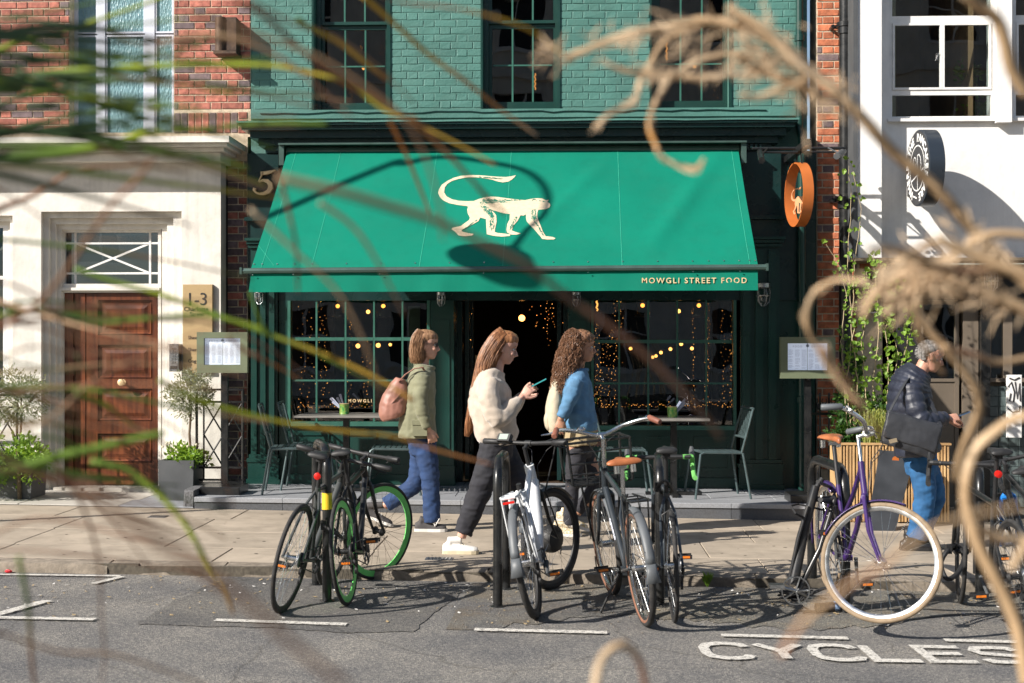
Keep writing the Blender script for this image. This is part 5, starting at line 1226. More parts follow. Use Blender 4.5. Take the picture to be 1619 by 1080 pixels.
for (px, base, sd, lab) in ((544, tl, 3, "green printed tin of napkins and cutlery on the left table"), (1063, tr, 5, "green printed tin of napkins and cutlery on the right table")):
    c = Vector((X(px, 13.72), 13.72, base.z)); t = empty("cutlery_tin", c, lab, "tin"); rr_ = random.Random(sd)
    mb = MB(); mb.lathe([(.045, 0), (.049, .003), (.047, .008), (.047, .098), (.050, .102), (.047, .104), (.043, .100), (.043, .01)], 18, M=Matrix.Translation(c)); part("tin", mb, label_g, t, smooth=True)
    mb = MB(); mb.lathe([(.050, .100), (.051, .105), (.046, .106)], 18, M=Matrix.Translation(c)); part("rim", mb, M_['gold'], t)
    for k in range(5):
        a = rr_.uniform(-.9, -.3) if sd == 3 else rr_.uniform(.2, .9); L_ = rr_.uniform(.16, .21); b = c+Vector((rr_.uniform(-.02, .02), rr_.uniform(-.02, .02), .02))
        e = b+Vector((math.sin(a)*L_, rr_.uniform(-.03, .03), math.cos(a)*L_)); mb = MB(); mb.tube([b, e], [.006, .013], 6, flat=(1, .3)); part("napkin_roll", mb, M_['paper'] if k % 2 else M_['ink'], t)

# ================================================================== CYCLE STANDS
def stand(pn, pf, h, label, r=.03, band=None, dx=0):
    """pn, pf: pixels where the near and far legs meet the road"""
    a, b = onroad(*pn), onroad(*pf); t = empty("cycle_stand", a, label, "cycle stand", "black hoop cycle stands along the kerb")
    za, zb = rz(a.x), rz(b.x); cr = .17; d = (b-a); d.z = 0; L_ = d.length; d.normalize(); up = Vector((dx, 0, 1))
    def q(s, z): return Vector((a.x, a.y, za))+d*s+Vector((dx*z, 0, z))
    pts = [q(0, -.02), q(0, h*.5), q(0, h-cr)]+[q(cr-cr*math.cos(R(i)), h-cr+cr*math.sin(R(i))) for i in range(15, 90, 15)]+[q(cr, h), q(L_-cr, h)]+[q(L_-cr+cr*math.sin(R(i)), h-cr+cr*math.cos(R(i))) for i in range(15, 90, 15)]+[q(L_, h-cr), q(L_, h*.5), q(L_, -.02)]
    mb = MB(); mb.tube(pts, r, 14); part("hoop", mb, M_['black'], t, smooth=True)
    for s_ in (0, L_): mb = MB(); p_ = q(s_, 0); mb.lathe([(r*1.7, -.01), (r*1.6, .008), (r*1.05, .014)], 14, M=Matrix.Translation(p_)); part("collar", mb, M_['black'], t)
    if band:
        for s_ in band: mb = MB(); mb.cyl(q(s_, h*.60), q(s_, h*.60+.105), r+.003, 16); part("reflective_band", mb, M_['yellow'], t, smooth=True)
    return t
M_['yellow'] = mat("yellow_reflective_tape", (.80,.52,.03), .4, var=.1, dirt=.25, dscale=25)
stand((517, 951), (500, 925), .98, "cycle stand with a yellow band between the two leftmost bicycles", band=(0,))
stand((787, 960), (800, 932), .925, "bare cycle stand beside the white electric bicycle")
stand((1043, 957), (1040, 930), .92, "cycle stand between the town bicycle and the green taped racing bicycle")
stand((1336, 968), (1284, 930), .90, "scuffed cycle stand holding the stripped black bicycle", r=.034)
stand((1549, 948), (1545, 925), .86, "cycle stand between the two dark bicycles at the right edge")

# ================================================================== RAILINGS
def lattice_railing(x0, x1, Y, base, h, label, name="railing"):
    t = empty(name, ((x0+x1)/2, Y, base), label, "railing")
    mb = MB(); mb.tube([(x0, Y, base), (x0, Y, base+h)], .014, 8); part("post", mb, M_['black'], t)
    mb = MB(); mb.tube([(x0+.07, Y, base+.1), (x0+.07, Y, base+h-.02)], .009, 6); mb2 = MB(); mb2.tube([(x1, Y, base), (x1, Y, base+h)], .014, 8); part("post", mb2, M_['black'], t); part("bar", mb, M_['black'], t)
    for z_ in (base+.10, base+.22, base+h-.12, base+h): mb = MB(); mb.box(x0-.01, x1+.01, Y-.012, Y+.012, z_-.010, z_+.010); part("rail", mb, M_['black'], t)
    n = max(1, round((x1-x0-.07)/.2)); w = (x1-x0-.07)/n
    for i in range(n):
        a = x0+.07+i*w
        for (za, zb) in ((base+.22, base+.22+(h-.34)/2), (base+.22+(h-.34)/2, base+h-.12)):
            mb = MB(); mb.tube([(a, Y-.004, za), (a+w, Y-.004, zb)], .008, 4, flat=(1, .5)); part("diagonal", mb, M_['black'], t)
            mb = MB(); mb.tube([(a+w, Y+.006, za), (a, Y+.006, zb)], .008, 4, flat=(1, .5)); part("diagonal", mb, M_['black'], t)
        if i: mb = MB(); mb.tube([(a, Y, base+.1), (a, Y, base+h)], .009, 6); part("bar", mb, M_['black'], t)
    return t
lattice_railing(X(311, 13.75), X(384, 13.75), 13.75, gz(-3.4)+.10, .98, "black lattice railing between the olive tree and the restaurant")
lattice_railing(-7.4, X(27, 13.75), 13.75, gz(-5)+.02, .98, "black lattice railing at the far left edge behind the leaves")
xs_ = X(291, 13.2); t = empty("stone_block", (xs_, 13.15, gz(xs_)), "rough dark granite block at the left end of the terrace step", "stone")
mb = MB(); mb.bevbox(X(291, 13.1), X(309, 13.1), 13.07, 13.45, gz(xs_), gz(xs_)+.17, .02, jit=.008); part("block", mb, mat("rough_dark_granite", (.12,.12,.125), .85, var=.4, vs=60, bump=.01, bs=40), t)
mb = MB(); mb.box(X(306, 13.6), X(384, 13.9), 13.48, 14.0, gz(-3.4)+.0, gz(-3.4)+.16); 
t = empty("railing_plinth", (X(345, 13.7), 13.7, gz(-3.4)), "dark stone plinth under the lattice railing", "plinth"); part("plinth", mb, M_['granite_dark'], t)
# cast iron railing with fleur heads on the right
t = empty("cast_iron_railing", (X(1307, 14.0), 14.0, gz(3)), "black cast iron railing with ornate heads in front of the orange brick strip", "railing")
yr = 14.0; zr0 = gz(3)+.02; zt_ = Z(652, yr)
for i in range(6):
    xx = X(1282, yr)+i*.088; mb = MB(); mb.cyl((xx, yr, zr0), (xx, yr, zt_+.02), .011, 8); mb.ball((xx, yr, zr0+.45), (.02, .02, .03), 8, 5); part("bar", mb, M_['black'], t, smooth=True)
    mb = MB()
    mb.tube([(xx, yr, zt_), (xx, yr, zt_+.15)], .010, 6); mb.ball((xx, yr, zt_+.17), (.013, .013, .03), 8, 6)
    for s in (-1, 1): mb.tube([(xx, yr, zt_+.03), (xx+s*.028, yr, zt_+.05), (xx+s*.034, yr, zt_+.09), (xx+s*.018, yr, zt_+.115), (xx+s*.03, yr, zt_+.14)], .006, 6)
    mb.ball((xx, yr, zt_+.06), (.014, .014, .014), 8, 5); part("finial", mb, M_['black'], t, smooth=True)
mb = MB(); mb.box(X(1277, yr), X(1350, yr), yr-.02, yr+.02, zt_-.02, zt_+.005); part("rail", mb, M_['black'], t)
mb = MB(); mb.box(X(1277, yr), X(1350, yr), yr-.015, yr+.015, zr0+.1, zr0+.13); part("rail", mb, M_['black'], t)

# ================================================================== PLANTS
def leafmat(name, c, c2, rough=.5):
    m = mat(name, c, rough, var=.3, vs=30, col2=c2, rvar=.1); b = m.node_tree.nodes["Principled BSDF"]
    b.inputs["Subsurface Weight"].default_value = 0; b.inputs["Transmission Weight"].default_value = 0
    t = m.node_tree; N = t.nodes; L = t.links; tr = N.new("ShaderNodeBsdfTranslucent"); tr.inputs[0].default_value = (min(1, c2[0]*1.6), min(1, c2[1]*1.5), c2[2]*.8, 1)
    mx = N.new("ShaderNodeMixShader"); mx.inputs[0].default_value = .3; L.new(b.outputs[0], mx.inputs[1]); L.new(tr.outputs[0], mx.inputs[2]); L.new(mx.outputs[0], N["Material Output"].inputs[0]); return m
M_['olive'] = leafmat("silver_olive_leaf", (.17,.19,.12), (.34,.36,.27)); M_['leaf'] = leafmat("fresh_green_leaf", (.09,.20,.02), (.26,.42,.05)); M_['leaf_dark'] = leafmat("dark_green_leaf", (.02,.07,.015), (.07,.16,.03))
M_['grassl'] = leafmat("yellow_green_grass", (.22,.30,.06), (.50,.50,.16)); M_['stem'] = mat("woody_stem", (.14,.10,.06), .8, var=.3, vs=30)
M_['twig'] = mat("pale_twig", (.42,.33,.2), .7, var=.2, vs=30); M_['flower'] = mat("cream_petals", (.75,.70,.5), .6, var=.1)
def leaves(mb, c, rad, n, ls, lw, rnd, shell=.35, droop=0.0, squash=1):
    for i in range(n):
        v = Vector((rnd.gauss(0, 1), rnd.gauss(0, 1), rnd.gauss(0, 1))).normalized(); r = rad*(rnd.random()**shell)*(1+.16*math.sin(v.x*5+v.z*4)+.1*math.sin(v.y*9))
        p = Vector(c)+Vector((v.x*r, v.y*r, v.z*r*squash)); d = (v+Vector((rnd.uniform(-.8, .8), rnd.uniform(-.8, .8), rnd.uniform(-.6, .9)-droop))).normalized()
        s = d.cross(Vector((rnd.uniform(-1, 1), rnd.uniform(-1, 1), rnd.uniform(-1, 1)))).normalized(); L_ = ls*rnd.uniform(.6, 1.2); W_ = lw*rnd.uniform(.7, 1.2); nrm = s.cross(d)*W_*.35
        mb.add([p, p+d*L_*.45+s*W_+nrm, p+d*L_, p+d*L_*.45-s*W_+nrm], [(0, 1, 2), (0, 2, 3)])
def planter_box(x0, x1, y0, y1, z0, z1, t, mt, top_in=0.0, taper=.0):
    mb = MB(); e = taper; w = .025
    vs = [(x0+e, y0+e, z0), (x1-e, y0+e, z0), (x1-e, y1-e, z0), (x0+e, y1-e, z0), (x0, y0, z1), (x1, y0, z1), (x1, y1, z1), (x0, y1, z1),
          (x0+w, y0+w, z1), (x1-w, y0+w, z1), (x1-w, y1-w, z1), (x0+w, y1-w, z1), (x0+w, y0+w, z1-.05), (x1-w, y0+w, z1-.05), (x1-w, y1-w, z1-.05), (x0+w, y1-w, z1-.05)]
    fs = [(0,3,2,1)]+[(i, (i+1) % 4, 4+(i+1) % 4, 4+i) for i in range(4)]+[(4+i, 4+(i+1) % 4, 8+(i+1) % 4, 8+i) for i in range(4)]+[(8+i, 8+(i+1) % 4, 12+(i+1) % 4, 12+i) for i in range(4)]
    mb.add(vs, fs); part("box", mb, mt, t); mb = MB(); mb.quad((x0+w, y0+w, z1-.045), (x1-w, y0+w, z1-.045), (x1-w, y1-w, z1-.045), (x0+w, y1-w, z1-.045)); part("soil", mb, M_['soil'], t)
def olive(px, pyc, Y, rad, pbox, label, ptop, pbase, seed):
    rnd = random.Random(seed); c = P(px, pyc, Y); g = gz(c.x)
    x0, x1 = X(pbox[0], Y-.2), X(pbox[1], Y-.2); tp = empty("planter", ((x0+x1)/2, Y, g), "charcoal square planter with leafy bedding plants %s the timber door" % label[0], "planter")
    z1 = Z(ptop, Y-.2); planter_box(x0, x1, Y-.2, Y+.2, g+.016, z1, tp, M_['planter'], taper=.012)
    t = empty("olive_tree", (c.x, Y, z1), "small olive tree with a round silvery crown %s the timber door" % label[0], "tree", "olive trees in planters by the door")
    mb = MB(); mb.tube([(c.x+.01, Y, z1-.05), (c.x-.012, Y+.01, z1+.25), (c.x+.008, Y, c.z-rad*.7), (c.x, Y, c.z)], [.014, .012, .011, .006], 7)
    for k in range(9): v = Vector((rnd.gauss(0, 1), rnd.gauss(0, 1), rnd.uniform(.1, 1))).normalized(); mb.tube([(c.x, Y, c.z-rad*.6), Vector((c.x, Y, c.z-rad*.3))+v*rad*.4, c+v*rad*.8], [.006, .004, .002], 5)
    part("trunk", mb, M_['stem'], t, smooth=True)
    mb = MB(); leaves(mb, c, rad, 1500, .045, .0065, rnd, .45); 
    for k in range(14): v = Vector((rnd.gauss(0, 1), rnd.gauss(0, 1), rnd.gauss(.3, 1))).normalized(); leaves(mb, c+v*rad*.95, rad*.25, 55, .045, .0065, rnd, .6)
    part("crown", mb, M_['olive'], t, kind='stuff')
    q = Vector(((x0+x1)/2, Y, z1+.03)); tb = empty("bedding_plants", q, "bright green bedding plants under the olive tree %s the door" % label[0], "plants")
    mb = MB()
    for k in range(11): leaves(mb, q+Vector((rnd.uniform(-.2, .2), rnd.uniform(-.18, .12), rnd.uniform(-.03, .07))), .085, 55, .05, .018, rnd, .6)
    part("foliage", mb, M_['leaf'], tb, kind='stuff'); mb = MB()
    for k in range(16): mb.ball(q+Vector((rnd.uniform(-.2, .2), rnd.uniform(-.22, .1), rnd.uniform(.06, .13))), .013, 6, 4)
    part("flowers", mb, M_['flower'], tb, kind='stuff')
olive(301, 622, 13.72, .22, (250, 306), ("right of",), 730, 787, 1)
olive(33, 625, 13.6, .26, (-12, 50), ("left of",), 745, 790, 2)
rnd = random.Random(31)                                              # ivy mound far left
c = P(28, 712, 13.35); t = empty("shrub", (c.x, 13.4, gz(c.x)), "bright leafy shrub low at the far left edge", "shrub"); mb = MB()
for k in range(26): leaves(mb, c+Vector((rnd.uniform(-.45, .28), rnd.uniform(-.2, .2), rnd.uniform(-.28, .18))), .12, 60, .05, .018, rnd, .6)
part("foliage", mb, M_['leaf'], t, kind='stuff'); mb = MB(); mb.tube([(c.x, 13.4, gz(c.x)), c], .02, 6); part("stem", mb, M_['stem'], t)

# timber slatted planter with climber and grasses, right
yp = 13.0; x0, x1 = X(1327, yp), X(1502, yp); g = gz((x0+x1)/2); z1 = Z(699, yp)
t = empty("slatted_planter", ((x0+x1)/2, yp, g), "pale timber planter of upright slats in front of the orange brick strip", "planter")
mb = MB(); mb.box(x0+.02, x1-.02, yp+.02, yp+.48, g+.02, z1-.03); part("liner", mb, M_['black'], t)
n = 34
for i in range(n):
    a = x0+(x1-x0)*i/n; d = .0 if i % 2 else .008
    mb = MB(); mb.bevbox(a+.004, a+(x1-x0)/n-.006, yp-d, yp+.018, g+.01, z1-.022+(.0 if i % 2 else .004), .003); part("slat", mb, M_['larch'], t)
for xx, s in ((x0, -1), (x1, 1)):
    for i in range(12): a = yp+.02+.46*i/12; mb = MB(); mb.box(min(xx, xx-s*.018), max(xx, xx-s*.018), a+.003, a+.034, g+.01, z1-.022); part("slat", mb, M_['larch'], t)
mb = MB(); mb.box(x0-.01, x1+.01, yp-.012, yp+.05, z1-.018, z1); mb.box(x0-.01, x1+.01, yp+.44, yp+.5, z1-.018, z1); part("cap", mb, M_['larch'], t)
mb = MB(); mb.quad((x0, yp+.05, z1-.03), (x1, yp+.05, z1-.03), (x1, yp+.44, z1-.03), (x0, yp+.44, z1-.03)); part("soil", mb, M_['soil'], t)
rnd = random.Random(77); q = P(1388, 668, yp+.2)
t = empty("ornamental_grass", (q.x, yp+.2, z1-.03), "yellow green grass tuft spilling from the slatted planter", "grass tuft"); mb = MB()
for k in range(260):
    b = Vector((X(1385, yp+.2)+rnd.uniform(-.11, .13), yp+.2+rnd.uniform(-.08, .08), z1-.03)); a = rnd.uniform(0, 6.28); L_ = rnd.uniform(.2, .42); o = Vector((math.cos(a), math.sin(a), 0)); sp = rnd.uniform(.15, .9)
    p0, p1, p2, p3 = b, b+Vector((0, 0, L_*.5))+o*L_*.15*sp, b+Vector((0, 0, L_*.8))+o*L_*.42*sp, b+Vector((0, 0, L_*(.95-.5*sp)))+o*L_*.75*sp; w = o.cross(Vector((0, 0, 1)))*.0035
    mb.add([p0-w, p0+w, p1-w, p1+w, p2-w*.8, p2+w*.8, p3], [(0,1,3,2),(2,3,5,4),(4,5,6)])
part("blades", mb, M_['grassl'], t, kind='stuff')
t = empty("leafy_shrub", (X(1345, yp+.25), yp+.25, z1-.03), "dark green leafy shrub behind the grass tuft in the slatted planter", "shrub"); mb = MB()
for k in range(26): leaves(mb, P(rnd.uniform(1325, 1400), rnd.uniform(625, 700), yp+.3+rnd.uniform(0, .12)), .1, 45, .06, .018, rnd, .6)
part("foliage", mb, M_['leaf_dark'], t, kind='stuff'); mb = MB(); mb.tube([(X(1350, yp+.25), yp+.3, z1-.03), P(1352, 650, yp+.3)], .012, 6); part("stem", mb, M_['stem'], t)
def climber(stems, label, nl, seed, ls=.05, mt='leaf', Yc=13.3):
    rnd = random.Random(seed); b = P(*stems[0][0], Yc); t = empty("climbing_plant", (b.x, Yc, z1-.03), label, "climbing plant"); mb = MB(); lf = MB()
    for st in stems:
        pts = [P(px, py, Yc+.25*k/(len(st)-1)+rnd.uniform(-.02, .02)) for k, (px, py) in enumerate(st)]; fine = []
        for i in range(len(pts)-1):
            for k in range(6): fine.append(pts[i].lerp(pts[i+1], k/6)+Vector((rnd.uniform(-.008, .008), rnd.uniform(-.01, .01), 0)))
        fine.append(pts[-1]); mb.tube(fine, [.006*(1-.7*i/len(fine)) for i in range(len(fine))], 5)
        for k in range(int(nl*len(fine)/20)):
            p = fine[rnd.randrange(3, len(fine))]+Vector((rnd.gauss(0, .035), rnd.gauss(0, .04), rnd.gauss(0, .03))); d = Vector((rnd.uniform(-1, 1), rnd.uniform(-1, .4), rnd.uniform(-.9, .5))).normalized(); s = d.cross(Vector((rnd.uniform(-.4, .4), -1, rnd.uniform(-.2, .8)))).normalized(); L_ = ls*rnd.uniform(.5, 1.15); W_ = L_*.42
            nn = s.cross(d)*L_*.12
            lf.add([p, p+d*L_*.25+s*W_+nn, p+d*L_*.6+s*W_*.8+nn, p+d*L_, p+d*L_*.6-s*W_*.8+nn, p+d*L_*.25-s*W_+nn, p+d*L_*.5-nn*.5], [(0,1,6),(1,2,6),(2,3,6),(3,4,6),(4,5,6),(5,0,6)])
    part("stems", mb, M_['twig'], t, smooth=True); part("leaves", lf, M_[mt], t, kind='stuff')
climber([[(1345, 690), (1338, 600), (1350, 520), (1340, 430), (1345, 330), (1342, 252)], [(1350, 690), (1356, 600), (1345, 520), (1352, 420), (1362, 330), (1346, 258)], [(1340, 690), (1335, 610), (1330, 540), (1338, 470), (1332, 430), (1306, 386)]],
        "tall climbing plant with small fresh leaves trained up beside the drainpipe", 42, 5, .05)
climber([[(1385, 690), (1380, 610), (1390, 520), (1384, 440), (1380, 400)], [(1395, 690), (1405, 600), (1400, 520), (1412, 470), (1418, 440)], [(1400, 690), (1415, 620), (1430, 560), (1440, 520), (1445, 490)], [(1375, 690), (1368, 610), (1362, 540), (1374, 480), (1370, 430)], [(1410, 690), (1402, 640), (1420, 560), (1410, 510)]],
        "climbing plant with bright lime green leaves rising behind the man", 60, 6, .062)
climber([[(1350, 690), (1345, 640), (1352, 590), (1348, 540)], [(1365, 690), (1360, 650), (1358, 590), (1352, 560)], [(1335, 690), (1340, 650), (1345, 600)]], "darker ivy leaves thick above the timber planter", 110, 9, .055, 'leaf_dark', 13.42)
# potted-plant in window of the white house
for (px, py, lab, Yc) in ((1530, 115, "green potted plant behind the upstairs window of the white house", 14.9), (1545, 172, "trailing plant low behind the upstairs window of the white house", 14.8)):
    c = P(px, py, Yc); rnd = random.Random(int(py)); t = empty("window_plant", c, lab, "plant"); mb = MB(); mb.tube([(c.x, Yc, c.z-.3), (c.x+.02, Yc, c.z), (c.x, Yc, c.z+.15)], .006, 5); part("stem", mb, M_['stem'], t); mb = MB(); leaves(mb, c, .15, 120, .07, .02, rnd, .8, squash=.8); part("foliage", mb, M_['leaf'], t, kind='stuff')
# weeds and litter along the gutter
for (px, py, h, n, lab) in ((1117, 926, .11, 60, "bright green weed growing in the gutter by the racing bicycle"), (1560, 905, .06, 24, "small weed at the kerb behind the right hand bicycles")):
    c = onroad(px, py); rnd = random.Random(px); t = empty("weed", (c.x, YK-.02, rz(c.x)), lab, "weed"); mb = MB(); b = Vector((c.x, YK-.02, rz(c.x)))
    for k in range(n): a = rnd.uniform(0, 6.28); o = Vector((math.cos(a), math.sin(a)*.4, 0)); L_ = h*rnd.uniform(.5, 1.1); w = Vector((.004, 0, 0)); m_ = b+o*.02*rnd.random()+Vector((0, 0, L_*.5)); e = b+o*L_*.7*rnd.random()+Vector((0, 0, L_)); mb.add([b-w*.4, m_-w, e, m_+w], [(0, 1, 2), (0, 2, 3)])
    part("leaves", mb, M_['leaf'], t, kind='stuff')
rnd = random.Random(55)
mb = MB(); mb2 = MB()
for k in range(300):
    px = rnd.uniform(0, 1619); py = rnd.triangular(905, 990, 925) + max(0, px-700)*.012; c = onroad(px, py)
    if c.y > YK-.01: continue
    a = rnd.uniform(0, 3.14); L_ = rnd.uniform(.006, .02); dx, dy = math.cos(a)*L_, math.sin(a)*L_; z_ = rz(c.x)+.0075
    (mb if k % 3 else mb2).add([(c.x-dx, c.y-dy, z_), (c.x+dy*.6, c.y-dx*.6, z_+.003), (c.x+dx, c.y+dy, z_+.006), (c.x-dy*.6, c.y+dx*.6, z_+.001)], [(0,1,2),(0,2,3)])
o = part("gutter_leaf_litter", mb, mat("dry_litter", (.35,.26,.14), .8, var=.4, vs=60)); tag(o, "scattered dry leaf bits along the gutter", "litter", kind='stuff')
o = part("paper_scraps", mb2, mat("pale_litter", (.6,.58,.55), .8, var=.2, vs=60)); tag(o, "scattered pale scraps and cigarette ends on the road by the kerb", "litter", kind='stuff')
rnd = random.Random(66); mb = MB()
for k in range(900):
    px = rnd.uniform(700, 1619); py = rnd.triangular(915, 1005, 935); c = onroad(px, py)
    if c.y > YK-.01: continue
    r_ = rnd.uniform(.002, .007); mb.ball((c.x, c.y, rz(c.x)+.004+r_*.3), (r_, r_, r_*.6), 5, 3)
o = part("gravel", mb, M_['kerbstone']); tag(o, "loose grit and small stones strewn under the parked bicycles", "grit", kind='stuff')
for (px, py, col, lab) in ((30, 899, (.6,.03,.04), "crumpled red wrapper in the gutter at the far left"), (996, 943, (.62,.55,.45), "small crumpled tissue in the gutter behind the town bicycle")):
    c = onroad(px, py); t = empty("litter", (c.x, min(c.y, YK-.03), rz(c.x)), lab, "litter"); mb = MB(); rnd = random.Random(px); mb.ball((c.x, min(c.y, YK-.03), rz(c.x)+.012), (.03, .02, .012), 7, 5); mb.v = [(v[0]+rnd.uniform(-.006, .006), v[1]+rnd.uniform(-.005, .005), v[2]+rnd.uniform(-.003, .003)) for v in mb.v]; part("wrapper", mb, mat("wrapper", col, .4), t)
# A-board leaning
ya = 12.45; t = empty("menu_easel", (X(1410, ya), ya, gz(3.5)), "black chalkboard easel with a small orange badge behind the man", "signboard")
a, b = P(1415, 722, ya+.22), P(1446, 730, ya+.22); c_, d_ = P(1368, 842, ya), P(1408, 842, ya); 
mb = MB(); q0 = [P(1392, 712, ya+.30), P(1447, 716, ya+.30), P(1414, 846, ya-.02), P(1370, 842, ya-.02)]
mb.add([*q0, *[v+Vector((.0, .03, 0)) for v in q0]], [(0,1,2,3),(7,6,5,4),(0,4,5,1),(1,5,6,2),(2,6,7,3),(3,7,4,0)]); part("board", mb, mat("slate_black_board", (.03,.033,.038), .55, var=.3, vs=5), t)
for (u, v) in ((P(1447, 716, ya+.33), P(1480, 846, ya+.62)), (P(1392, 712, ya+.33), P(1420, 838, ya+.62)), (P(1372, 842, ya), P(1366, 856, ya))): mb = MB(); mb.tube([u, v], .014, 6); part("leg", mb, M_['black'], t)
mb = MB(); q = P(1416, 727, ya+.285-.02); mb.lathe([(.03, 0), (.03, .005)], 16, M=Matrix.Translation(q), axis='y'); part("badge", mb, orange, t)
# can by the stripped bike
c = onroad(1311, 968); t = empty("bicycle_light_tube", (c.x, c.y, rz(c.x)), "grey cylindrical bottle lying on the road under the stripped bicycle", "bottle")
M = Matrix.Translation((c.x, c.y, rz(c.x)+.034)) @ Matrix.Rotation(R(-4), 4, 'Y') @ Matrix.Rotation(R(10), 4, 'Z'); mb = MB(); mb.lathe([(.024, -.09), (.030, -.085), (.030, .085), (.026, .09)], 16, M=M, axis='x'); bd_ = part("bottle", mb, mat("scuffed_grey_plastic", (.10,.08,.07), .5, var=.3, vs=30), t, smooth=True)
mb = MB(); mb.lathe([(.0262, .0), (.031, .002), (.031, .018), (.0262, .02)], 16, M=M @ Matrix.Translation((-.088, 0, 0)), axis='x'); part("cap", mb, M_['kerbstone'], t)
mb = MB(); mb.lathe([(.0306, .03), (.0306, .062)], 16, M=M, axis='x'); part("label_band", mb, mat("pale_blue_label", (.25,.36,.55), .5), bd_)
# painted board in the shop window to the right
c = P(1604, 645, 14.36); t = empty("painted_board", (c.x, 14.36, gz(4.8)), "narrow white painted board with black brush lettering at the right shop window", "sign")
mb = MB(); mb.bevbox(X(1591, 14.36), X(1615, 14.36), 14.345, 14.37, Z(690, 14.36), Z(592, 14.36), .003); bo = part("board", mb, M_['white_wood'], t); mb = MB()
def curve_on(pts, w=.007): mb.tube([P(x, y, 14.342) for x, y in pts], w, 5, flat=(1, 1))
curve_on([(1594, 612), (1599, 604), (1604, 620), (1602, 636), (1596, 634), (1598, 622)]); curve_on([(1605, 604), (1608, 630), (1612, 606), (1613, 634)]); curve_on([(1594, 646), (1601, 652), (1611, 650), (1613, 641)]); curve_on([(1596, 598), (1604, 601), (1612, 597)])
part("brush_lettering", mb, M_['black_ink'], bo, kind='stuff')
# ================================================================== BICYCLES
def spoke_pts(n): return [2*math.pi*i/n for i in range(n)]
def make_wheel(parent, name, hub, Mw, Rw, tw, rimc, tyrec, spokec, nsp=32, hubr=.02, deep=.012, sidewall=None, motor=False):
    """wheel in the x-z plane of Mw, centred on hub"""
    H = Mw @ Matrix.Translation(hub); mb = MB()
    if motor: mb.lathe([(.02, -.06), (.085, -.045), (.095, -.02), (.095, .02), (.085, .045), (.02, .06)], 24, M=H, axis='y')
    else: mb.lathe([(hubr*.6, -.05), (hubr*1.5, -.035), (hubr*1.5, -.031), (hubr*.8, -.028), (hubr*.8, .028), (hubr*1.5, .031), (hubr*1.5, .035), (hubr*.6, .05)], 14, M=H, axis='y')
    w = part(name, mb, M_['blackm'] if motor else spokec, parent, smooth=True)
    mb = MB(); mb.torus((0, 0, 0), Rw-tw, tw, 56, 10, 'y', M=H); part("tyre", mb, tyrec, w, smooth='all')
    if sidewall:
        mb = MB(); mb.torus((0, 0, 0), Rw-tw*1.35, tw*.93, 56, 8, 'y', M=H); part("sidewall", mb, sidewall, w, smooth='all')
    rr = Rw-tw*2; mb = MB(); n = 56; vs = []; fs = []; prof = ((rr+.006, -tw*.62), (rr+.006, tw*.62), (rr-deep*.5, tw*.62), (rr-deep-.006, tw*.25), (rr-deep-.006, -tw*.25), (rr-deep*.5, -tw*.62))
    for i in range(n):
        a = 2*math.pi*i/n
        for (r_, y_) in prof: vs.append(H @ Vector((r_*math.cos(a), y_, r_*math.sin(a))))
    for i in range(n):
        for k in range(6): fs.append((i*6+k, i*6+(k+1) % 6, ((i+1) % n)*6+(k+1) % 6, ((i+1) % n)*6+k))
    mb.add(vs, fs); part("rim", mb, rimc, w, smooth=True)
    mb = MB(); hr = .085 if motor else hubr*1.3; rnd = random.Random(nsp)
    for i in range(nsp):
        a = 2*math.pi*i/nsp; s = 1 if i % 2 else -1; c = a+(.55 if (i//2) % 2 else -.55)
        mb.tube([(hr*math.cos(c), s*.032, hr*math.sin(c)), ((rr-deep)*math.cos(a), 0, (rr-deep)*math.sin(a))], .0011, 4, M=H, caps=False)
    part("spokes", mb, spokec, w, kind='stuff'); return w
def T3(mb, a, b, r, r2=None, n=10, M=None): mb.tube([a, b], [r, r2 if r2 else r], n, M=M)

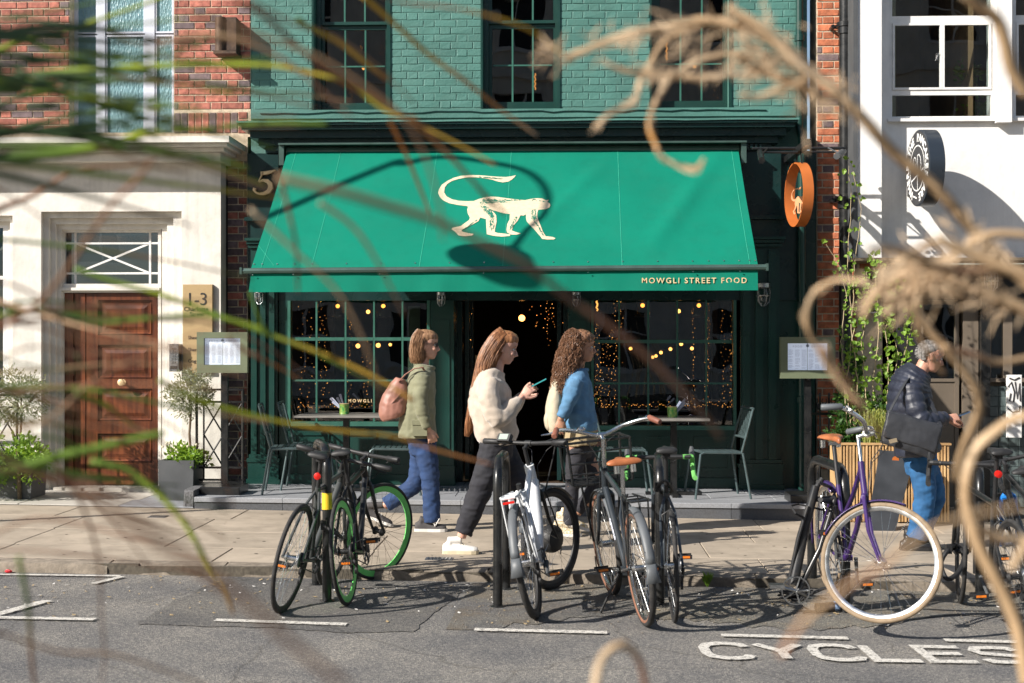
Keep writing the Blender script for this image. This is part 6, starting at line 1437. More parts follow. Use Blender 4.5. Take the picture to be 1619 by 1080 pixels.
def bicycle(name, label, rear=None, front=None, lean=0, steer=0, frame=None, anchor='rear', style='road', wb=1.0, Rw=.340, tw=.014, rim=None, tyre=None, side=None, deep=.012, spokes=None,
            bar='drop', tape=None, grip=None, saddle='black', sh=.70, fenders=None, rack=None, front_rack=False, tail_light=False, motor=False, tube_r=.0185, crank=20, fork=None, disp=False, anchorP=None, heading=None, stemh=.05, lettering=None, barw=.21):
    rim = rim or M_['blackm']; tyre = tyre or M_['rubber']; spokes = spokes or M_['chrome']; frame = frame or M_['black']; fork = fork or frame
    A = onroad(*rear) if rear else None; B = onroad(*front) if front else None
    if heading is None: heading = math.atan2(B.y-A.y, B.x-A.x)
    else: heading = R(heading)
    Rot = Matrix.Rotation(heading, 4, 'Z') @ Matrix.Rotation(R(lean), 4, 'X')
    hubR = Vector((0, 0, Rw)); hubF = Vector((wb, 0, Rw)); BBv = Vector((.425, 0, .275)); u = Vector((-.309, 0, .951)); us = Vector((-.29, 0, .957))
    H0 = hubF+Vector((-.043, 0, -.014))+u*.40; ht = {'road': .12, 'city': .17, 'dutch': .20, 'ebike': .17}[style]; H1 = H0+u*ht
    ST = Matrix.Translation(H0) @ Matrix.Rotation(R(steer), 4, u) @ Matrix.Translation(-H0)
    if anchorP is not None: off = Vector(anchorP)-(Rot @ (ST @ hubF)); base = Matrix.Translation(off)
    elif anchor == 'rear': base = Matrix.Translation((A.x, A.y, rz(A.x)))
    else: q = Rot @ Vector((wb, 0, 0)); base = Matrix.Translation(Vector((B.x, B.y, rz(B.x)))-q)
    M = base @ Rot; loc = M.translation
    t = empty(name, loc, label, "bicycle", "bicycles locked along the kerb", rot=M.to_euler()); S = BBv+us*(.50 if style != 'dutch' else .46)
    mb = MB()                                                       # frame
    if style == 'road' or style == 'city':
        T3(mb, S-us*.02, H1-u*.03, tube_r*.95, M=M); T3(mb, BBv, H0+u*.03, tube_r*1.15, M=M)
    elif style == 'dutch':
        mb.tube([H1-u*.03, H1-u*.03+Vector((-.22, 0, -.20)), BBv+us*.27+Vector((.06, 0, -.0)), BBv+us*.22], tube_r, 10, M=M); mb.tube([H0+u*.02, H0+Vector((-.20, 0, -.22)), BBv+Vector((.05, 0, .02)), BBv], tube_r*1.1, 10, M=M)
    else:
        mb.tube([BBv+Vector((0, 0, .0)), (BBv+H0)/2+Vector((0, 0, -.01)), H0+u*.05], [.040, .048, .042], 12, M=M); T3(mb, BBv+us*.36, H1-u*.03, .020, M=M)
    T3(mb, BBv-us*.01, S, tube_r*(1.0 if style != 'ebike' else 2.7), tube_r*(1.0 if style != 'ebike' else 2.0), M=M); T3(mb, H0-u*.01, H1, tube_r*1.3 if style != 'ebike' else .034, n=12, M=M)
    mb.cyl(BBv+Vector((0, -.036, 0)), BBv+Vector((0, .036, 0)), .021, 12, M=M)
    for s in (-1, 1):
        mb.tube([BBv+Vector((-.02, s*.02, 0)), BBv+Vector((-.1, s*.045, .01)), hubR+Vector((0, s*.062, 0))], tube_r*.62, 8, M=M); mb.tube([S+Vector((0, s*.012, -.03)), S+Vector((-.06, s*.045, -.12)), hubR+Vector((0, s*.062, .0))], tube_r*.5, 8, M=M)
    fr = part("frame", mb, frame, t, smooth=True)
    if lettering:
        me = text_mesh(lettering[0], lettering[1], .0004, 1.0, 'CENTER', .001, lettering[2]); d = (H0-BBv).normalized(); mid = BBv.lerp(H0, .5); side_s = lettering[3]
        xd = d if side_s < 0 else -d; fm = face_M(mid+Vector((0, side_s*tube_r*(1.22 if style != 'ebike' else 2.4), -.0)), xd, d.cross(Vector((0, -side_s, 0)))*(-1 if side_s < 0 else 1)); fm = fm @ Matrix.Translation((0, 0, 0)); place("lettering", me, fr, M @ fm)
    MF = M @ ST; mb = MB()                                          # fork
    for s in (-1, 1): mb.tube([H0+Vector((0, s*.02, 0)), H0-u*.03+Vector((0, s*(.045 if style != 'ebike' else .05), 0)), H0-u*.22+Vector((.004, s*.052, 0)), hubF+Vector((0, s*.055, 0))], [tube_r*.8, tube_r*.85, tube_r*.75, tube_r*.5], 8, M=MF)
    mb.tube([H0+Vector((0, -.045, -.02)), H0+Vector((0, .045, -.02))], tube_r*.9, 8, M=MF); part("fork", mb, fork, t, smooth=True)
    make_wheel(t, "rear_wheel", hubR, M, Rw, tw, rim, tyre, spokes, deep=deep, sidewall=side); make_wheel(t, "front_wheel", hubF, MF, Rw, tw, rim, tyre, spokes, deep=deep, sidewall=side, motor=motor)
    # saddle
    if saddle:
        top = BBv+us*sh; mb = MB(); T3(mb, S-us*.02, top-us*.02, .0135, M=M); part("seat_post", mb, M_['blackm'] if style != 'city' else M_['chrome'], t, smooth=True)
        wide = .075 if style == 'road' else (.125 if style == 'city' else .095); L_ = .13 if style == 'road' else .125; mb = MB(); prof = [(-1.0, .95, -.004), (-.8, 1.0, .012), (-.4, .86, .008), (.0, .5, .004), (.5, .26, .004), (.95, .2, .0), (1.1, .1, -.012)]
        vs = []
        for (a, w_, z_) in prof:
            W_ = wide*w_; x_ = top.x+a*L_+.02; z0_ = top.z+.03+z_
            vs += [(x_, -W_, z0_-.022), (x_, -W_*.8, z0_), (x_, -W_*.3, z0_+.006), (x_, W_*.3, z0_+.006), (x_, W_*.8, z0_), (x_, W_, z0_-.022), (x_, W_*.5, z0_-.03), (x_, -W_*.5, z0_-.03)]
        n = 8; fs = [(i*n+k, i*n+(k+1) % n, (i+1)*n+(k+1) % n, (i+1)*n+k) for i in range(len(prof)-1) for k in range(n)]+[tuple(range(n))[::-1], tuple((len(prof)-1)*n+k for k in range(n))]
        mb.add([M @ Vector(v) for v in vs], fs); sd = part("saddle", mb, M_['tan'] if saddle == 'tan' else M_['blackm'], t, smooth='all'); sd.modifiers.new("subdivision", 'SUBSURF').levels = 1; sd.modifiers[0].render_levels = 2
        mb = MB()
        for s in (-1, 1): mb.tube([top+Vector((-.09, s*.035, .012)), top+Vector((0, s*.02, -.012)), top+Vector((.12, s*.012, .012))], .0035, 5, M=M)
        mb.cbox(top+Vector((0, 0, -.012)), (.05, .05, .022), M)
        if saddle == 'tan':
            for s in (-1, 1): mb.lathe([(.012, 0), (.018, .004), (.018, .05), (.012, .054)], 10, M=M @ Matrix.Translation(top+Vector((-.08, s*.05, -.045))))
        part("saddle_rails", mb, M_['chrome'] if saddle == 'tan' else M_['blackm'], t, smooth=True)
    else:
        mb = MB(); T3(mb, S-us*.02, S+us*.05, .018, M=M); part("seat_post", mb, M_['blackm'], t)
    if tail_light:
        c = BBv+us*(sh-.12)+Vector((-.035, 0, 0)); mb = MB(); mb.lathe([(.004, -.02), (.022, -.014), (.024, 0), (.020, .01), (.008, .014)], 12, M=M @ Matrix.Translation(c) @ Matrix.Rotation(R(0), 4, 'Y'), axis='x'); part("rear_light", mb, M_['red'], t, smooth=True)
    # stem and bars
    top = H1+u*stemh; fx = Vector((.951, 0, .309)); mb = MB(); T3(mb, H1, top, .015 if style != 'dutch' else .011, M=MF); sx = .09 if bar == 'drop' else .05; bc = top+Vector((sx, 0, .02)); T3(mb, top-u*.01, bc, .013, M=MF); mb.cyl(bc+Vector((0, -.025, 0)), bc+Vector((0, .025, 0)), .02, 10, M=MF)
    stm = part("stem", mb, M_['chrome'] if bar == 'swept' else M_['blackm'], t, smooth=True); bw = barw; barm = M_['chrome'] if bar == 'swept' else M_['blackm']
    if bar == 'drop':
        mb = MB(); cap = [bc+Vector((0, -bw, 0)), bc, bc+Vector((0, bw, 0))]; mb.tube([bc+Vector((0, -bw+.01, 0)), bc+Vector((0, bw-.01, 0))], .0145, 8, M=MF); hb = part("handlebar", mb, M_['blackm'], t, smooth=True)
        for s in (-1, 1):
            mb = MB(); q = bc+Vector((0, s*bw, 0)); mb.tube([q+Vector((0, -s*.06, 0)), q+Vector((.01, 0, 0)), q+Vector((.07, s*.004, -.004)), q+Vector((.10, s*.008, -.04)), q+Vector((.085, s*.012, -.10)), q+Vector((.03, s*.016, -.135)), q+Vector((-.05, s*.018, -.135))], .0165, 8, M=MF); part("bar_tape", mb, tape or M_['blackm'], hb, smooth=True)
            mb = MB(); mb.tube([q+Vector((.06, s*.004, .0)), q+Vector((.12, s*.004, .03)), q+Vector((.135, s*.004, .055))], [.018, .018, .012], 8, M=MF); mb.tube([q+Vector((.125, 0, .03)), q+Vector((.13, 0, -.03)), q+Vector((.10, 0, -.12))], .006, 6, flat=(1, 1), M=MF); part("brake_lever", mb, M_['planter'] if tape else M_['blackm'], hb, smooth=True)
    else:
        if bar == 'flat': L1 = [bc+Vector((-.045, -.33, .015)), bc+Vector((-.03, -.2, .01)), bc, bc+Vector((-.03, .2, .01)), bc+Vector((-.045, .33, .015))]
        else: L1 = [bc+Vector((-.20, -.345, .05)), bc+Vector((-.10, -.30, .075)), bc+Vector((.0, -.16, .045)), bc, bc+Vector((.0, .16, .045)), bc+Vector((-.10, .30, .075)), bc+Vector((-.20, .345, .05))]
        fine = []
        for i in range(len(L1)-1):
            p0 = L1[max(i-1, 0)]; p1 = L1[i]; p2 = L1[i+1]; p3 = L1[min(i+2, len(L1)-1)]
            for k in range(5): x_ = k/5; fine.append(.5*((2*p1)+(p2-p0)*x_+(2*p0-5*p1+4*p2-p3)*x_*x_+(3*p1-p0-3*p2+p3)*x_**3))
        fine.append(L1[-1]); mb = MB(); mb.tube(fine, .0135, 10, M=MF); hb = part("handlebar", mb, barm, t, smooth=True)
        for e, f_ in ((fine[0], fine[4]), (fine[-1], fine[-5])):
            d = (f_-e).normalized(); mb = MB(); mb.tube([e-d*.006, e, e+d*.11, e+d*.118], [.015, .020, .019, .014], 10, M=MF); part("grip", mb, grip or M_['blackm'], hb, smooth=True)
            s = 1 if e.y > bc.y else -1; a = e+d*.14; mb = MB(); mb.tube([a, a+Vector((.035, -s*.0, -.02)), a+Vector((.05, s*.05, -.035)), a+Vector((.045, s*.10, -.035))], [.008, .007, .006, .005], 6, M=MF); part("brake_lever", mb, M_['chrome'] if bar == 'swept' else M_['blackm'], hb, smooth=True)
        if bar == 'swept': mb = MB(); mb.lathe([(.0, .0), (.026, .002), (.028, .012), (.018, .024), (.003, .028)], 14, M=MF @ Matrix.Translation(bc+Vector((-.02, .13, .045)))); part("bell", mb, M_['chrome'], hb, smooth=True)
    if disp:
        q = bc+Vector((-.03, .17, .035)); mb = MB(); mb.cbox((0, 0, 0), (.035, .10, .055), MF @ Matrix.Translation(q) @ Matrix.Rotation(R(35), 4, 'Y')); dd = part("display", mb, M_['blackm'], t)
        mb = MB(); mb.cbox((-.0185, 0, .002), (.002, .07, .040), MF @ Matrix.Translation(q) @ Matrix.Rotation(R(35), 4, 'Y')); part("screen", mb, mat("pale_lcd_screen", (.32,.38,.33), .3), dd)
    # cables
    mb = MB()
    for s, e in ((1, H0+Vector((-.02, .03, .0))), (-1, H0+Vector((-.02, -.03, .02)))):
        a = bc+Vector((.02, s*.14, 0)); mb.tube([a, a+Vector((.09, -s*.0, -.01)), bc+Vector((.12, s*.06, -.06)), bc+Vector((.06, s*.02, -.16)), ST.inverted() @ e if False else H0+Vector((.02, s*.03, .02))], .0028, 5, M=MF)
    part("cables", mb, M_['blackm'], t, smooth=True)
    # drivetrain on the right (-y)
    ca = R(crank); mb = MB(); ry_ = -.055; mb.torus((0, 0, 0), .088, .0035, 28, 5, 'y', M=M @ Matrix.Translation(BBv+Vector((0, ry_+.008, 0))))
    for i in range(5): a = ca+i*2*math.pi/5; T3(mb, BBv+Vector((0, ry_+.008, 0)), BBv+Vector((.086*math.cos(a), ry_+.008, .086*math.sin(a))), .006, n=5, M=M)
    part("chainring", mb, M_['planter'], t)
    for s in (-1, 1):
        y0 = s*.06; d = Vector((math.cos(ca), 0, math.sin(ca)))*(-s)*.17; mb = MB(); mb.tube([BBv+Vector((0, y0, 0)), BBv+Vector((0, y0+s*.012, 0))+d], [.013, .009], 8, M=M); cr_ = part("crank", mb, M_['planter'] if style != 'city' else M_['chrome'], t, smooth=True)
        pc = BBv+Vector((0, y0+s*.065, 0))+d; mb = MB(); mb.cbox(pc, (.085, .085, .012), M); mb.cbox(pc+Vector((.036, 0, 0)), (.014, .09, .026), M); mb.cbox(pc+Vector((-.036, 0, 0)), (.014, .09, .026), M); pd = part("pedal", mb, M_['blackm'], cr_)
        
        for e_ in (-.0435, .0435): mb = MB(); mb.cbox(pc+Vector((e_, 0, 0)), (.002, .06, .014), M); part("reflector", mb, M_['amber'], pd)
    mb = MB(); yc = -.047; rs = .038; upc = [BBv+Vector((0, yc, .09)), hubR+Vector((0, yc, rs)), hubR+Vector((-rs, yc, 0)), hubR+Vector((0, yc, -rs)), BBv+Vector((0, yc, -.09)), BBv+Vector((.088, yc, 0))]; mb.tube(upc, .0042, 5, closed=True, M=M, flat=(1, .8)); part("chain", mb, M_['planter'], t)
    mb = MB(); mb.lathe([(.02, -.052), (.05, -.05), (.046, -.045), (.040, -.040), (.034, -.035), (.02, -.033)], 18, M=M @ Matrix.Translation(hubR), axis='y'); part("cassette", mb, M_['steel'], t)
    if style in ('road', 'ebike', 'city'): mb = MB(); mb.tube([hubR+Vector((.01, -.065, -.02)), hubR+Vector((.035, -.06, -.07)), hubR+Vector((.05, -.058, -.13))], [.012, .010, .008], 6, M=M); mb.cyl(hubR+Vector((.05, -.064, -.13)), hubR+Vector((.05, -.05, -.13)), .024, 10, M=M); mb.cyl(hubR+Vector((.03, -.064, -.075)), hubR+Vector((.03, -.05, -.075)), .022, 10, M=M); part("derailleur", mb, M_['blackm'], t, smooth=True)
    if style == 'road':
        for (c, MM) in ((S+Vector((-.09, 0, -.13)), M), (H0+Vector((.03, 0, -.03)), MF)): mb = MB(); mb.tube([c+Vector((0, -.032, -.035)), c+Vector((0, -.038, 0)), c+Vector((0, 0, .025)), c+Vector((0, .038, 0)), c+Vector((0, .032, -.035))], .007, 6, M=MM); part("brake_caliper", mb, M_['blackm'], t, smooth=True)
    def fender(hub, MM, a0, a1, mt, name, w=.028, flap=0):
        mb = MB(); n = 18; rr = Rw+.016; vs = []; m = 7
        for i in range(n+1):
            a = R(a0+(a1-a0)*i/n)
            for k in range(m): b = (k/(m-1)-.5)*2; r_ = rr-.012*b*b; vs.append(MM @ (hub+Vector((r_*math.cos(a), b*w, r_*math.sin(a)))))
        fs = [(i*m+k, i*m+k+1, (i+1)*m+k+1, (i+1)*m+k) for i in range(n) for k in range(m-1)]; mb.add(vs, fs); o = part(name, mb, mt, t, smooth='all'); sm = o.modifiers.new("thickness", 'SOLIDIFY'); sm.thickness = .0015
        a = R(a1+(12 if a1 > a0 else -12)*-1); e = hub+Vector((rr*math.cos(a), 0, rr*math.sin(a))); mb = MB()
        for s in (-1, 1): mb.tube([hub+Vector((0, s*.06, 0)), e+Vector((0, s*w, 0))], .002, 4, M=MM)
        part("fender_stay", mb, M_['chrome'], t)
        if flap:
            a = R(a1); e = hub+Vector((rr*math.cos(a), 0, rr*math.sin(a))); d = Vector((math.sin(a), 0, -math.cos(a)))*(1 if a1 > 90 else -1); d = Vector((-.25, 0, -1)).normalized(); mb = MB(); vs = []
            for j, (q, ww) in enumerate(((0, 1.05), (.05, 1.2), (.11, 1.6))):
                for k in range(7): b = (k/6-.5)*2; vs.append(MM @ (e+d*q+Vector((.012*(1-b*b)*-1+.012, b*w*ww, 0))))
            mb.add(vs, [(j*7+k, j*7+k+1, (j+1)*7+k+1, (j+1)*7+k) for j in range(2) for k in range(6)]); o = part("mud_flap", mb, mt, t, smooth='all'); sm = o.modifiers.new("thickness", 'SOLIDIFY'); sm.thickness = .002
    if fenders:
        fender(hubR, M, 60, 168 if style != 'dutch' else 195, fenders, "rear_fender", flap=style in ('ebike', 'city')); 
        if style != 'ebike' or True: fender(hubF, MF, 20 if style == 'city' else (40 if style == 'ebike' else 78), 165, fenders, "front_fender")
    if rack:
        z_ = Rw*2+.075; mb = MB(); x0, x1 = -.20, .14; wv = .06 if style != 'ebike' else .05; r_ = .006 if style != 'ebike' else .009
        mb.tube([(x1, -wv*.5, z_), (x0+.03, -wv, z_), (x0, -wv*.8, z_-.004), (x0, wv*.8, z_-.004), (x0+.03, wv, z_), (x1, wv*.5, z_)], r_, 8, M=M)
        for q in (.3, .65): xx = x0+(x1-x0)*q; mb.tube([(xx, -wv*.8, z_), (xx, wv*.8, z_)], r_*.8, 6, M=M)
        for s in (-1, 1): mb.tube([(x0+.05, s*wv, z_), hubR+Vector((-.01, s*.068, .02))], r_*.9, 6, M=M); mb.tube([(x1-.05, s*wv*.8, z_), hubR+Vector((.02, s*.068, .02))], r_*.9, 6, M=M)
        mb.tube([(x1, 0, z_), S+Vector((0, 0, -.05))], r_, 6, M=M); rk = part("rear_rack", mb, rack, t, smooth=True)
        
        if style == 'ebike': mb = MB(); mb.cbox((x0-.012, 0, z_-.03), (.02, .07, .014), M); part("rear_light", mb, M_['red'], t)
    if front_rack:
        mb = MB(); z0_ = .76; x0, x1 = wb-.10, wb+.26; 
        for z_, e in ((z0_, 0), (z0_+.28, .02)): mb.tube([(x0, -.19-e, z_), (x1, -.19-e, z_), (x1, .19+e, z_), (x0, .19+e, z_)], .009, 8, closed=True, M=M)
        for q in range(5): xx = x0+(x1-x0)*q/4; mb.tube([(xx, -.19, z0_), (xx, .19, z0_)], .006, 6, M=M)
        for (xx, yy) in ((x0, -.2), (x0, .2), (x1, -.2), (x1, .2)): mb.tube([(xx, yy, z0_), (xx, yy*1.05, z0_+.28)], .009, 8, M=M)
        for yy in (-.1, 0, .1): mb.tube([(x0, yy, z0_), (x0, yy, z0_+.14)], .006, 6, M=M)
        for z_ in (.07, .14, .21): mb.tube([(x0, -.2, z0_+z_), (x0, .2, z0_+z_)], .0065, 6, M=M)
        for s in (-1, 1): mb.tube([(x0+.1, s*.13, z0_), hubF+Vector((0, s*.085, .02))], .008, 6, M=M)
        mb.tube([(x0, 0, z0_+.02), H0], .012, 6, M=M); part("front_rack", mb, M_['black'], t, smooth=True)
        mb = MB(); mb.tube([BBv+Vector((-.03, .06, -.02)), BBv+Vector((-.05, .2, -.24))], .009, 6, M=M); part("kickstand", mb, M_['black'], t)
    if style == 'ebike':
        q = BBv+us*.33+Vector((-.045, 0, 0)); mb = MB(); mb.lathe([(.005, -.012), (.026, -.006), (.030, .01), (.030, .03)], 14, M=M @ Matrix.Translation(q), axis='x'); part("lock_housing", mb, M_['blackm'], t, smooth=True)
        mb = MB(); mb.tube([bc+Vector((0, -.1, 0)), bc+Vector((.10, -.16, .03)), bc+Vector((.14, -.1, -.1)), H0+Vector((.04, -.06, -.02)), hubF+Vector((.02, -.06, .05))], .006, 6, M=MF); part("motor_cable", mb, M_['blackm'], t, smooth=True)
    return t, M
M_['red'] = mat("red_lens", (.55,.015,.01), .25, var=.1); M_['amber'] = mat("amber_reflector", (.75,.20,.02), .3, var=.1)
lime = mat("lime_green_rim", (.16,.68,.16), .4, var=.1, dirt=.1, dscale=20); purple = mat("deep_purple_paint", (.050,.022,.125), .28, var=.15, dirt=.1, dscale=20, coat=.4); ewhite = mat("white_frame_paint", (.74,.76,.78), .3, var=.05, dirt=.12, dscale=18, coat=.4)
grey_f = mat("dusty_grey_frame_paint", (.055,.06,.06), .35, var=.2, dirt=.2, dscale=20, coat=.2); greytape = mat("bright_green_bar_tape", (.16,.50,.12), .7, var=.1, dirt=.15, dscale=30); oran = mat("orange_frame_paint", (.62,.26,.04), .3, var=.1); slate = mat("slate_blue_frame_paint", (.028,.035,.042), .3, var=.15, dirt=.15, coat=.3)
greyfend = mat("grey_plastic_mudguard", (.10,.11,.12), .5, var=.12, dirt=.2); brng = mat("worn_brown_grip", (.22,.08,.05), .6, var=.2)
# 1 grey bicycle, far left
bicycle("bicycle", "leftmost bicycle, dusty dark grey with thin black tyres, leaning right on its stand", (446, 969), (508, 932), lean=11, steer=-4, frame=grey_f, bar='flat', tail_light=True, crank=15, wb=.98, sh=.70, side=None)
# 2 green rims
bicycle("bicycle", "black single speed bicycle with bright green rims, its front wheel turned out", (551, 957), (590, 925), lean=-5, steer=-34, frame=M_['black'], rim=lime, deep=.030, tw=.013, bar='flat', wb=.97, crank=150, sh=.68, spokes=M_['blackm'])
# 3 white electric bicycle
bicycle("bicycle", "white electric bicycle without saddle, hub motor wheel turned, handlebar display lit by the sun", (849, 978), (880, 934), lean=-11, steer=-28, frame=ewhite, fork=M_['black'], style='ebike', wb=1.04, tw=.022, Rw=.345, bar='flat', saddle=None, fenders=greyfend, rack=ewhite, motor=True, tube_r=.017, disp=True, crank=200, stemh=.13, barw=.3, lettering=("URBAN", .05, M_['ink'], -1) if False else None)
# 4 town bicycle
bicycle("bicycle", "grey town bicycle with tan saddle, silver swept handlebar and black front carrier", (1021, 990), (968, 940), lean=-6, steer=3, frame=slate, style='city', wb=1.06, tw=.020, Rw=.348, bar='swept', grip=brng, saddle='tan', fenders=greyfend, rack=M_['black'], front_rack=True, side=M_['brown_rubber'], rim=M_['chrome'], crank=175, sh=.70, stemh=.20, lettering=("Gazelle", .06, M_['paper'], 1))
# 5 racing bicycle with green tape
bicycle("bicycle", "dark racing bicycle with bright green bar tape right of the town bicycle", (1066, 984), (1048, 940), lean=-2, steer=-3, frame=slate, tape=greytape, bar='drop', wb=.98, sh=.76, crank=10, stemh=.09, tw=.013)
# 6 purple bicycle
bicycle("bicycle", "purple Dutch style bicycle with cream tyres, its big front wheel facing the viewer", None, None, lean=2, steer=64, frame=purple, style='dutch', heading=-86, anchorP=P(1393, 889, 8.28), wb=1.06, Rw=.350, tw=.016, tyre=M_['tan_rubber'], rim=M_['chrome'], bar='swept', saddle='tan', fenders=purple, grip=greyfend, sh=.74, crank=80, stemh=.16, tube_r=.015)
# 8 drop bar bicycle, right; 9 orange one at the edge
bicycle("bicycle", "black racing bicycle with black drop bars and round red rear light at the right edge", (1609, 1004), (1512, 948), lean=-3, steer=-14, frame=M_['black'], bar='drop', tail_light=True, wb=1.02, sh=.80, crank=30, tw=.014, stemh=.09, spokes=M_['blackm'])
bicycle("bicycle", "black bicycle with a bright blue fork cut off by the right edge", (1672, 986), (1598, 932), lean=-8, steer=5, frame=M_['black'], fork=mat("bright_blue_fork_paint", (.02,.20,.62), .3), bar='flat', fenders=M_['blackm'], style='city', wb=1.04, sh=.66, crank=120, tw=.017)
# 7 stripped bicycle frame on the fourth stand
Ys = 8.95; c = onroad(1262, 950); t = empty("stripped_bicycle", (c.x, c.y, rz(c.x)), "stripped black bicycle frame without wheels, propped upright on the scuffed stand", "bicycle frame")
scr = mat("scratched_black_frame", (.02,.021,.024), .35, var=.3, dirt=.35, dscale=20, coat=.2)
def pp(x, y, dy=0): return P(x, y, Ys+dy)
mb = MB(); mb.tube([pp(1290, 768), pp(1272, 835), pp(1254, 925, -.05)], [.026, .032, .034], 12); mb.tube([pp(1321, 786, .05), pp(1296, 868, .02), pp(1262, 935, -.05)], [.018, .018, .018], 10); mb.tube([pp(1281, 788, .05), pp(1300, 790, .05), pp(1322, 787, .05)], .018, 10)
for s in (-.05, .05): mb.tube([pp(1318, 800, s), pp(1330, 868, s), pp(1333, 905, s), pp(1326, 925, s), pp(1300, 931, s*.6), pp(1272, 944, 0)], .010, 8)
fr = part("frame", mb, scr, t, smooth=True)
mb = MB(); mb.tube([pp(1290, 772), pp(1300, 757, .02)], .017, 10); mb.tube([pp(1293, 762, -.2), pp(1300, 765, 0), pp(1312, 770, .22)], .012, 8); mb.tube([pp(1297, 790, -.14), pp(1305, 792, 0), pp(1324, 795, .1)], .016, 8); part("handlebar", mb, M_['blackm'], t, smooth=True)
mb = MB()
for s in (-.05, .05): mb.tube([pp(1277, 800, s*.6), pp(1262, 850, s), pp(1250, 905, s), pp(1246, 925, s)], [.012, .012, .010, .008], 8)
part("fork", mb, scr, t, smooth=True)
mb = MB(); cc = pp(1258, 934, -.1); mb.torus(cc, .085, .005, 26, 5, 'y'); 
for i in range(5): a = i*1.2566; mb.tube([cc, cc+Vector((.08*math.cos(a), 0, .08*math.sin(a)))], .006, 5)
part("chainring", mb, M_['steel'], t)
for (e, s) in ((pp(1228, 926, -.12), -1), (pp(1285, 948, .05), 1)): mb = MB(); mb.tube([cc, e], .010, 8); mb.cbox(e, (.09, .09, .02)); part("crank", mb, M_['steel'], t)
mb = MB(); rnd = random.Random(3); pts = [cc+Vector((-.05, 0, -.02))]
for k in range(40): pts.append(Vector((c.x+rnd.uniform(-.13, .10), c.y+rnd.uniform(-.08, .08), rz(c.x)+.01+rnd.uniform(0, .06))))
mb.tube(pts, .006, 5); part("fallen_chain", mb, M_['blackm'], t)
mb = MB(); mb.tube([pp(1270, 818, -.05), pp(1258, 812, -.1), pp(1250, 800, -.02), pp(1262, 797, .08), pp(1300, 806, .05), pp(1322, 800, -.06)], .007, 6); mb.tube([pp(1318, 848, -.05), pp(1338, 852, -.05), pp(1347, 848, 0)], .005, 6); part("lock_cable", mb, M_['blackm'], t, smooth=True)
mb = MB()
for k in range(7): q0 = pp(1274, 838).lerp(pp(1256, 915), .15+.1*k); mb.cbox(q0+Vector((-.002, -.0335, 0)), (.010, .002, .022))
part("worn_decal", mb, mat("pale_frame_decal", (.6,.6,.58), .5), fr, kind='stuff')
# locks
def lock(pts, label, r=.009, mt='blackm', loop=True):
    ps = [Vector(p) for p in pts]; fine = []; n = len(ps)
    for i in range(n):
        p0, p1, p2, p3 = ps[i-1], ps[i], ps[(i+1) % n], ps[(i+2) % n]
        for k in range(6): x_ = k/6; fine.append(.5*((2*p1)+(p2-p0)*x_+(2*p0-5*p1+4*p2-p3)*x_*x_+(3*p1-p0-3*p2+p3)*x_**3))
    t = empty("bicycle_lock", ps[0], label, "lock", "locks holding the bicycles to the stands"); mb = MB(); mb.tube(fine, r, 8, closed=True); part("shackle", mb, M_[mt], t, smooth=True); mb = MB(); mb.cbox(ps[0], (.035, .035, .06)); part("lock_body", mb, M_['blackm'], t)
lock([P(512, 830, 8.9), P(528, 842, 8.75), P(540, 850, 8.9), P(526, 835, 9.15)], "black bicycle lock round the yellow banded stand")
lock([P(1040, 770, 8.9), P(1052, 760, 8.75), P(1062, 775, 8.9), P(1050, 782, 9.05)], "black loop lock tying the racing bicycle to its stand")
lock([P(1500, 868, 9.35), P(1488, 890, 9.3), P(1497, 915, 9.25), P(1515, 905, 9.3), P(1524, 880, 9.4), P(1512, 862, 9.5)], "thick black chain lock hanging from the front wheel of the drop bar bicycle", r=.016)
# ================================================================== PEOPLE
from mathutils import noise as mnoise
def sweep(mb, secs, n=16, close=True):
    """closed tube through elliptical sections (centre, half width across the body, half depth)"""
    C_ = [Vector(s[0]) for s in secs]; N_ = len(C_); vs = []; Yv = Vector((0, 1, 0))
    for i in range(N_):
        t = (C_[min(i+1, N_-1)]-C_[max(i-1, 0)]); t = t.normalized() if t.length > 1e-9 else Vector((0, 0, 1))
        w = (Yv-t*Yv.dot(t)); w = w.normalized() if w.length > .05 else Vector((1, 0, 0)); u = t.cross(w)
        for k in range(n): a = 2*math.pi*k/n; vs.append(C_[i]+w*math.cos(a)*secs[i][1]+u*math.sin(a)*secs[i][2])
    fs = [(i*n+k, i*n+(k+1) % n, (i+1)*n+(k+1) % n, (i+1)*n+k) for i in range(N_-1) for k in range(n)]+[tuple(range(n))[::-1], tuple((N_-1)*n+k for k in range(n))]
    mb.add(vs, fs)
def smooth_secs(secs, m=4):
    out = []
    for i in range(len(secs)-1):
        p = [secs[max(i-1, 0)], secs[i], secs[i+1], secs[min(i+2, len(secs)-1)]]
        for k in range(m):
            x = k/m
            def cr(a, b, c, d): return (b*2+(c-a)*x+(a*2-b*5+c*4-d)*x*x+(b*3-a-c*3+d)*x**3)*.5
            out.append((cr(*[Vector(q[0]) for q in p]), max(.002, cr(*[q[1] for q in p])), max(.002, cr(*[q[2] for q in p]))))
    out.append(secs[-1]); return out
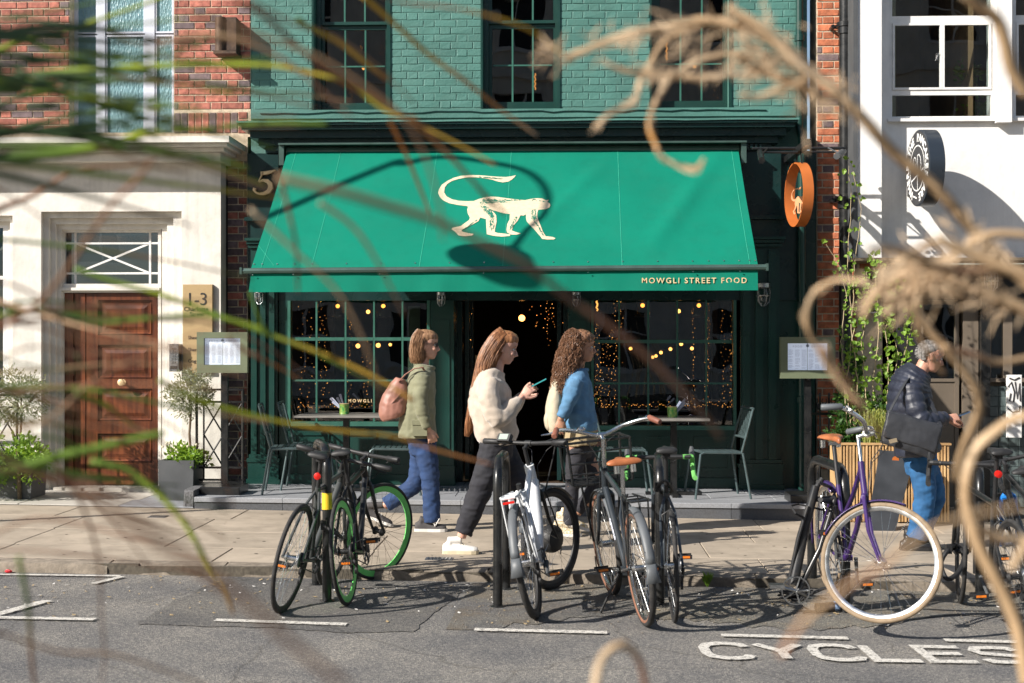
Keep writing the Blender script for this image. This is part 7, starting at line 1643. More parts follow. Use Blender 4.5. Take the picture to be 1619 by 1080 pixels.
def solid(name, mb, voxel, mt, parent, it=4, wr=0.0, wf=9.0, ws=(1, 1, 1), M=I4):
    """union of the volumes of mb as one smooth skin"""
    me0 = bpy.data.meshes.new("tmp"); me0.from_pydata([tuple(v) for v in mb.v], [], mb.f)
    bm = bmesh.new(); bm.from_mesh(me0); bmesh.ops.recalc_face_normals(bm, faces=bm.faces); bm.to_mesh(me0); bm.free()
    ob = bpy.data.objects.new("tmp", me0); COL.objects.link(ob)
    rm = ob.modifiers.new("r", 'REMESH'); rm.mode = 'VOXEL'; rm.voxel_size = voxel; sm = ob.modifiers.new("s", 'SMOOTH'); sm.factor = .5; sm.iterations = it
    dg = bpy.context.evaluated_depsgraph_get(); me = bpy.data.meshes.new_from_object(ob.evaluated_get(dg)); bpy.data.objects.remove(ob); bpy.data.meshes.remove(me0)
    me.name = name; me.materials.clear(); me.materials.append(mt)
    if wr:
        nr = [v.normal.copy() for v in me.vertices]
        for v, nn in zip(me.vertices, nr):
            q = Vector((v.co.x*ws[0], v.co.y*ws[1], v.co.z*ws[2]))*wf
            f = mnoise.noise(q)+.5*mnoise.noise(q*2.3+Vector((5, 1, 2))); v.co += nn*(wr*f - wr*1.2*max(0, abs(math.sin(q.z*1.7+3*mnoise.noise(q*.5)))-.75))
    xs = [v.co.x for v in me.vertices]; ys = [v.co.y for v in me.vertices]; zs = [v.co.z for v in me.vertices]; c = Vector(((min(xs)+max(xs))/2, (min(ys)+max(ys))/2, min(zs)))
    for v in me.vertices: v.co -= c
    for p in me.polygons: p.use_smooth = True
    me.update(); return place(name, me, parent, M @ Matrix.Translation(c))
HEADS = [(-.113, .050, .010, .020), (-.108, .070, -.004, .034), (-.098, .079, -.016, .043), (-.086, .080, -.030, .050), (-.074, .086, -.042, .055), (-.066, .081, -.050, .058), (-.058, .089, -.058, .060), (-.046, .083, -.068, .063), (-.03, .083, -.080, .067), (-.01, .080, -.092, .071), (.003, .074, -.097, .073), (.020, .087, -.100, .075), (.045, .090, -.101, .075), (.070, .080, -.094, .069), (.090, .062, -.078, .055), (.104, .036, -.052, .036), (.112, .008, -.020, .012)]
def head_loft(mb, M, fr=lambda z, f: f, bk=lambda z, b: b, wd=lambda z, w: w, n=24, zs=None):
    vs = []; rows = [h for h in HEADS if zs is None or zs[0] <= h[0] <= zs[1]]
    for (z, f, b, w) in rows:
        f, b, w = fr(z, f), bk(z, b), wd(z, w); cx, rx = (f+b)/2, (f-b)/2
        for k in range(n):
            a = 2*math.pi*k/n; ca, sa = math.cos(a), math.sin(a); e = .85 if ca > 0 else .95
            vs.append(M @ Vector((cx+rx*math.copysign(abs(ca)**e, ca), w*sa, z)))
    N_ = len(rows); fs = [(i*n+k, i*n+(k+1) % n, (i+1)*n+(k+1) % n, (i+1)*n+k) for i in range(N_-1) for k in range(n)]+[tuple(range(n))[::-1], tuple((N_-1)*n+k for k in range(n))]
    mb.add(vs, fs)
def hand(mb, M, curl=30, side=1, spread=6, thumb=35):
    """wrist at the origin, fingers along +x, palm facing -z, thumb towards side*y"""
    sweep_pts = [((-.02, 0, 0), .024, .018), ((.015, 0, 0), .030, .015), ((.05, 0, .001), .040, .014), ((.082, 0, 0), .039, .011)]
    q = MB(); 
    vs = []; n = 12
    for (c, a, b) in sweep_pts:
        for k in range(n): an = 2*math.pi*k/n; vs.append(Vector((c[0], c[1]+a*math.cos(an), c[2]+b*math.sin(an))))
    fs = [(i*n+k, i*n+(k+1) % n, (i+1)*n+(k+1) % n, (i+1)*n+k) for i in range(3) for k in range(n)]+[tuple(range(n))[::-1], tuple(3*n+k for k in range(n))]
    mb.add([M @ v for v in vs], fs)
    for i, (y, L_) in enumerate(((.031, .068), (.0105, .077), (-.0105, .072), (-.031, .056))):
        p = Vector((.072, y*side, 0)); pts = [p]; an = 0
        for k, f in enumerate((.45, .32, .23)):
            an += R(curl*(.7, 1.0, .7)[k]+i*2); p = p+Vector((math.cos(an)*L_*f, math.sin(R(spread))*(y*side)*.8, -math.sin(an)*L_*f)); pts.append(p)
        mb.tube(pts, [.0092, .0086, .0078, .0062], 8, M=M)
    a = R(thumb); p0 = Vector((.012, .022*side, -.004)); p1 = p0+Vector((math.cos(a)*.038, math.sin(a)*.038*side, -.010)); p2 = p1+Vector((math.cos(a*.5)*.030, math.sin(a*.5)*.030*side, -.010)); p3 = p2+Vector((math.cos(a*.2)*.022, math.sin(a*.2)*.022*side, -.006))
    mb.tube([p0, p1, p2, p3], [.015, .0115, .0098, .0075], 8, M=M)
def aim(p, xd, zd): 
    x = Vector(xd).normalized(); z = Vector(zd); z = (z-x*z.dot(x)).normalized(); y = z.cross(x); M = Matrix((x, y, z)).transposed().to_4x4(); M.translation = Vector(p); return M
def skinmat(name, c):
    m = mat(name, c, .5, var=.08, vs=25, bump=.0004, bs=300); b = m.node_tree.nodes["Principled BSDF"]; b.inputs["Subsurface Weight"].default_value = .15; b.inputs["Subsurface Radius"].default_value = (.5,.2,.1); b.inputs["Subsurface Scale"].default_value = .01; return m
def hairmat(name, c, c2): m = mat(name, c, .45, var=.3, vs=60, col2=c2, stretch=(1, 1, .15)); return m
def strands(mb, secs, n, rnd, r=.0022, jit=.010, lo=.85, hi=1.1, wave=0.0, wl=30, a0=0, a1=2*math.pi):
    Yv = Vector((0, 1, 0)); C_ = [Vector(s[0]) for s in secs]; N_ = len(C_); fr = []
    for i in range(N_):
        t = (C_[min(i+1, N_-1)]-C_[max(i-1, 0)]).normalized(); w = (Yv-t*Yv.dot(t)).normalized(); fr.append((w, t.cross(w)))
    for s in range(n):
        a = rnd.uniform(a0, a1); q = rnd.uniform(lo, hi); e = N_-rnd.randrange(0, max(1, N_//5)); pts = []; ph = rnd.uniform(0, 6.28); ph2 = rnd.uniform(0, 6.28); da = rnd.uniform(-.25, .25)
        for i in range(e):
            aa = a+da*i/N_; w, u = fr[i]; wv = wave*min(1, i/4); pts.append(C_[i]+w*(math.cos(aa)*secs[i][1]*q+wv*math.sin(i*wl/10+ph))+u*(math.sin(aa)*secs[i][2]*q+wv*math.cos(i*wl/10+ph2))+Vector((rnd.uniform(-1, 1), rnd.uniform(-1, 1), 0))*jit*.15)
        if len(pts) > 2: mb.tube(pts, [r*(1 if i < len(pts)-2 else .5) for i in range(len(pts))], 4)
def shoe(t, ank, toe, mt, sole, heel_back=.07, w=.045, name="shoe", lace=True, hgt=.0):
    """shoe with upper and sole from heel to toe; ank: ankle point, toe: toe tip on the ground"""
    ank = Vector(ank); toe = Vector(toe); d = (toe-ank); d.z = 0; d.normalize(); s = Vector((-d.y, d.x, 0)); g = toe.z; L_ = .27; tip = toe; heel = tip-d*L_+Vector((0, 0, hgt))
    up = Vector((0, 0, 1)); mb = MB(); secs = []
    prof = [(0, .030, .055), (.10, .036, .075), (.22, .037, .085), (.38, .037, .078), (.55, .042, .060), (.72, .047, .046), (.88, .043, .036), (.97, .028, .026)]
    vs = []; n = 14
    for (f, ww, hh) in prof:
        c = heel.lerp(tip, f)
        for k in range(n):
            a = 2*math.pi*k/n; y = math.cos(a)*ww; z = math.sin(a); z_ = (hh*.84*z if z > 0 else .012*z)+.026; vs.append(c+s*y+up*z_)
    mb.add(vs, [(i*n+k, i*n+(k+1) % n, (i+1)*n+(k+1) % n, (i+1)*n+k) for i in range(len(prof)-1) for k in range(n)]+[tuple(range(n))[::-1], tuple((len(prof)-1)*n+k for k in range(n))])
    c = heel.lerp(tip, .2); mb.tube([c+up*.05, c+up*.10, Vector(ank)+up*.01 if (Vector(ank)-c).length < .2 else c+up*.10], [.034, .033, .030], 10)
    up_ = solid(name, mb, .006, mt, t, 3)
    mb = MB(); vs = []; out = [(0, .030), (.03, .036), (.15, .040), (.4, .040), (.6, .047), (.8, .049), (.93, .038), (1.0, .012)]
    ring = [(f, w_) for f, w_ in out]+[(f, -w_) for f, w_ in out[::-1]]
    poly = [(f, w_) for f, w_ in ring]
    mb.prism(poly, lambda f, w_: heel.lerp(tip, f*1.01-.005)+s*w_+up*.001, lambda f, w_: heel.lerp(tip, f*1.01-.005)+s*w_+up*.026); part("sole", mb, sole, up_)
    if lace:
        mb = MB()
        for k in range(4): c = heel.lerp(tip, .42+.07*k); h = .026+[.068, .062, .054, .047][k]; mb.tube([c-s*.022+up*(h-.012), c+up*(h+.002), c+s*.022+up*(h-.012)], .0028, 5)
        part("laces", mb, sole, up_)
    return up_
def face_bits(t, body, Mh, hairc, glasses=False, lipc=(.45,.16,.13)):
    for s in (-1, 1):
        mb = MB(); mb.ball(Mh @ Vector((.0705, s*.031, .002)), .0115, 10, 8); e = part("eye", mb, M_['eyew'], body, smooth=True)
        mb = MB(); mb.ball(Mh @ Vector((.0785, s*.032, .002)), (.005, .0055, .0055), 8, 6); part("iris", mb, M_['eyed'], e, smooth=True)
        mb = MB(); mb.tube([Mh @ Vector((.080, s*.014, .020)), Mh @ Vector((.082, s*.030, .026)), Mh @ Vector((.070, s*.047, .020))], [.0028, .0034, .002], 5); part("eyebrow", mb, hairc, body)
        mb = MB(); mb.tube([Mh @ Vector((.0795, s*.018, .008)), Mh @ Vector((.0835, s*.031, .0115)), Mh @ Vector((.074, s*.044, .007))], .0022, 5); part("eyelashes", mb, M_['eyed'], body)
    lp = mat("lips", lipc, .45, var=.1); mb = MB(); mb.tube([Mh @ Vector((.072, -.024, -.067)), Mh @ Vector((.086, -.008, -.062)), Mh @ Vector((.087, 0, -.0635)), Mh @ Vector((.086, .008, -.062)), Mh @ Vector((.072, .024, -.067))], [.002, .0045, .004, .0045, .002], 6); mb.tube([Mh @ Vector((.072, -.022, -.069)), Mh @ Vector((.085, 0, -.0725)), Mh @ Vector((.072, .022, -.069))], [.002, .005, .002], 6); part("mouth", mb, lp, body, smooth=True)
    if glasses:
        mb = MB()
        for s in (-1, 1): mb.prism([(s*(.033+.024*math.cos(a)), .002+.019*math.sin(a)) for a in [i*math.pi/8 for i in range(16)]], lambda a, b: Mh @ Vector((.094-abs(a)*.16, a, b)), lambda a, b: Mh @ Vector((.091-abs(a)*.16, a, b)))
        for s in (-1, 1): mb.tube([Mh @ Vector((.086, s*.056, .008)), Mh @ Vector((.05, s*.076, .010)), Mh @ Vector((-.02, s*.079, .004))], .0022, 5)
        mb.tube([Mh @ Vector((.093, -.01, .008)), Mh @ Vector((.093, .01, .008))], .0022, 5); part("sunglasses", mb, M_['blackm'], body)
M_['eyew'] = mat("eye_white", (.7,.68,.64), .25, var=.03); M_['eyed'] = mat("dark_eye", (.02,.014,.01), .25, var=.1)
M_['skin1'] = skinmat("fair_skin", (.58,.33,.24)); M_['skin2'] = skinmat("rosy_fair_skin", (.60,.34,.26)); M_['skin3'] = skinmat("light_brown_skin", (.42,.22,.14)); M_['skin4'] = skinmat("ruddy_skin", (.52,.27,.19))

def person(label, Y, skin, head, hsc, tilt, neck, torso, arms, legs, hands, foot_gr):
    """all joints as pixels of the photo at depth Y plus their own offset across the body"""
    def J(p): return P(p[0], p[1], Y+(p[2] if len(p) > 2 else 0))
    g = J((neck[0], neck[1])); t = empty("person", (g.x, Y, gz(g.x)), label, "person")
    Mh = Matrix.Translation(J(head)) @ Matrix.Rotation(R(tilt), 4, 'Y') @ Matrix.Scale(hsc, 4)
    mb = MB(); head_loft(mb, Mh)
    mb.tube([Mh @ Vector((.076, 0, .010)), Mh @ Vector((.092, 0, -.012)), Mh @ Vector((.104, 0, -.032)), Mh @ Vector((.085, 0, -.043))], [.007*hsc, .009*hsc, .0125*hsc, .010*hsc], 8)
    for s in (-1, 1): mb.ball(Mh @ Vector((.092, s*.010, -.038)), .0085*hsc, 8, 6); mb.ball(Mh @ Vector((-.008, s*.076, -.012)), (.017, .009, .031), 10, 8); mb.ball(Mh @ Vector((.066, s*.036, -.028)), .020*hsc, 8, 6)
    sweep(mb, [(J(neck)+Vector((0, 0, -.05)), .075, .06), (J(neck), .058, .055), (Mh @ Vector((-.025, 0, -.075)), .054, .056), (Mh @ Vector((-.02, 0, -.02)), .05, .05)])
    ts = smooth_secs([(J(q[:2]), q[2]*.86, q[3]*.84) for q in torso]); sweep(mb, ts)
    for arm in arms: sweep(mb, smooth_secs([(J(arm[0]), .045, .045), (J(arm[1]), .036, .036), (J(arm[2]), .025, .022)]))
    for leg in legs: sweep(mb, smooth_secs([(J(leg[0]), .075, .08), (J(leg[1]), .052, .055), (J(leg[2]), .035, .035)])); 
    for h in hands: hand(mb, h[0], *h[1:])
    body = solid("body", mb, .0058, skin, t, 2)
    return t, body, Mh, J

# ---- 1 woman in the olive jacket
Y1p = onpave(683, 838).y
tor = [(672, 577, .085, .07), (670, 584, .135, .082), (669, 593, .185, .098), (664, 615, .21, .125), (661, 645, .20, .135), (660, 672, .205, .150), (660, 692, .205, .155)]
Jq = lambda p: P(p[0], p[1], Y1p+(p[2] if len(p) > 2 else 0))
w1 = Jq((678, 681, -.20)); hd = [(aim(w1, Jq((685, 698, -.19))-w1, Vector((.25, -1, .2))), 38, 1), (aim(Jq((648, 676, .24)), (-.1, 0, -1), (-.2, 1, 0)), 35, -1)]
t, body, Mh, J = person("woman in an olive jacket and blue jeans striding right, brown bag on her shoulder", Y1p, M_['skin1'], (674, 545), 1.06, 4, (668, 578), tor,
    [[(668, 596, -.19), (665, 640, -.235), (678, 681, -.20)], [(668, 596, .19), (655, 640, .235), (648, 676, .24)]], [[(668, 700, -.09), (680, 762, -.09), (681, 822, -.09)], [(666, 700, .09), (660, 760, .09), (607, 800, .09)]], hd, 0)
olive_c = mat("olive_cotton_jacket", (.19,.190,.115), .8, var=.1, vs=9, bump=.001, bs=180, sheen=.2); mb = MB(); sweep(mb, smooth_secs([(J(q[:2]), q[2]*1.02+.006, q[3]*1.03+.006) for q in tor]))
for s, arm in ((-1, [(668, 594, -.18), (665, 640, -.235), (676, 676, -.21)]), (1, [(668, 594, .18), (655, 640, .235), (649, 670, .24)])): sweep(mb, smooth_secs([(J(arm[0]), .066, .072), (J((arm[0][0]-1, arm[0][1]+20, arm[0][2]*1.15)), .06, .066), (J(arm[1]), .054, .058), (J(arm[2]), .044, .048)]))
sweep(mb, [(J((669, 596)), .12, .08), (J((669, 584)), .085, .075)]); jk = solid("jacket", mb, .0085, olive_c, t, 5, .008, 9, (1, 1, 1.6))
mb = MB(); c = J((671, 579)); mb.torus(c, .078, .018, 28, 8, 'z', M=Matrix.Translation(c) @ Matrix.Rotation(R(12), 4, 'Y') @ Matrix.Scale(1.0, 4) @ Matrix.Translation(-c)); part("collar", mb, olive_c, jk, smooth='all')
mb = MB()
for (px, py, dy) in ((664, 672, -.222),): q = J((px, py, dy)); mb.box(q.x-.06, q.x+.06, q.y-.012, q.y+.02, q.z-.09, q.z); mb.box(q.x-.065, q.x+.065, q.y-.018, q.y+.018, q.z+.001, q.z+.04)
part("pocket", mb, olive_c, jk)
denim = mat("mid_blue_denim", (.018,.045,.125), .85, var=.25, vs=14, bump=.001, bs=260, dirt=.0); mb = MB()
sweep(mb, smooth_secs([(J((663, 680)), .165, .115), (J((667, 700)), .175, .12), (J((669, 718)), .15, .11)]))
sweep(mb, smooth_secs([(J((670, 700, -.08)), .09, .105), (J((677, 735, -.09)), .082, .09), (J((681, 765, -.09)), .070, .078), (J((682, 800, -.09)), .064, .074), (J((683, 826, -.09)), .062, .076)]))
sweep(mb, smooth_secs([(J((666, 700, .08)), .09, .105), (J((664, 735, .09)), .080, .092), (J((657, 764, .09)), .070, .078), (J((632, 784, .09)), .062, .070), (J((610, 798, .09)), .058, .066)])); solid("jeans", mb, .0085, denim, t, 4, .007, 11, (1, 1, 1.7))
grys = mat("grey_suede_shoe", (.06,.055,.055), .75, var=.15); soleW = mat("white_rubber_sole", (.72,.70,.66), .6, var=.05, dirt=.2)
sh_ = shoe(t, J((683, 828, -.09)), Vector((J((707, 838, -.09)).x, Y1p-.09, gz(J((700, 838)).x)+.001)), grys, soleW); mb = MB(); q = J((689, 829, -.137)); 
for a, b in (((684, 822), (688, 832)), ((688, 832), (695, 820))): mb.tube([P(a[0], a[1], Y1p-.132), P(b[0], b[1], Y1p-.138)], .005, 5)
part("side_stripe", mb, soleW, sh_)
an = J((610, 800, .09)); tp_ = Vector((J((618, 822, .09)).x, Y1p+.09, gz(an.x)+.004)); shoe(t, an, tp_+Vector((.02, 0, 0)), grys, soleW, hgt=.10)
h1 = hairmat("ash_brown_hair", (.19,.095,.045), (.42,.24,.13)); mb = MB(); HC = dict(fr=lambda z, f: f+.006 if z > .075 else (.066 if z > .05 else (.035 if z > .03 else (.0 if z > .01 else -.02))), bk=lambda z, b: b-.020, wd=lambda z, w: w+.014)
head_loft(mb, Mh, zs=(-.09, .2), **HC); mb.ball(Mh @ Vector((-.01, 0, .055)), (.108, .088, .072), 14, 10); sc = [(Mh @ Vector((-.02, 0, .10)), .06, .06), (Mh @ Vector((-.045, 0, .03)), .098, .075), (Mh @ Vector((-.055, 0, -.05)), .098, .072), (Mh @ Vector((-.055, 0, -.11)), .092, .066), (Mh @ Vector((-.055, 0, -.155)), .075, .05)]
sweep(mb, smooth_secs(sc, 3)); hr = solid("hair", mb, .007, h1, t, 5, .002, 40, (1, 1, .2)); mb = MB(); rnd = random.Random(1); strands(mb, smooth_secs(sc, 5), 460, rnd, .0015, .004, .94, 1.13, .004, 4); part("strands", mb, h1, hr, kind='stuff')
face_bits(t, body, Mh, h1, True)
brown = mat("dusty_pink_brown_leather", (.34,.16,.12), .5, var=.12, bump=.0008, bs=60); q = lambda x, y, d: P(x, y, Y1p+d)
t2 = empty("shoulder_bag", q(622, 640, -.12), "dusty brown leather shoulder bag hanging behind the woman in the olive jacket", "bag"); mb = MB()
sweep(mb, smooth_secs([(q(634, 598, -.14), .035, .045), (q(630, 612, -.14), .06, .085), (q(624, 634, -.14), .075, .115), (q(620, 652, -.14), .078, .120), (q(622, 662, -.14), .06, .09)])); solid("bag_body", mb, .008, brown, t2, 4, .006, 12)
mb = MB()
for dy in (-.05, .03): mb.tube([q(630, 604, -.14+dy), q(641, 592, -.17+dy*.6), q(655, 583, -.185), q(668, 581, -.17), q(672, 588, -.12)], .008, 6, flat=(.5, 1.4))
part("strap", mb, brown, t2, smooth=True); mb = MB(); mb.tube([q(611, 648, -.2), q(625, 632, -.218), q(634, 622, -.2)], .006, 5, flat=(.4, 1.3)); part("trim", mb, mat("pale_pink_trim", (.6,.45,.42), .5), t2)

# ---- 2 woman in the cream fleece with phone
Y2 = onpave(728, 873).y; Jq = lambda p: P(p[0], p[1], Y2+(p[2] if len(p) > 2 else 0))
tor = [(785, 582, .08, .068), (781, 589, .125, .085), (777, 599, .175, .11), (775, 616, .20, .135), (776, 642, .20, .150), (781, 668, .195, .150), (786, 690, .185, .140)]
wr_, wl_ = Jq((826, 627, -.10)), Jq((828, 622, .05)); ph = Jq((850, 606, -.02))
hd = [(aim(wr_, ph-wr_+Vector((-.02, -.06, 0)), Vector((-.2, -1, .25))), 42, -1, 4, 50), (aim(wl_, ph-wl_+Vector((-.02, .06, 0)), Vector((-.2, 1, .25))), 42, 1, 4, 50)]
t, body, Mh, J = person("woman with very long auburn hair in a cream fleece looking down at her phone", Y2, M_['skin2'], (797, 549), 1.05, 16, (784, 585), tor,
    [[(775, 606, -.19), (786, 660, -.25), (826, 627, -.10)], [(777, 606, .19), (790, 660, .24), (828, 622, .05)]], [[(784, 705, -.09), (757, 775, -.09), (729, 850, -.09)], [(790, 705, .09), (822, 768, .09), (842, 845, .09)]], hd, 0)
fle = mat("cream_fleece", (.50,.42,.34), .95, var=.08, vs=20, bump=.003, bs=150, sheen=.5); mb = MB(); sweep(mb, smooth_secs([(J(q[:2]), q[2]*1.04+.012, q[3]*1.05+.012) for q in tor]+[(J((787, 699)), .180, .135)]))
for s, a in ((-1, [(775, 604, -.17), (773, 630, -.25), (786, 662, -.27), (806, 648, -.20), (822, 630, -.115)]), (1, [(778, 604, .17), (780, 630, .24), (792, 662, .25), (810, 646, .16), (825, 626, .06)])): sweep(mb, smooth_secs([(J(a[0]), .070, .075), (J(a[1]), .072, .076), (J(a[2]), .070, .074), (J(a[3]), .060, .062), (J(a[4]), .040, .040)]))
sweep(mb, [(J((781, 600)), .11, .085), (J((785, 587)), .078, .07)]); jk = solid("fleece", mb, .009, fle, t, 5, .012, 7, (1, 1, 1.5)); mb = MB(); sweep(mb, smooth_secs([(J((787, 696)), .184, .142), (J((788, 704)), .172, .13)])); part("waistband", mb, fle, jk, smooth='all')
blk = mat("faded_black_denim", (.022,.022,.028), .85, var=.25, vs=12, bump=.001, bs=240); mb = MB(); sweep(mb, smooth_secs([(J((785, 684)), .165, .12), (J((786, 704)), .178, .125), (J((784, 725)), .150, .115)]))
sweep(mb, smooth_secs([(J((782, 703, -.08)), .095, .115), (J((770, 745, -.09)), .088, .100), (J((757, 780, -.09)), .078, .090), (J((743, 815, -.09)), .068, .078), (J((732, 843, -.09)), .060, .070)]))
sweep(mb, smooth_secs([(J((790, 703, .08)), .095, .115), (J((808, 740, .09)), .088, .100), (J((824, 772, .09)), .078, .088), (J((836, 808, .09)), .066, .076), (J((842, 836, .09)), .058, .068)])); solid("trousers", mb, .0085, blk, t, 4, .008, 10, (1, 1, 1.7))
wsh = mat("white_leather_trainer", (.74,.72,.68), .5, var=.05, dirt=.1); creams = mat("cream_rubber_sole", (.62,.54,.38), .7, var=.08)
shoe(t, J((730, 856, -.09)), Vector((J((757, 874, -.09)).x, Y2-.09, gz(J((730, 874)).x)+.001)), wsh, creams); shoe(t, J((842, 848, .09)), Vector((J((868, 868, .09)).x, Y2+.09, gz(J((850, 868)).x)+.001)), wsh, creams)
h2 = hairmat("auburn_hair", (.18,.07,.03), (.46,.21,.09)); mb = MB(); head_loft(mb, Mh, zs=(-.09, .2), **HC); mb.ball(Mh @ Vector((-.01, 0, .055)), (.106, .088, .070), 14, 10)
sc = [(Mh @ Vector((-.01, 0, .10)), .06, .06), (Mh @ Vector((-.045, 0, .03)), .096, .07), (J((774, 565)), .100, .075), (J((766, 592)), .105, .070), (J((757, 622)), .098, .055), (J((749, 652)), .08, .042), (J((742, 676)), .055, .028), (J((738, 690)), .03, .012)]
sweep(mb, smooth_secs(sc, 3)); hr = solid("hair", mb, .007, h2, t, 5, .003, 40, (1, 1, .15)); mb = MB(); rnd = random.Random(2); strands(mb, smooth_secs(sc, 4), 640, rnd, .0015, .004, .94, 1.15, .005, 4); part("strands", mb, h2, hr, kind='stuff')
face_bits(t, body, Mh, h2)
t2 = empty("mobile_phone", ph, "mobile phone with a teal case held by the woman in the cream fleece", "phone"); PM = aim(ph, (.80, 0, .42), (-.42, 0, .80)); mb = MB(); mb.cbox((0, 0, 0), (.145, .072, .009), PM); cs = part("case", mb, mat("teal_phone_case", (.05,.35,.36), .4), t2); mb = MB(); mb.cbox((0, 0, .0055), (.132, .064, .002), PM); part("screen", mb, mat("dark_phone_glass", (.02,.02,.025), .08), t2)

# ---- 3 woman in the denim jacket
Y3 = onpave(900, 846).y; Jq = lambda p: P(p[0], p[1], Y3+(p[2] if len(p) > 2 else 0))
tor = [(914, 582, .078, .065), (913, 588, .12, .078), (911, 598, .165, .098), (911, 615, .19, .12), (914, 645, .18, .122), (917, 670, .18, .125), (917, 696, .18, .130)]
w_ = Jq((886, 664, -.23)); hd = [(aim(w_, Vector((-.15, -.05, -1)), Vector((-.1, -1, 0))), 34, 1), (aim(Jq((941, 684, .22)), (.3, 0, -1), (0, 1, 0)), 30, -1)]
t, body, Mh, J = person("woman with curly brown hair in a blue denim jacket walking right with a beige backpack", Y3, M_['skin3'], (921, 549), 1.05, 2, (913, 585), tor,
    [[(911, 604, -.18), (898, 636, -.22), (886, 664, -.23)], [(913, 604, .18), (926, 645, .22), (941, 684, .22)]], [[(912, 705, -.08), (905, 768, -.08), (899, 828, -.08)], [(918, 705, .08), (941, 765, .08), (912, 812, .08)]], hd, 0)
dj = mat("light_blue_denim", (.085,.20,.34), .85, var=.22, vs=12, bump=.001, bs=240); shirt = mat("khaki_beige_shirt", (.33,.26,.15), .85, var=.12, vs=9, bump=.001, bs=200); mb = MB(); sweep(mb, smooth_secs([(J(q[:2]), q[2]*1.05+.012, q[3]*1.05+.012) for q in tor[:6]]+[(J((917, 680)), .188, .138)]))
for a in ([(911, 603, -.17), (903, 626, -.225), (893, 648, -.235), (887, 660, -.235)], [(913, 603, .17), (922, 635, .22), (933, 665, .23), (939, 680, .225)]): sweep(mb, smooth_secs([(J(a[0]), .062, .068), (J(a[1]), .058, .062), (J(a[2]), .050, .052), (J(a[3]), .043, .045)]))
sweep(mb, [(J((912, 600)), .11, .08), (J((914, 588)), .08, .07)]); jk = solid("denim_jacket", mb, .0085, dj, t, 5, .009, 9, (1, 1, 1.6)); mb = MB(); sweep(mb, smooth_secs([(J((917, 662)), .172, .122), (J((917, 684)), .186, .137), (J((918, 703)), .190, .142)])); solid("shirt", mb, .009, shirt, t, 4, .007, 12, (1, 1, .4))
mb = MB(); c = J((914, 585)); mb.torus(c, .075, .016, 26, 8, 'z'); part("collar", mb, dj, jk, smooth='all')
mb = MB(); sweep(mb, smooth_secs([(J((916, 690)), .155, .11), (J((916, 708)), .160, .112), (J((915, 722)), .13, .10)]))
sweep(mb, smooth_secs([(J((914, 705, -.075)), .080, .092), (J((909, 738, -.08)), .070, .078), (J((905, 768, -.08)), .056, .062), (J((902, 800, -.08)), .052, .058), (J((899, 830, -.08)), .042, .048)]))
sweep(mb, smooth_secs([(J((918, 705, .075)), .080, .092), (J((931, 738, .08)), .070, .078), (J((941, 764, .08)), .056, .062), (J((926, 790, .08)), .052, .056), (J((913, 810, .08)), .042, .046)])); solid("jeans", mb, .008, blk, t, 4, .006, 12, (1, 1, 1.7))
yel = mat("yellow_patterned_trainer", (.62,.42,.10), .6, var=.35, vs=60, col2=(.75,.7,.6)); shoe(t, J((899, 832, -.08)), Vector((J((920, 845, -.08)).x, Y3-.08, gz(J((900, 845)).x)+.001)), yel, soleW)
an = J((912, 812, .08)); shoe(t, an, Vector((an.x+.10, Y3+.08, gz(an.x)+.02)), yel, soleW, hgt=.09)
h3 = hairmat("curly_brown_hair", (.10,.045,.025), (.32,.165,.09)); mb = MB(); head_loft(mb, Mh, zs=(-.09, .2), **HC); mb.ball(Mh @ Vector((-.01, 0, .065)), (.108, .096, .082), 14, 10)
sc = [(Mh @ Vector((-.02, 0, .115)), .06, .06), (Mh @ Vector((-.06, 0, .04)), .115, .085), (J((899, 572)), .125, .09), (J((892, 600)), .120, .080), (J((886, 622)), .095, .062), (J((883, 636)), .05, .03)]
sweep(mb, smooth_secs(sc, 3)); hr = solid("hair", mb, .008, h3, t, 3, .010, 34, (1, 1, .9)); mb = MB(); rnd = random.Random(3); strands(mb, smooth_secs(sc, 7), 420, rnd, .0017, .05, .85, 1.26, .014, 13)
for k in range(70):
    v = Vector((rnd.uniform(-1, .35), rnd.uniform(-1, 1), rnd.uniform(-.1, 1))).normalized(); b0_ = Mh @ Vector((-.01+v.x*.104, v.y*.09, .055+v.z*.075)); mb.tube([b0_+Vector((-.010*i+.009*math.sin(i*1.3+k), .009*math.cos(i*1.3+k), -.010*i)) for i in range(9)], .0026, 4)
part("curls", mb, h3, hr, kind='stuff'); face_bits(t, body, Mh, h3)
t2 = empty("backpack", J((876, 640)), "beige canvas backpack on the back of the woman in the denim jacket", "backpack"); mb = MB(); q = lambda x, y, d=0: P(x, y, Y3+d); canv = mat("beige_canvas", (.48,.42,.31), .85, var=.1, vs=12, bump=.001, bs=150)
sweep(mb, smooth_secs([(q(885, 600), .07, .03), (q(882, 608), .12, .055), (q(878, 635), .135, .075), (q(878, 662), .135, .082), (q(880, 680), .12, .07), (q(883, 686), .08, .04)])); bd_ = solid("pack_body", mb, .009, canv, t2, 4, .006, 10); mb = MB(); sweep(mb, smooth_secs([(q(872, 646), .07, .02), (q(867, 658), .09, .035), (q(868, 674), .085, .034), (q(872, 680), .06, .02)])); solid("front_pocket", mb, .009, canv, t2, 3, .003, 12)
mb = MB()
for s in (-1, 1): mb.tube([q(884, 606, s*.08), q(898, 592, s*.11), q(914, 594, s*.13), q(923, 612, s*.14), q(918, 635, s*.17), q(898, 655, s*.16), q(884, 668, s*.11)], .014, 6, flat=(.35, 1.2))
part("strap", mb, canv, t2, smooth=True)

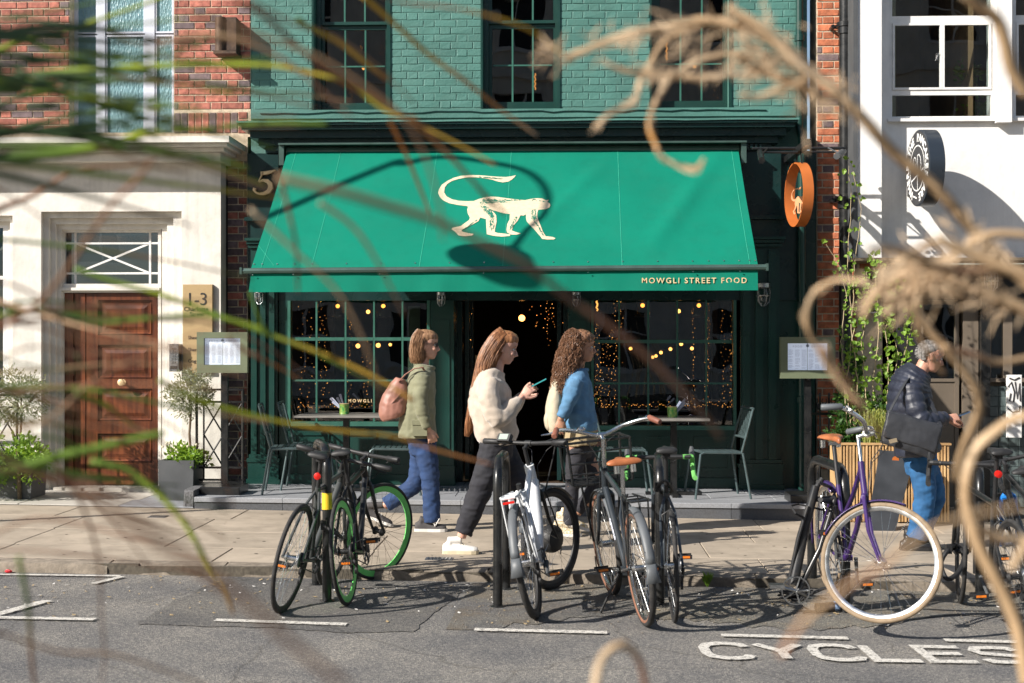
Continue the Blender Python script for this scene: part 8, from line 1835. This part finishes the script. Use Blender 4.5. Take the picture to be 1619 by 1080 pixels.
# ---- 4 man in the dark quilted jacket
Y4 = onpave(1455, 868).y; Jq = lambda p: P(p[0], p[1], Y4+(p[2] if len(p) > 2 else 0))
tor = [(1454, 584, .088, .082), (1449, 591, .14, .10), (1442, 602, .195, .125), (1438, 620, .225, .14), (1440, 650, .225, .155), (1446, 685, .215, .16), (1452, 718, .20, .15)]
wr_, wl_ = Jq((1500, 660, -.20)), Jq((1500, 664, .12)); ph = Jq((1519, 656, -.10))
hd = [(aim(wr_, Vector((1, .25, .02)), Vector((-.1, -.7, .7))), 40, -1, 4, 45), (aim(wl_, Vector((1, -.5, .05)), Vector((0, .7, .7))), 40, 1, 4, 45)]
t, body, Mh, J = person("grey haired man in a dark quilted jacket and blue jeans carrying a big black bag", Y4, M_['skin4'], (1472, 563), 1.04, 20, (1452, 594), tor,
    [[(1440, 612, -.21), (1458, 665, -.27), (1500, 660, -.20)], [(1443, 612, .21), (1462, 665, .24), (1500, 664, .12)]], [[(1456, 728, -.09), (1462, 790, -.09), (1447, 848, -.09)], [(1460, 728, .09), (1478, 786, .09), (1458, 838, .09)]], hd, 0)
puf = mat("dark_navy_quilted_nylon", (.022,.026,.042), .5, var=.2, vs=8, bump=.001, bs=100); mb = MB()
def quilt(secs, m, amp):
    out = []; L0 = smooth_secs(secs, m)
    for i, s in enumerate(L0): k = abs(math.sin(i*math.pi/3)); out.append((s[0], s[1]+amp*k, s[2]+amp*k))
    return out
sweep(mb, quilt([(J(q[:2]), q[2]*1.05+.008, q[3]*1.05+.008) for q in tor], 6, .016), 22)
for a in ([(1441, 611, -.19), (1446, 640, -.26), (1460, 667, -.29), (1480, 664, -.25), (1497, 660, -.20)], [(1444, 611, .19), (1450, 640, .24), (1464, 667, .26), (1482, 666, .20), (1497, 664, .13)]): sweep(mb, quilt([(J(a[0]), .074, .08), (J(a[1]), .072, .076), (J(a[2]), .068, .070), (J(a[3]), .056, .058), (J(a[4]), .040, .042)], 6, .012))
sweep(mb, [(J((1444, 606)), .13, .10), (J((1452, 590)), .092, .085), (J((1456, 584)), .088, .082)]); jk = solid("jacket", mb, .0085, puf, t, 2, .005, 14)
jn = mat("bright_blue_denim", (.02,.10,.24), .85, var=.22, vs=12, bump=.001, bs=240); mb = MB(); sweep(mb, smooth_secs([(J((1453, 712)), .18, .125), (J((1456, 732)), .185, .13), (J((1458, 750)), .155, .12)]))
sweep(mb, smooth_secs([(J((1456, 730, -.08)), .095, .11), (J((1461, 765, -.09)), .086, .096), (J((1462, 792, -.09)), .078, .086), (J((1456, 822, -.09)), .074, .084), (J((1449, 852, -.09)), .074, .086)]))
sweep(mb, smooth_secs([(J((1461, 730, .08)), .095, .11), (J((1472, 762, .09)), .084, .094), (J((1478, 788, .09)), .074, .082), (J((1468, 815, .09)), .070, .078), (J((1459, 838, .09)), .068, .078)])); solid("jeans", mb, .0085, jn, t, 4, .008, 10, (1, 1, 1.7))
bsh = mat("black_leather_shoe", (.018,.017,.018), .4, var=.2); shoe(t, J((1446, 852, -.09)), Vector((J((1478, 868, -.09)).x, Y4-.09, gz(J((1450, 868)).x)+.001)), bsh, M_['blackm'], lace=False)
an = J((1458, 840, .09)); shoe(t, an, Vector((an.x+.13, Y4+.09, gz(an.x)+.01)), bsh, M_['blackm'], lace=False, hgt=.07)
h4 = hairmat("short_grey_hair", (.10,.095,.09), (.34,.32,.30)); mb = MB(); head_loft(mb, Mh, zs=(-.06, .2), fr=lambda z, f: f-.004 if z > .06 else (.045 if z > .03 else (.012 if z > .01 else -.030)), bk=lambda z, b: b-.010, wd=lambda z, w: w+.007); hr = solid("hair", mb, .006, h4, t, 3, .004, 60)
mb = MB(); rnd = random.Random(4)
for k in range(420):
    v = Vector((rnd.uniform(-1, .6), rnd.uniform(-1, 1), rnd.uniform(-.5, 1))).normalized(); b0_ = Mh @ Vector((-.012+v.x*.098, v.y*.080, .022+v.z*.094)); d = (Mh.to_3x3() @ Vector((-.5+.4*v.x, v.y*.6, -.35+v.z*.5))).normalized(); mb.tube([b0_, b0_+d*.012, b0_+d*.022+Vector((0, 0, -.004))], [.0018, .0016, .0008], 3)
part("strands", mb, h4, hr, kind='stuff'); face_bits(t, body, Mh, h4, lipc=(.40,.17,.13))
t2 = empty("mobile_phone", ph, "mobile phone in the hand of the man in the quilted jacket", "phone"); PM = aim(ph, (.9, 0, .35), (-.35, 0, .9)); mb = MB(); mb.cbox((0, 0, 0), (.14, .07, .009), PM); part("case", mb, mat("blue_grey_phone", (.05,.09,.16), .3), t2); mb = MB(); mb.cbox((0, 0, .0055), (.13, .062, .002), PM); part("screen", mb, M_['blackm'], t2)
bagm = mat("black_grey_nylon_bag", (.035,.037,.043), .55, var=.15, vs=8, bump=.001, bs=160); t2 = empty("messenger_bag", Jq((1440, 690, -.32)), "big black messenger bag slung across the man in the quilted jacket", "bag"); mb = MB(); q = lambda x, y, d=-.34: P(x, y, Y4+d)
def slab_bag(c0, c1, c2, c3, th):   # soft box between four corners
    n = 7; vs = []
    for k, sgn in enumerate((-1, 1)):
        for j in range(n):
            for i in range(n):
                u, v = i/(n-1), j/(n-1); p = c0.lerp(c1, u).lerp(c3.lerp(c2, u), v); b = (math.sin(math.pi*(u*.86+.07))*math.sin(math.pi*(v*.8+.15)))**.35; vs.append(p+Vector((0, sgn*th*b, 0)))
    fs = []
    for k in range(2):
        for j in range(n-1):
            for i in range(n-1): a = k*n*n+j*n+i; fs.append((a, a+1, a+n+1, a+n))
    for i in range(n-1): fs += [(i, i+1, n*n+i+1, n*n+i), (n*(n-1)+i, n*(n-1)+i+1, n*n+n*(n-1)+i+1, n*n+n*(n-1)+i), (i*n, (i+1)*n, n*n+(i+1)*n, n*n+i*n), (i*n+n-1, (i+1)*n+n-1, n*n+(i+1)*n+n-1, n*n+i*n+n-1)]
    return vs, fs
mb.add(*slab_bag(q(1392, 700), q(1476, 727), q(1490, 672), q(1404, 648), .075)); bg_ = solid("bag_body", mb, .009, bagm, t2, 4, .006, 9)
mb = MB(); mb.add(*slab_bag(q(1395, 690, -.40), q(1478, 716, -.40), q(1490, 674, -.39), q(1404, 650, -.39), .022)); fl = solid("flap", mb, .008, bagm, t2, 3, .004, 10)
mb = MB(); mb.tube([q(1404, 655), q(1420, 625, -.31), q(1433, 602, -.22), q(1445, 590, -.05), q(1452, 594, .1)], .020, 6, flat=(.25, 1)); mb.tube([q(1488, 676), q(1478, 650, -.27), q(1462, 620, -.18), q(1450, 598, .02)], .020, 6, flat=(.25, 1)); part("strap", mb, bagm, t2, smooth=True)
mb = MB(); c = q(1412, 697, -.432); mb.cbox(c, (.06, .006, .03), Matrix.Translation(c) @ Matrix.Rotation(R(-14), 4, 'Y') @ Matrix.Translation(-c)); part("badge", mb, mat("small_tan_badge", (.30,.24,.16), .5), fl)
# ================================================================== GRASSES CLOSE TO THE VIEWER (near pavement planters)
def attr_mat(name, rough=.55, trans=.35):
    m = bpy.data.materials.new(name); m.use_nodes = True; t = m.node_tree; N = t.nodes; L = t.links; b = N["Principled BSDF"]; b.inputs["Roughness"].default_value = rough
    a = N.new("ShaderNodeAttribute"); a.attribute_name = "tint"; g = N.new("ShaderNodeNewGeometry"); n = N.new("ShaderNodeTexNoise"); n.inputs["Scale"].default_value = 60; n.inputs["Detail"].default_value = 4; L.new(g.outputs["Position"], n.inputs["Vector"])
    mr = N.new("ShaderNodeMapRange"); mr.inputs[3].default_value = .75; mr.inputs[4].default_value = 1.25; L.new(n.outputs["Fac"], mr.inputs[0]); mu = N.new("ShaderNodeVectorMath"); mu.operation = 'SCALE'; L.new(a.outputs["Color"], mu.inputs[0]); L.new(mr.outputs[0], mu.inputs["Scale"])
    L.new(mu.outputs[0], b.inputs["Base Color"]); tr = N.new("ShaderNodeBsdfTranslucent"); L.new(mu.outputs[0], tr.inputs[0]); mx = N.new("ShaderNodeMixShader"); mx.inputs[0].default_value = trans; L.new(b.outputs[0], mx.inputs[1]); L.new(tr.outputs[0], mx.inputs[2]); L.new(mx.outputs[0], N["Material Output"].inputs[0]); return m
M_['blade'] = attr_mat("long_grass_blade"); M_['dry'] = attr_mat("dried_plume", .8, .15)
GC = dict(d=(.05,.10,.03), g=(.16,.27,.035), l=(.36,.44,.03), y=(.50,.33,.04), o=(.50,.24,.06), b=(.30,.17,.10), r=(.38,.18,.10), t=(.55,.38,.22), p=(.66,.50,.33))
def smooth_line(pts, m=6):
    out = []
    for i in range(len(pts)-1):
        p0, p1, p2, p3 = pts[max(i-1, 0)], pts[i], pts[i+1], pts[min(i+2, len(pts)-1)]
        for k in range(m): x = k/m; out.append((p1*2+(p2-p0)*x+(p0*2-p1*5+p2*4-p3)*x*x+(p1*3-p0-p2*3+p3)*x**3)*.5)
    out.append(pts[-1]); return out
def blade(root, name, px, d0, d1, w0, w1, cols, mt='blade', rnd=random, round_=False, rough=0.0, seglab=None):
    """a leaf followed point by point; widths in photo pixels, distances d0..d1 from the viewer"""
    n0 = len(px); pts = [P(a[0], a[1], d0+(d1-d0)*i/(n0-1)) for i, a in enumerate(px)]; pts = smooth_line(pts, 6); n = len(pts); vs = []; fs = []; tc = []
    tw = rnd.uniform(-.5, .5)
    for i, p in enumerate(pts):
        f = i/(n-1); t = (pts[min(i+1, n-1)]-pts[max(i-1, 0)]).normalized(); v = (p-Vector((0, 0, CAMH))).normalized(); s = t.cross(v).normalized(); a = tw+f*rnd.uniform(.95, 1.05)*.5; s2 = (s*math.cos(a)+v*math.sin(a)).normalized(); nn = t.cross(s2)
        W = (w0+(w1-w0)*f)*.5*p.y/FPX*(1+rough*rnd.uniform(-1, 1)); ci = f*(len(cols)-1); c0, c1 = GC[cols[int(ci)]], GC[cols[min(int(ci)+1, len(cols)-1)]]; fr = ci-int(ci); c = [c0[k]*(1-fr)+c1[k]*fr for k in range(3)]
        if round_:
            for k in range(6): an = math.pi*2*k/6; vs.append(p+s2*math.cos(an)*W+nn*math.sin(an)*W*.8); tc.append(c)
        else: vs += [p-s2*W, p-nn*W*.35, p+s2*W, p+nn*W*.08]; tc += [c]*4
    k = 6 if round_ else 4
    for i in range(n-1): fs += [(i*k+j, i*k+(j+1) % k, (i+1)*k+(j+1) % k, (i+1)*k+j) for j in range(k)]
    fs += [tuple(range(k))[::-1], tuple((n-1)*k+j for j in range(k))]
    c = sum(vs, Vector())/len(vs); me = bpy.data.meshes.new(name); me.from_pydata([v-c for v in vs], [], fs); me.materials.append(M_[mt]); at = me.color_attributes.new("tint", 'FLOAT_COLOR', 'POINT')
    for i, q in enumerate(tc): at.data[i].color = (*q, 1)
    for p in me.polygons: p.use_smooth = True
    return place(name, me, root, Matrix.Translation(c)), pts
rnd = random.Random(99)
def trough(x0, x1, y0, y1, label):
    t = empty("planter_trough", ((x0+x1)/2, (y0+y1)/2, gz(x0)), label, "planter"); planter_box(x0, x1, y0, y1, gz(x0)+.002, gz(x0)+.55, t, M_['planter']); return gz(x0)+.5
zA = trough(-2.1, -1.0, 1.45, 2.05, "long charcoal planter on the near pavement holding the long leaved grass"); zB = trough(1.05, 2.1, 1.45, 2.05, "long charcoal planter on the near pavement holding the dried plumes")
GL = empty("long_leaved_grass", (-1.5, 1.75, zA), "long arching green and yellow grass leaves close to the viewer on the left", "grass plant")
LB = [
 ([(0,78),(104,47),(182,23),(262,-6)], 1.9, 10, 5, "gll"), ([(0,123),(130,110),(280,103),(420,103),(480,113),(545,130),(607,172),(660,196),(700,215),(740,236),(785,262)], 1.75, 12, 5, "ddgllylyyyo"), ([(0,126),(60,132),(110,150),(180,172),(270,169)], 1.6, 20, 6, "llggl"),
 ([(0,164),(104,141),(233,125),(330,131),(420,145),(480,150),(560,162)], 1.75, 10, 3, "ddddb"), ([(0,209),(130,180),(215,164),(262,150)], 1.9, 12, 4, "ddg"), ([(0,250),(90,243),(170,230),(237,210),(337,203),(420,195),(520,196)], 1.6, 22, 7, "ddglgg"), ([(0,232),(130,233),(260,241),(350,254),(392,268)], 1.7, 15, 6, "ddgdg"),
 ([(238,256),(215,285),(180,320),(140,375),(110,420),(60,480),(0,520)], 1.35, 8, 12, "brbbr"), ([(118,425),(180,446),(254,466),(330,493),(420,527),(524,565),(597,599),(655,634)], 1.85, 9, 6, "gglggyyo"), ([(0,379),(117,391),(200,402),(285,416),(400,441)], 1.75, 8, 3, "ddgbd"),
 ([(0,612),(104,614),(180,622),(260,640),(340,654),(430,668)], 1.7, 12, 5, "ddgdb"), ([(117,622),(160,636),(182,651),(220,679),(272,708)], 1.8, 9, 4, "glyb"), ([(-40,758),(0,752),(78,726),(182,702),(262,684)], 1.45, 30, 10, "gdgg"),
 ([(143,730),(200,743),(250,780),(293,828),(327,888),(350,925),(370,972)], 1.75, 12, 6, "ggllyb"), ([(130,770),(233,843),(300,887),(400,958),(465,1020),(551,1085)], .78, 26, 18, "bbbbb"), ([(0,870),(83,873),(167,883),(233,893),(317,911),(367,953)], 1.75, 7, 4, "brrb"),
 ([(572,-8),(626,39),(678,86),(738,130),(790,172),(850,215)], 1.8, 9, 5, "yyyoop"), ([(470,30),(491,44),(535,67),(577,99),(613,127)], 1.8, 9, 6, "glyyo"), ([(600,-10),(640,5),(717,13),(800,33),(850,55),(905,100)], 1.7, 6, 6, "brryyy"),
 ([(370,0),(419,26),(484,86),(536,125),(600,160),(680,215),(760,300),(800,340)], 1.5, 13, 8, "rbroobb"), ([(438,272),(448,300),(458,339),(466,375),(469,401),(471,462)], 1.75, 10, 7, "brbb"), ([(616,190),(640,239),(657,280),(680,338)], 1.85, 7, 4, "ooop"), ([(650,186),(705,240),(750,290),(780,330)], 1.6, 12, 5, "orrb"),
 ([(440,282),(535,303),(613,326),(691,350),(769,388),(842,426),(900,472),(972,522),(1044,582),(1105,647),(1140,692)], 1.05, 15, 11, "tbbbbrbb"), ([(250,600),(310,632),(380,652),(452,669),(548,683),(620,690),(690,712),(780,735)], 1.85, 8, 4, "gllyyor"), ([(360,532),(394,558),(440,580),(476,602)], 1.8, 7, 4, "oroo"),
 ([(395,462),(420,520),(470,545),(560,590),(640,635)], 2.1, 5, 3, "gggb"), ([(0,445),(60,470),(110,520),(180,545),(300,552),(420,560)], 1.6, 9, 4, "brbtb"), ([(0,500),(70,490),(150,510),(220,505),(320,498),(420,520)], 1.65, 12, 6, "glgdggl"), ([(0,565),(60,548),(130,560),(250,545),(330,520)], 1.5, 9, 4, "btbr"), ([(0,690),(80,660),(150,600),(240,560),(330,552)], 1.5, 10, 4, "btbb"),
 ([(0,840),(60,820),(140,832),(240,860),(330,885)], 1.6, 8, 4, "rbrr"), ([(90,735),(130,800),(155,880),(160,960),(165,1040),(160,1080)], 1.5, 9, 4, "bbbb"), ([(0,640),(60,700),(110,760),(200,850),(255,925)], 1.6, 7, 4, "btrb"), ([(30,880),(45,960),(50,1040),(55,1085)], 1.4, 9, 5, "gdbb"), ([(0,1000),(90,1030),(180,1035),(260,1060),(330,1085)], 1.4, 8, 5, "bbtb"),
 ([(0,330),(50,310),(120,270),(200,262),(250,250)], 1.6, 16, 5, "drbb"), ([(0,30),(60,20),(130,8),(200,-8)], 1.8, 8, 4, "gdg"), ([(0,195),(70,215),(140,225),(230,260),(300,272)], 1.6, 8, 4, "brbb"), ([(1,590),(70,585),(180,575),(300,580),(395,596)], 1.7, 6, 3, "bttb"), ([(150,480),(240,500),(330,510),(420,548),(480,590)], 1.6, 6, 3, "tbrb"), ([(0,705),(70,690),(140,715),(230,760),(300,800)], 1.65, 6, 3, "gdgb"),
 ([(0,300),(60,340),(110,372),(200,380),(270,372)], 1.55, 7, 3, "btb"), ([(120,560),(170,620),(250,660),(330,720),(372,800)], 1.7, 6, 3, "dbrb"), ([(250,70),(330,55),(400,70),(470,110),(560,190)], 1.5, 14, 5, "btrb"), ([(0,52),(80,80),(170,95),(260,90),(330,60)], 1.6, 8, 4, "dgd"), ([(395,0),(460,35),(530,60),(600,110),(660,170)], 1.45, 8, 4, "brtb"),
 ([(300,20),(420,60),(520,100),(640,190),(690,300),(700,380)], 1.3, 10, 5, "btbb"), ([(395,330),(470,400),(540,470),(590,580),(600,650)], 1.45, 7, 4, "pttb"), ([(505,320),(560,360),(600,420),(640,500)], 1.4, 9, 5, "pptb")]
for k, (px, d, w0, w1, cols) in enumerate(LB):
    if px[0][0] <= 2: px = [(-120, px[0][1]+(px[0][1]-px[1][1])*.6+60), (-40, px[0][1]+(px[0][1]-px[1][1])*.4+12)]+px
    if cols[0] in 'br': w0 *= .72; w1 *= .72; d -= .12
    blade(GL, "leaf", px, d+rnd.uniform(-.05, .05), d+rnd.uniform(.0, .25), w0, w1, cols, rnd=rnd)
for k in range(46):
    top = k < 26; y0 = rnd.uniform(20, 290) if top else rnd.uniform(430, 760); L_ = rnd.uniform(220, 520) if top else rnd.uniform(160, 380); sl = rnd.uniform(-.25, .2) if top else rnd.uniform(-.35, .45); bow = rnd.uniform(-30, 30)
    px = [(-60+(L_+60)*f, y0+sl*L_*f+bow*math.sin(f*3.1)+L_*.12*f*f) for f in (0, .2, .4, .6, .8, 1)]
    blade(GL, "leaf", px, rnd.uniform(1.2, 1.75), rnd.uniform(1.5, 2.0), rnd.uniform(8, 17) if top else rnd.uniform(5, 10), 3, rnd.choice(["ddgg", "dddg", "gdgl", "dgly", "ddb"] if top else ["btb", "dgd", "brt", "gdb"]), rnd=rnd)
for k in range(34):                                               # stalks rising from the planter to where the leaves enter the view
    x, y = rnd.uniform(-2.0, -1.1), rnd.uniform(1.5, 2.0); b = Vector((x, y, zA)); e = Vector((x+rnd.uniform(-.25, .15), y+rnd.uniform(-.2, .2), rnd.uniform(1.2, 2.1))); m_ = (b+e)/2+Vector((rnd.uniform(-.1, .1), 0, .1))
    if (e.x > -.36*e.y-.06 and .9 < e.z): e.x = -.42*e.y-.1
    mb = MB(); mb.tube([b, m_, e], [.006, .006, .002], 5, flat=(1, .3)); part("stalk", mb, M_['leaf_dark'] if k % 3 else M_['twig'], GL)
GRt = empty("dried_plume_grass", (1.55, 1.75, zB), "curling dried beige plumes and stems close to the viewer on the right", "dried grass")
RB_ = [
 ([(1165,30),(1180,40),(1248,85),(1302,128),(1356,178),(1410,238),(1475,292),(1540,365),(1590,415),(1660,480)], 1.55, 16, 24, "ptptttt", 1), ([(1528,-10),(1545,8),(1575,30),(1590,70),(1600,110),(1625,150)], 1.5, 20, 24, "pttt", 1),
 ([(890,90),(910,86),(962,64),(1013,49),(1065,43),(1117,33),(1200,52),(1250,82)], 1.6, 8, 20, "ptppttt", 1), ([(941,202),(962,182),(1003,160),(1013,125),(1029,99),(1055,62),(1117,39),(1170,20)], 1.6, 11, 13, "tpptttp", 1), ([(1113,252),(1105,264),(1091,267),(1052,253),(1037,230),(1026,197),(1037,161),(1060,125),(1104,96),(1169,86),(1230,105)], 1.6, 9, 13, "ttttotpptp", 1),
 ([(958,100),(990,113),(1026,114),(1104,122),(1180,117),(1240,122),(1300,150)], 1.55, 8, 18, "pttptt", 1), ([(1170,150),(1200,152),(1240,140),(1290,120)], 1.5, 9, 14, "pptt", 1), ([(1165,90),(1200,110),(1250,130),(1310,160)], 1.5, 14, 18, "pptp", 1), ([(1150,10),(1210,50),(1260,98),(1330,150)], 1.45, 10, 18, "ttpt", 1), ([(1178,70),(1230,95),(1280,112),(1320,142)], 1.5, 10, 12, "pptt", 1),
 ([(1365,500),(1370,489),(1384,466),(1412,441),(1451,420),(1505,408),(1560,372),(1630,372)], 1.5, 14, 17, "ttpptt", 1), ([(1395,475),(1424,467),(1460,448),(1492,438),(1546,458),(1590,478),(1650,502)], 1.5, 16, 22, "pptttt", 1), ([(1390,440),(1420,420),(1450,392),(1495,382),(1540,395),(1600,405)], 1.45, 12, 14, "pptpt", 1), ([(1372,396),(1400,392),(1440,405),(1490,425),(1540,430),(1619,425)], 1.4, 10, 16, "pptbt", 1), ([(1400,500),(1440,470),(1480,460),(1530,470)], 1.45, 12, 16, "tppt", 1), ([(1480,375),(1530,400),(1580,420),(1640,440)], 1.4, 18, 20, "ptt", 1),
 ([(1430,400),(1445,460),(1450,520),(1470,560),(1492,590)], 1.6, 8, 10, "tttt", 1), ([(1370,445),(1325,442),(1296,455),(1280,475),(1275,500),(1279,526),(1292,548),(1311,585),(1332,612),(1355,640)], 1.6, 9, 12, "ttptttr", 1),
 ([(1420,470),(1455,505),(1492,550),(1518,578),(1541,611),(1549,643),(1540,672),(1526,702),(1516,735),(1514,760)], 1.6, 12, 22, "tttttt", 1), ([(1640,655),(1600,664),(1574,680),(1548,703),(1533,735),(1527,765),(1527,793),(1535,830),(1550,870),(1572,912),(1592,950),(1612,1005),(1625,1085)], 1.5, 16, 24, "ttpttttt", 1),
 ([(1492,548),(1520,556),(1550,564),(1583,573),(1640,562)], 1.6, 13, 12, "trtt", 1), ([(940,1092),(948,1050),(965,1027),(985,1020),(1003,1032),(1015,1055),(1022,1092)], 1.35, 16, 12, "ppttrr", 1), ([(1235,1035),(1272,981),(1337,928),(1380,904),(1430,868),(1470,838),(1530,815),(1619,800)], .95, 15, 9, "rtrttt", 1),
 ([(1300,550),(1335,600),(1360,640),(1395,690)], 1.3, 14, 10, "rrtt", 1), ([(1120,290),(1300,900)], 1.3, 1, 1, "tt", 0) if False else ([(1540,830),(1580,850),(1640,855)], 1.4, 12, 16, "tpt", 1), ([(1600,900),(1625,860),(1650,840)], 1.3, 16, 20, "tt", 1)]
for k, (px, d, w0, w1, cols, rd) in enumerate(RB_):
    flatb = max(w0, w1) > 15; blade(GRt, "dried_stem", px, d+rnd.uniform(-.04, .04), d+rnd.uniform(0, .12), w0*(.9 if flatb else .72), w1*(.95 if flatb else .75), cols, 'dry', rnd, not flatb, .05)
    for q in range(2): jx = [(a+rnd.uniform(-9, 9), b+rnd.uniform(-9, 9)) for a, b in px[:max(3, len(px)*2//3)]]; blade(GRt, "dried_fibre", jx, d+rnd.uniform(-.1, .1), d+rnd.uniform(0, .15), 3, 2.5, "pt", 'dry', rnd, True)
mb = MB()                                                          # fluffy seed tufts along the plumes
for (px, n, jx) in (([(962,62),(1065,43),(1200,52),(1300,130)], 80, 16), ([(1029,110),(1100,100),(1200,100)], 40, 10), ([(1180,60),(1260,110),(1330,160)], 120, 26), ([(1384,470),(1451,420),(1560,390)], 110, 24), ([(1424,467),(1492,440),(1600,470)], 90, 18), ([(860,90),(905,86)], 14, 8)):
    L_ = smooth_line([P(a, b, 1.52) for a, b in px], 20)
    for i in range(n):
        p = L_[rnd.randrange(len(L_))]+Vector((rnd.gauss(0, jx), rnd.gauss(0, 20), rnd.gauss(0, jx)))*1.5/FPX; d = Vector((rnd.uniform(-1, .3), rnd.uniform(-.5, .5), rnd.uniform(-.9, .5))).normalized()*rnd.uniform(.01, .03)
        mb.tube([p, p+d*.5, p+d], [.0008, .0012, .0004], 4)
part("seed_tufts", mb, mat("pale_dry_seed", (.62,.46,.30), .8, var=.2), GRt, kind='stuff')
for k in range(16):
    x, y = rnd.uniform(1.1, 2.0), rnd.uniform(1.5, 2.0); b = Vector((x, y, zB)); e = Vector((max(x+rnd.uniform(-.25, .15), .34*y+.12), y+rnd.uniform(-.2, .2), rnd.uniform(1.1, 2.1))); mb = MB(); mb.tube([b, (b+e)/2+Vector((.04, 0, .1)), e], [.006, .006, .003], 6); part("stalk", mb, M_['twig'], GRt, smooth=True)
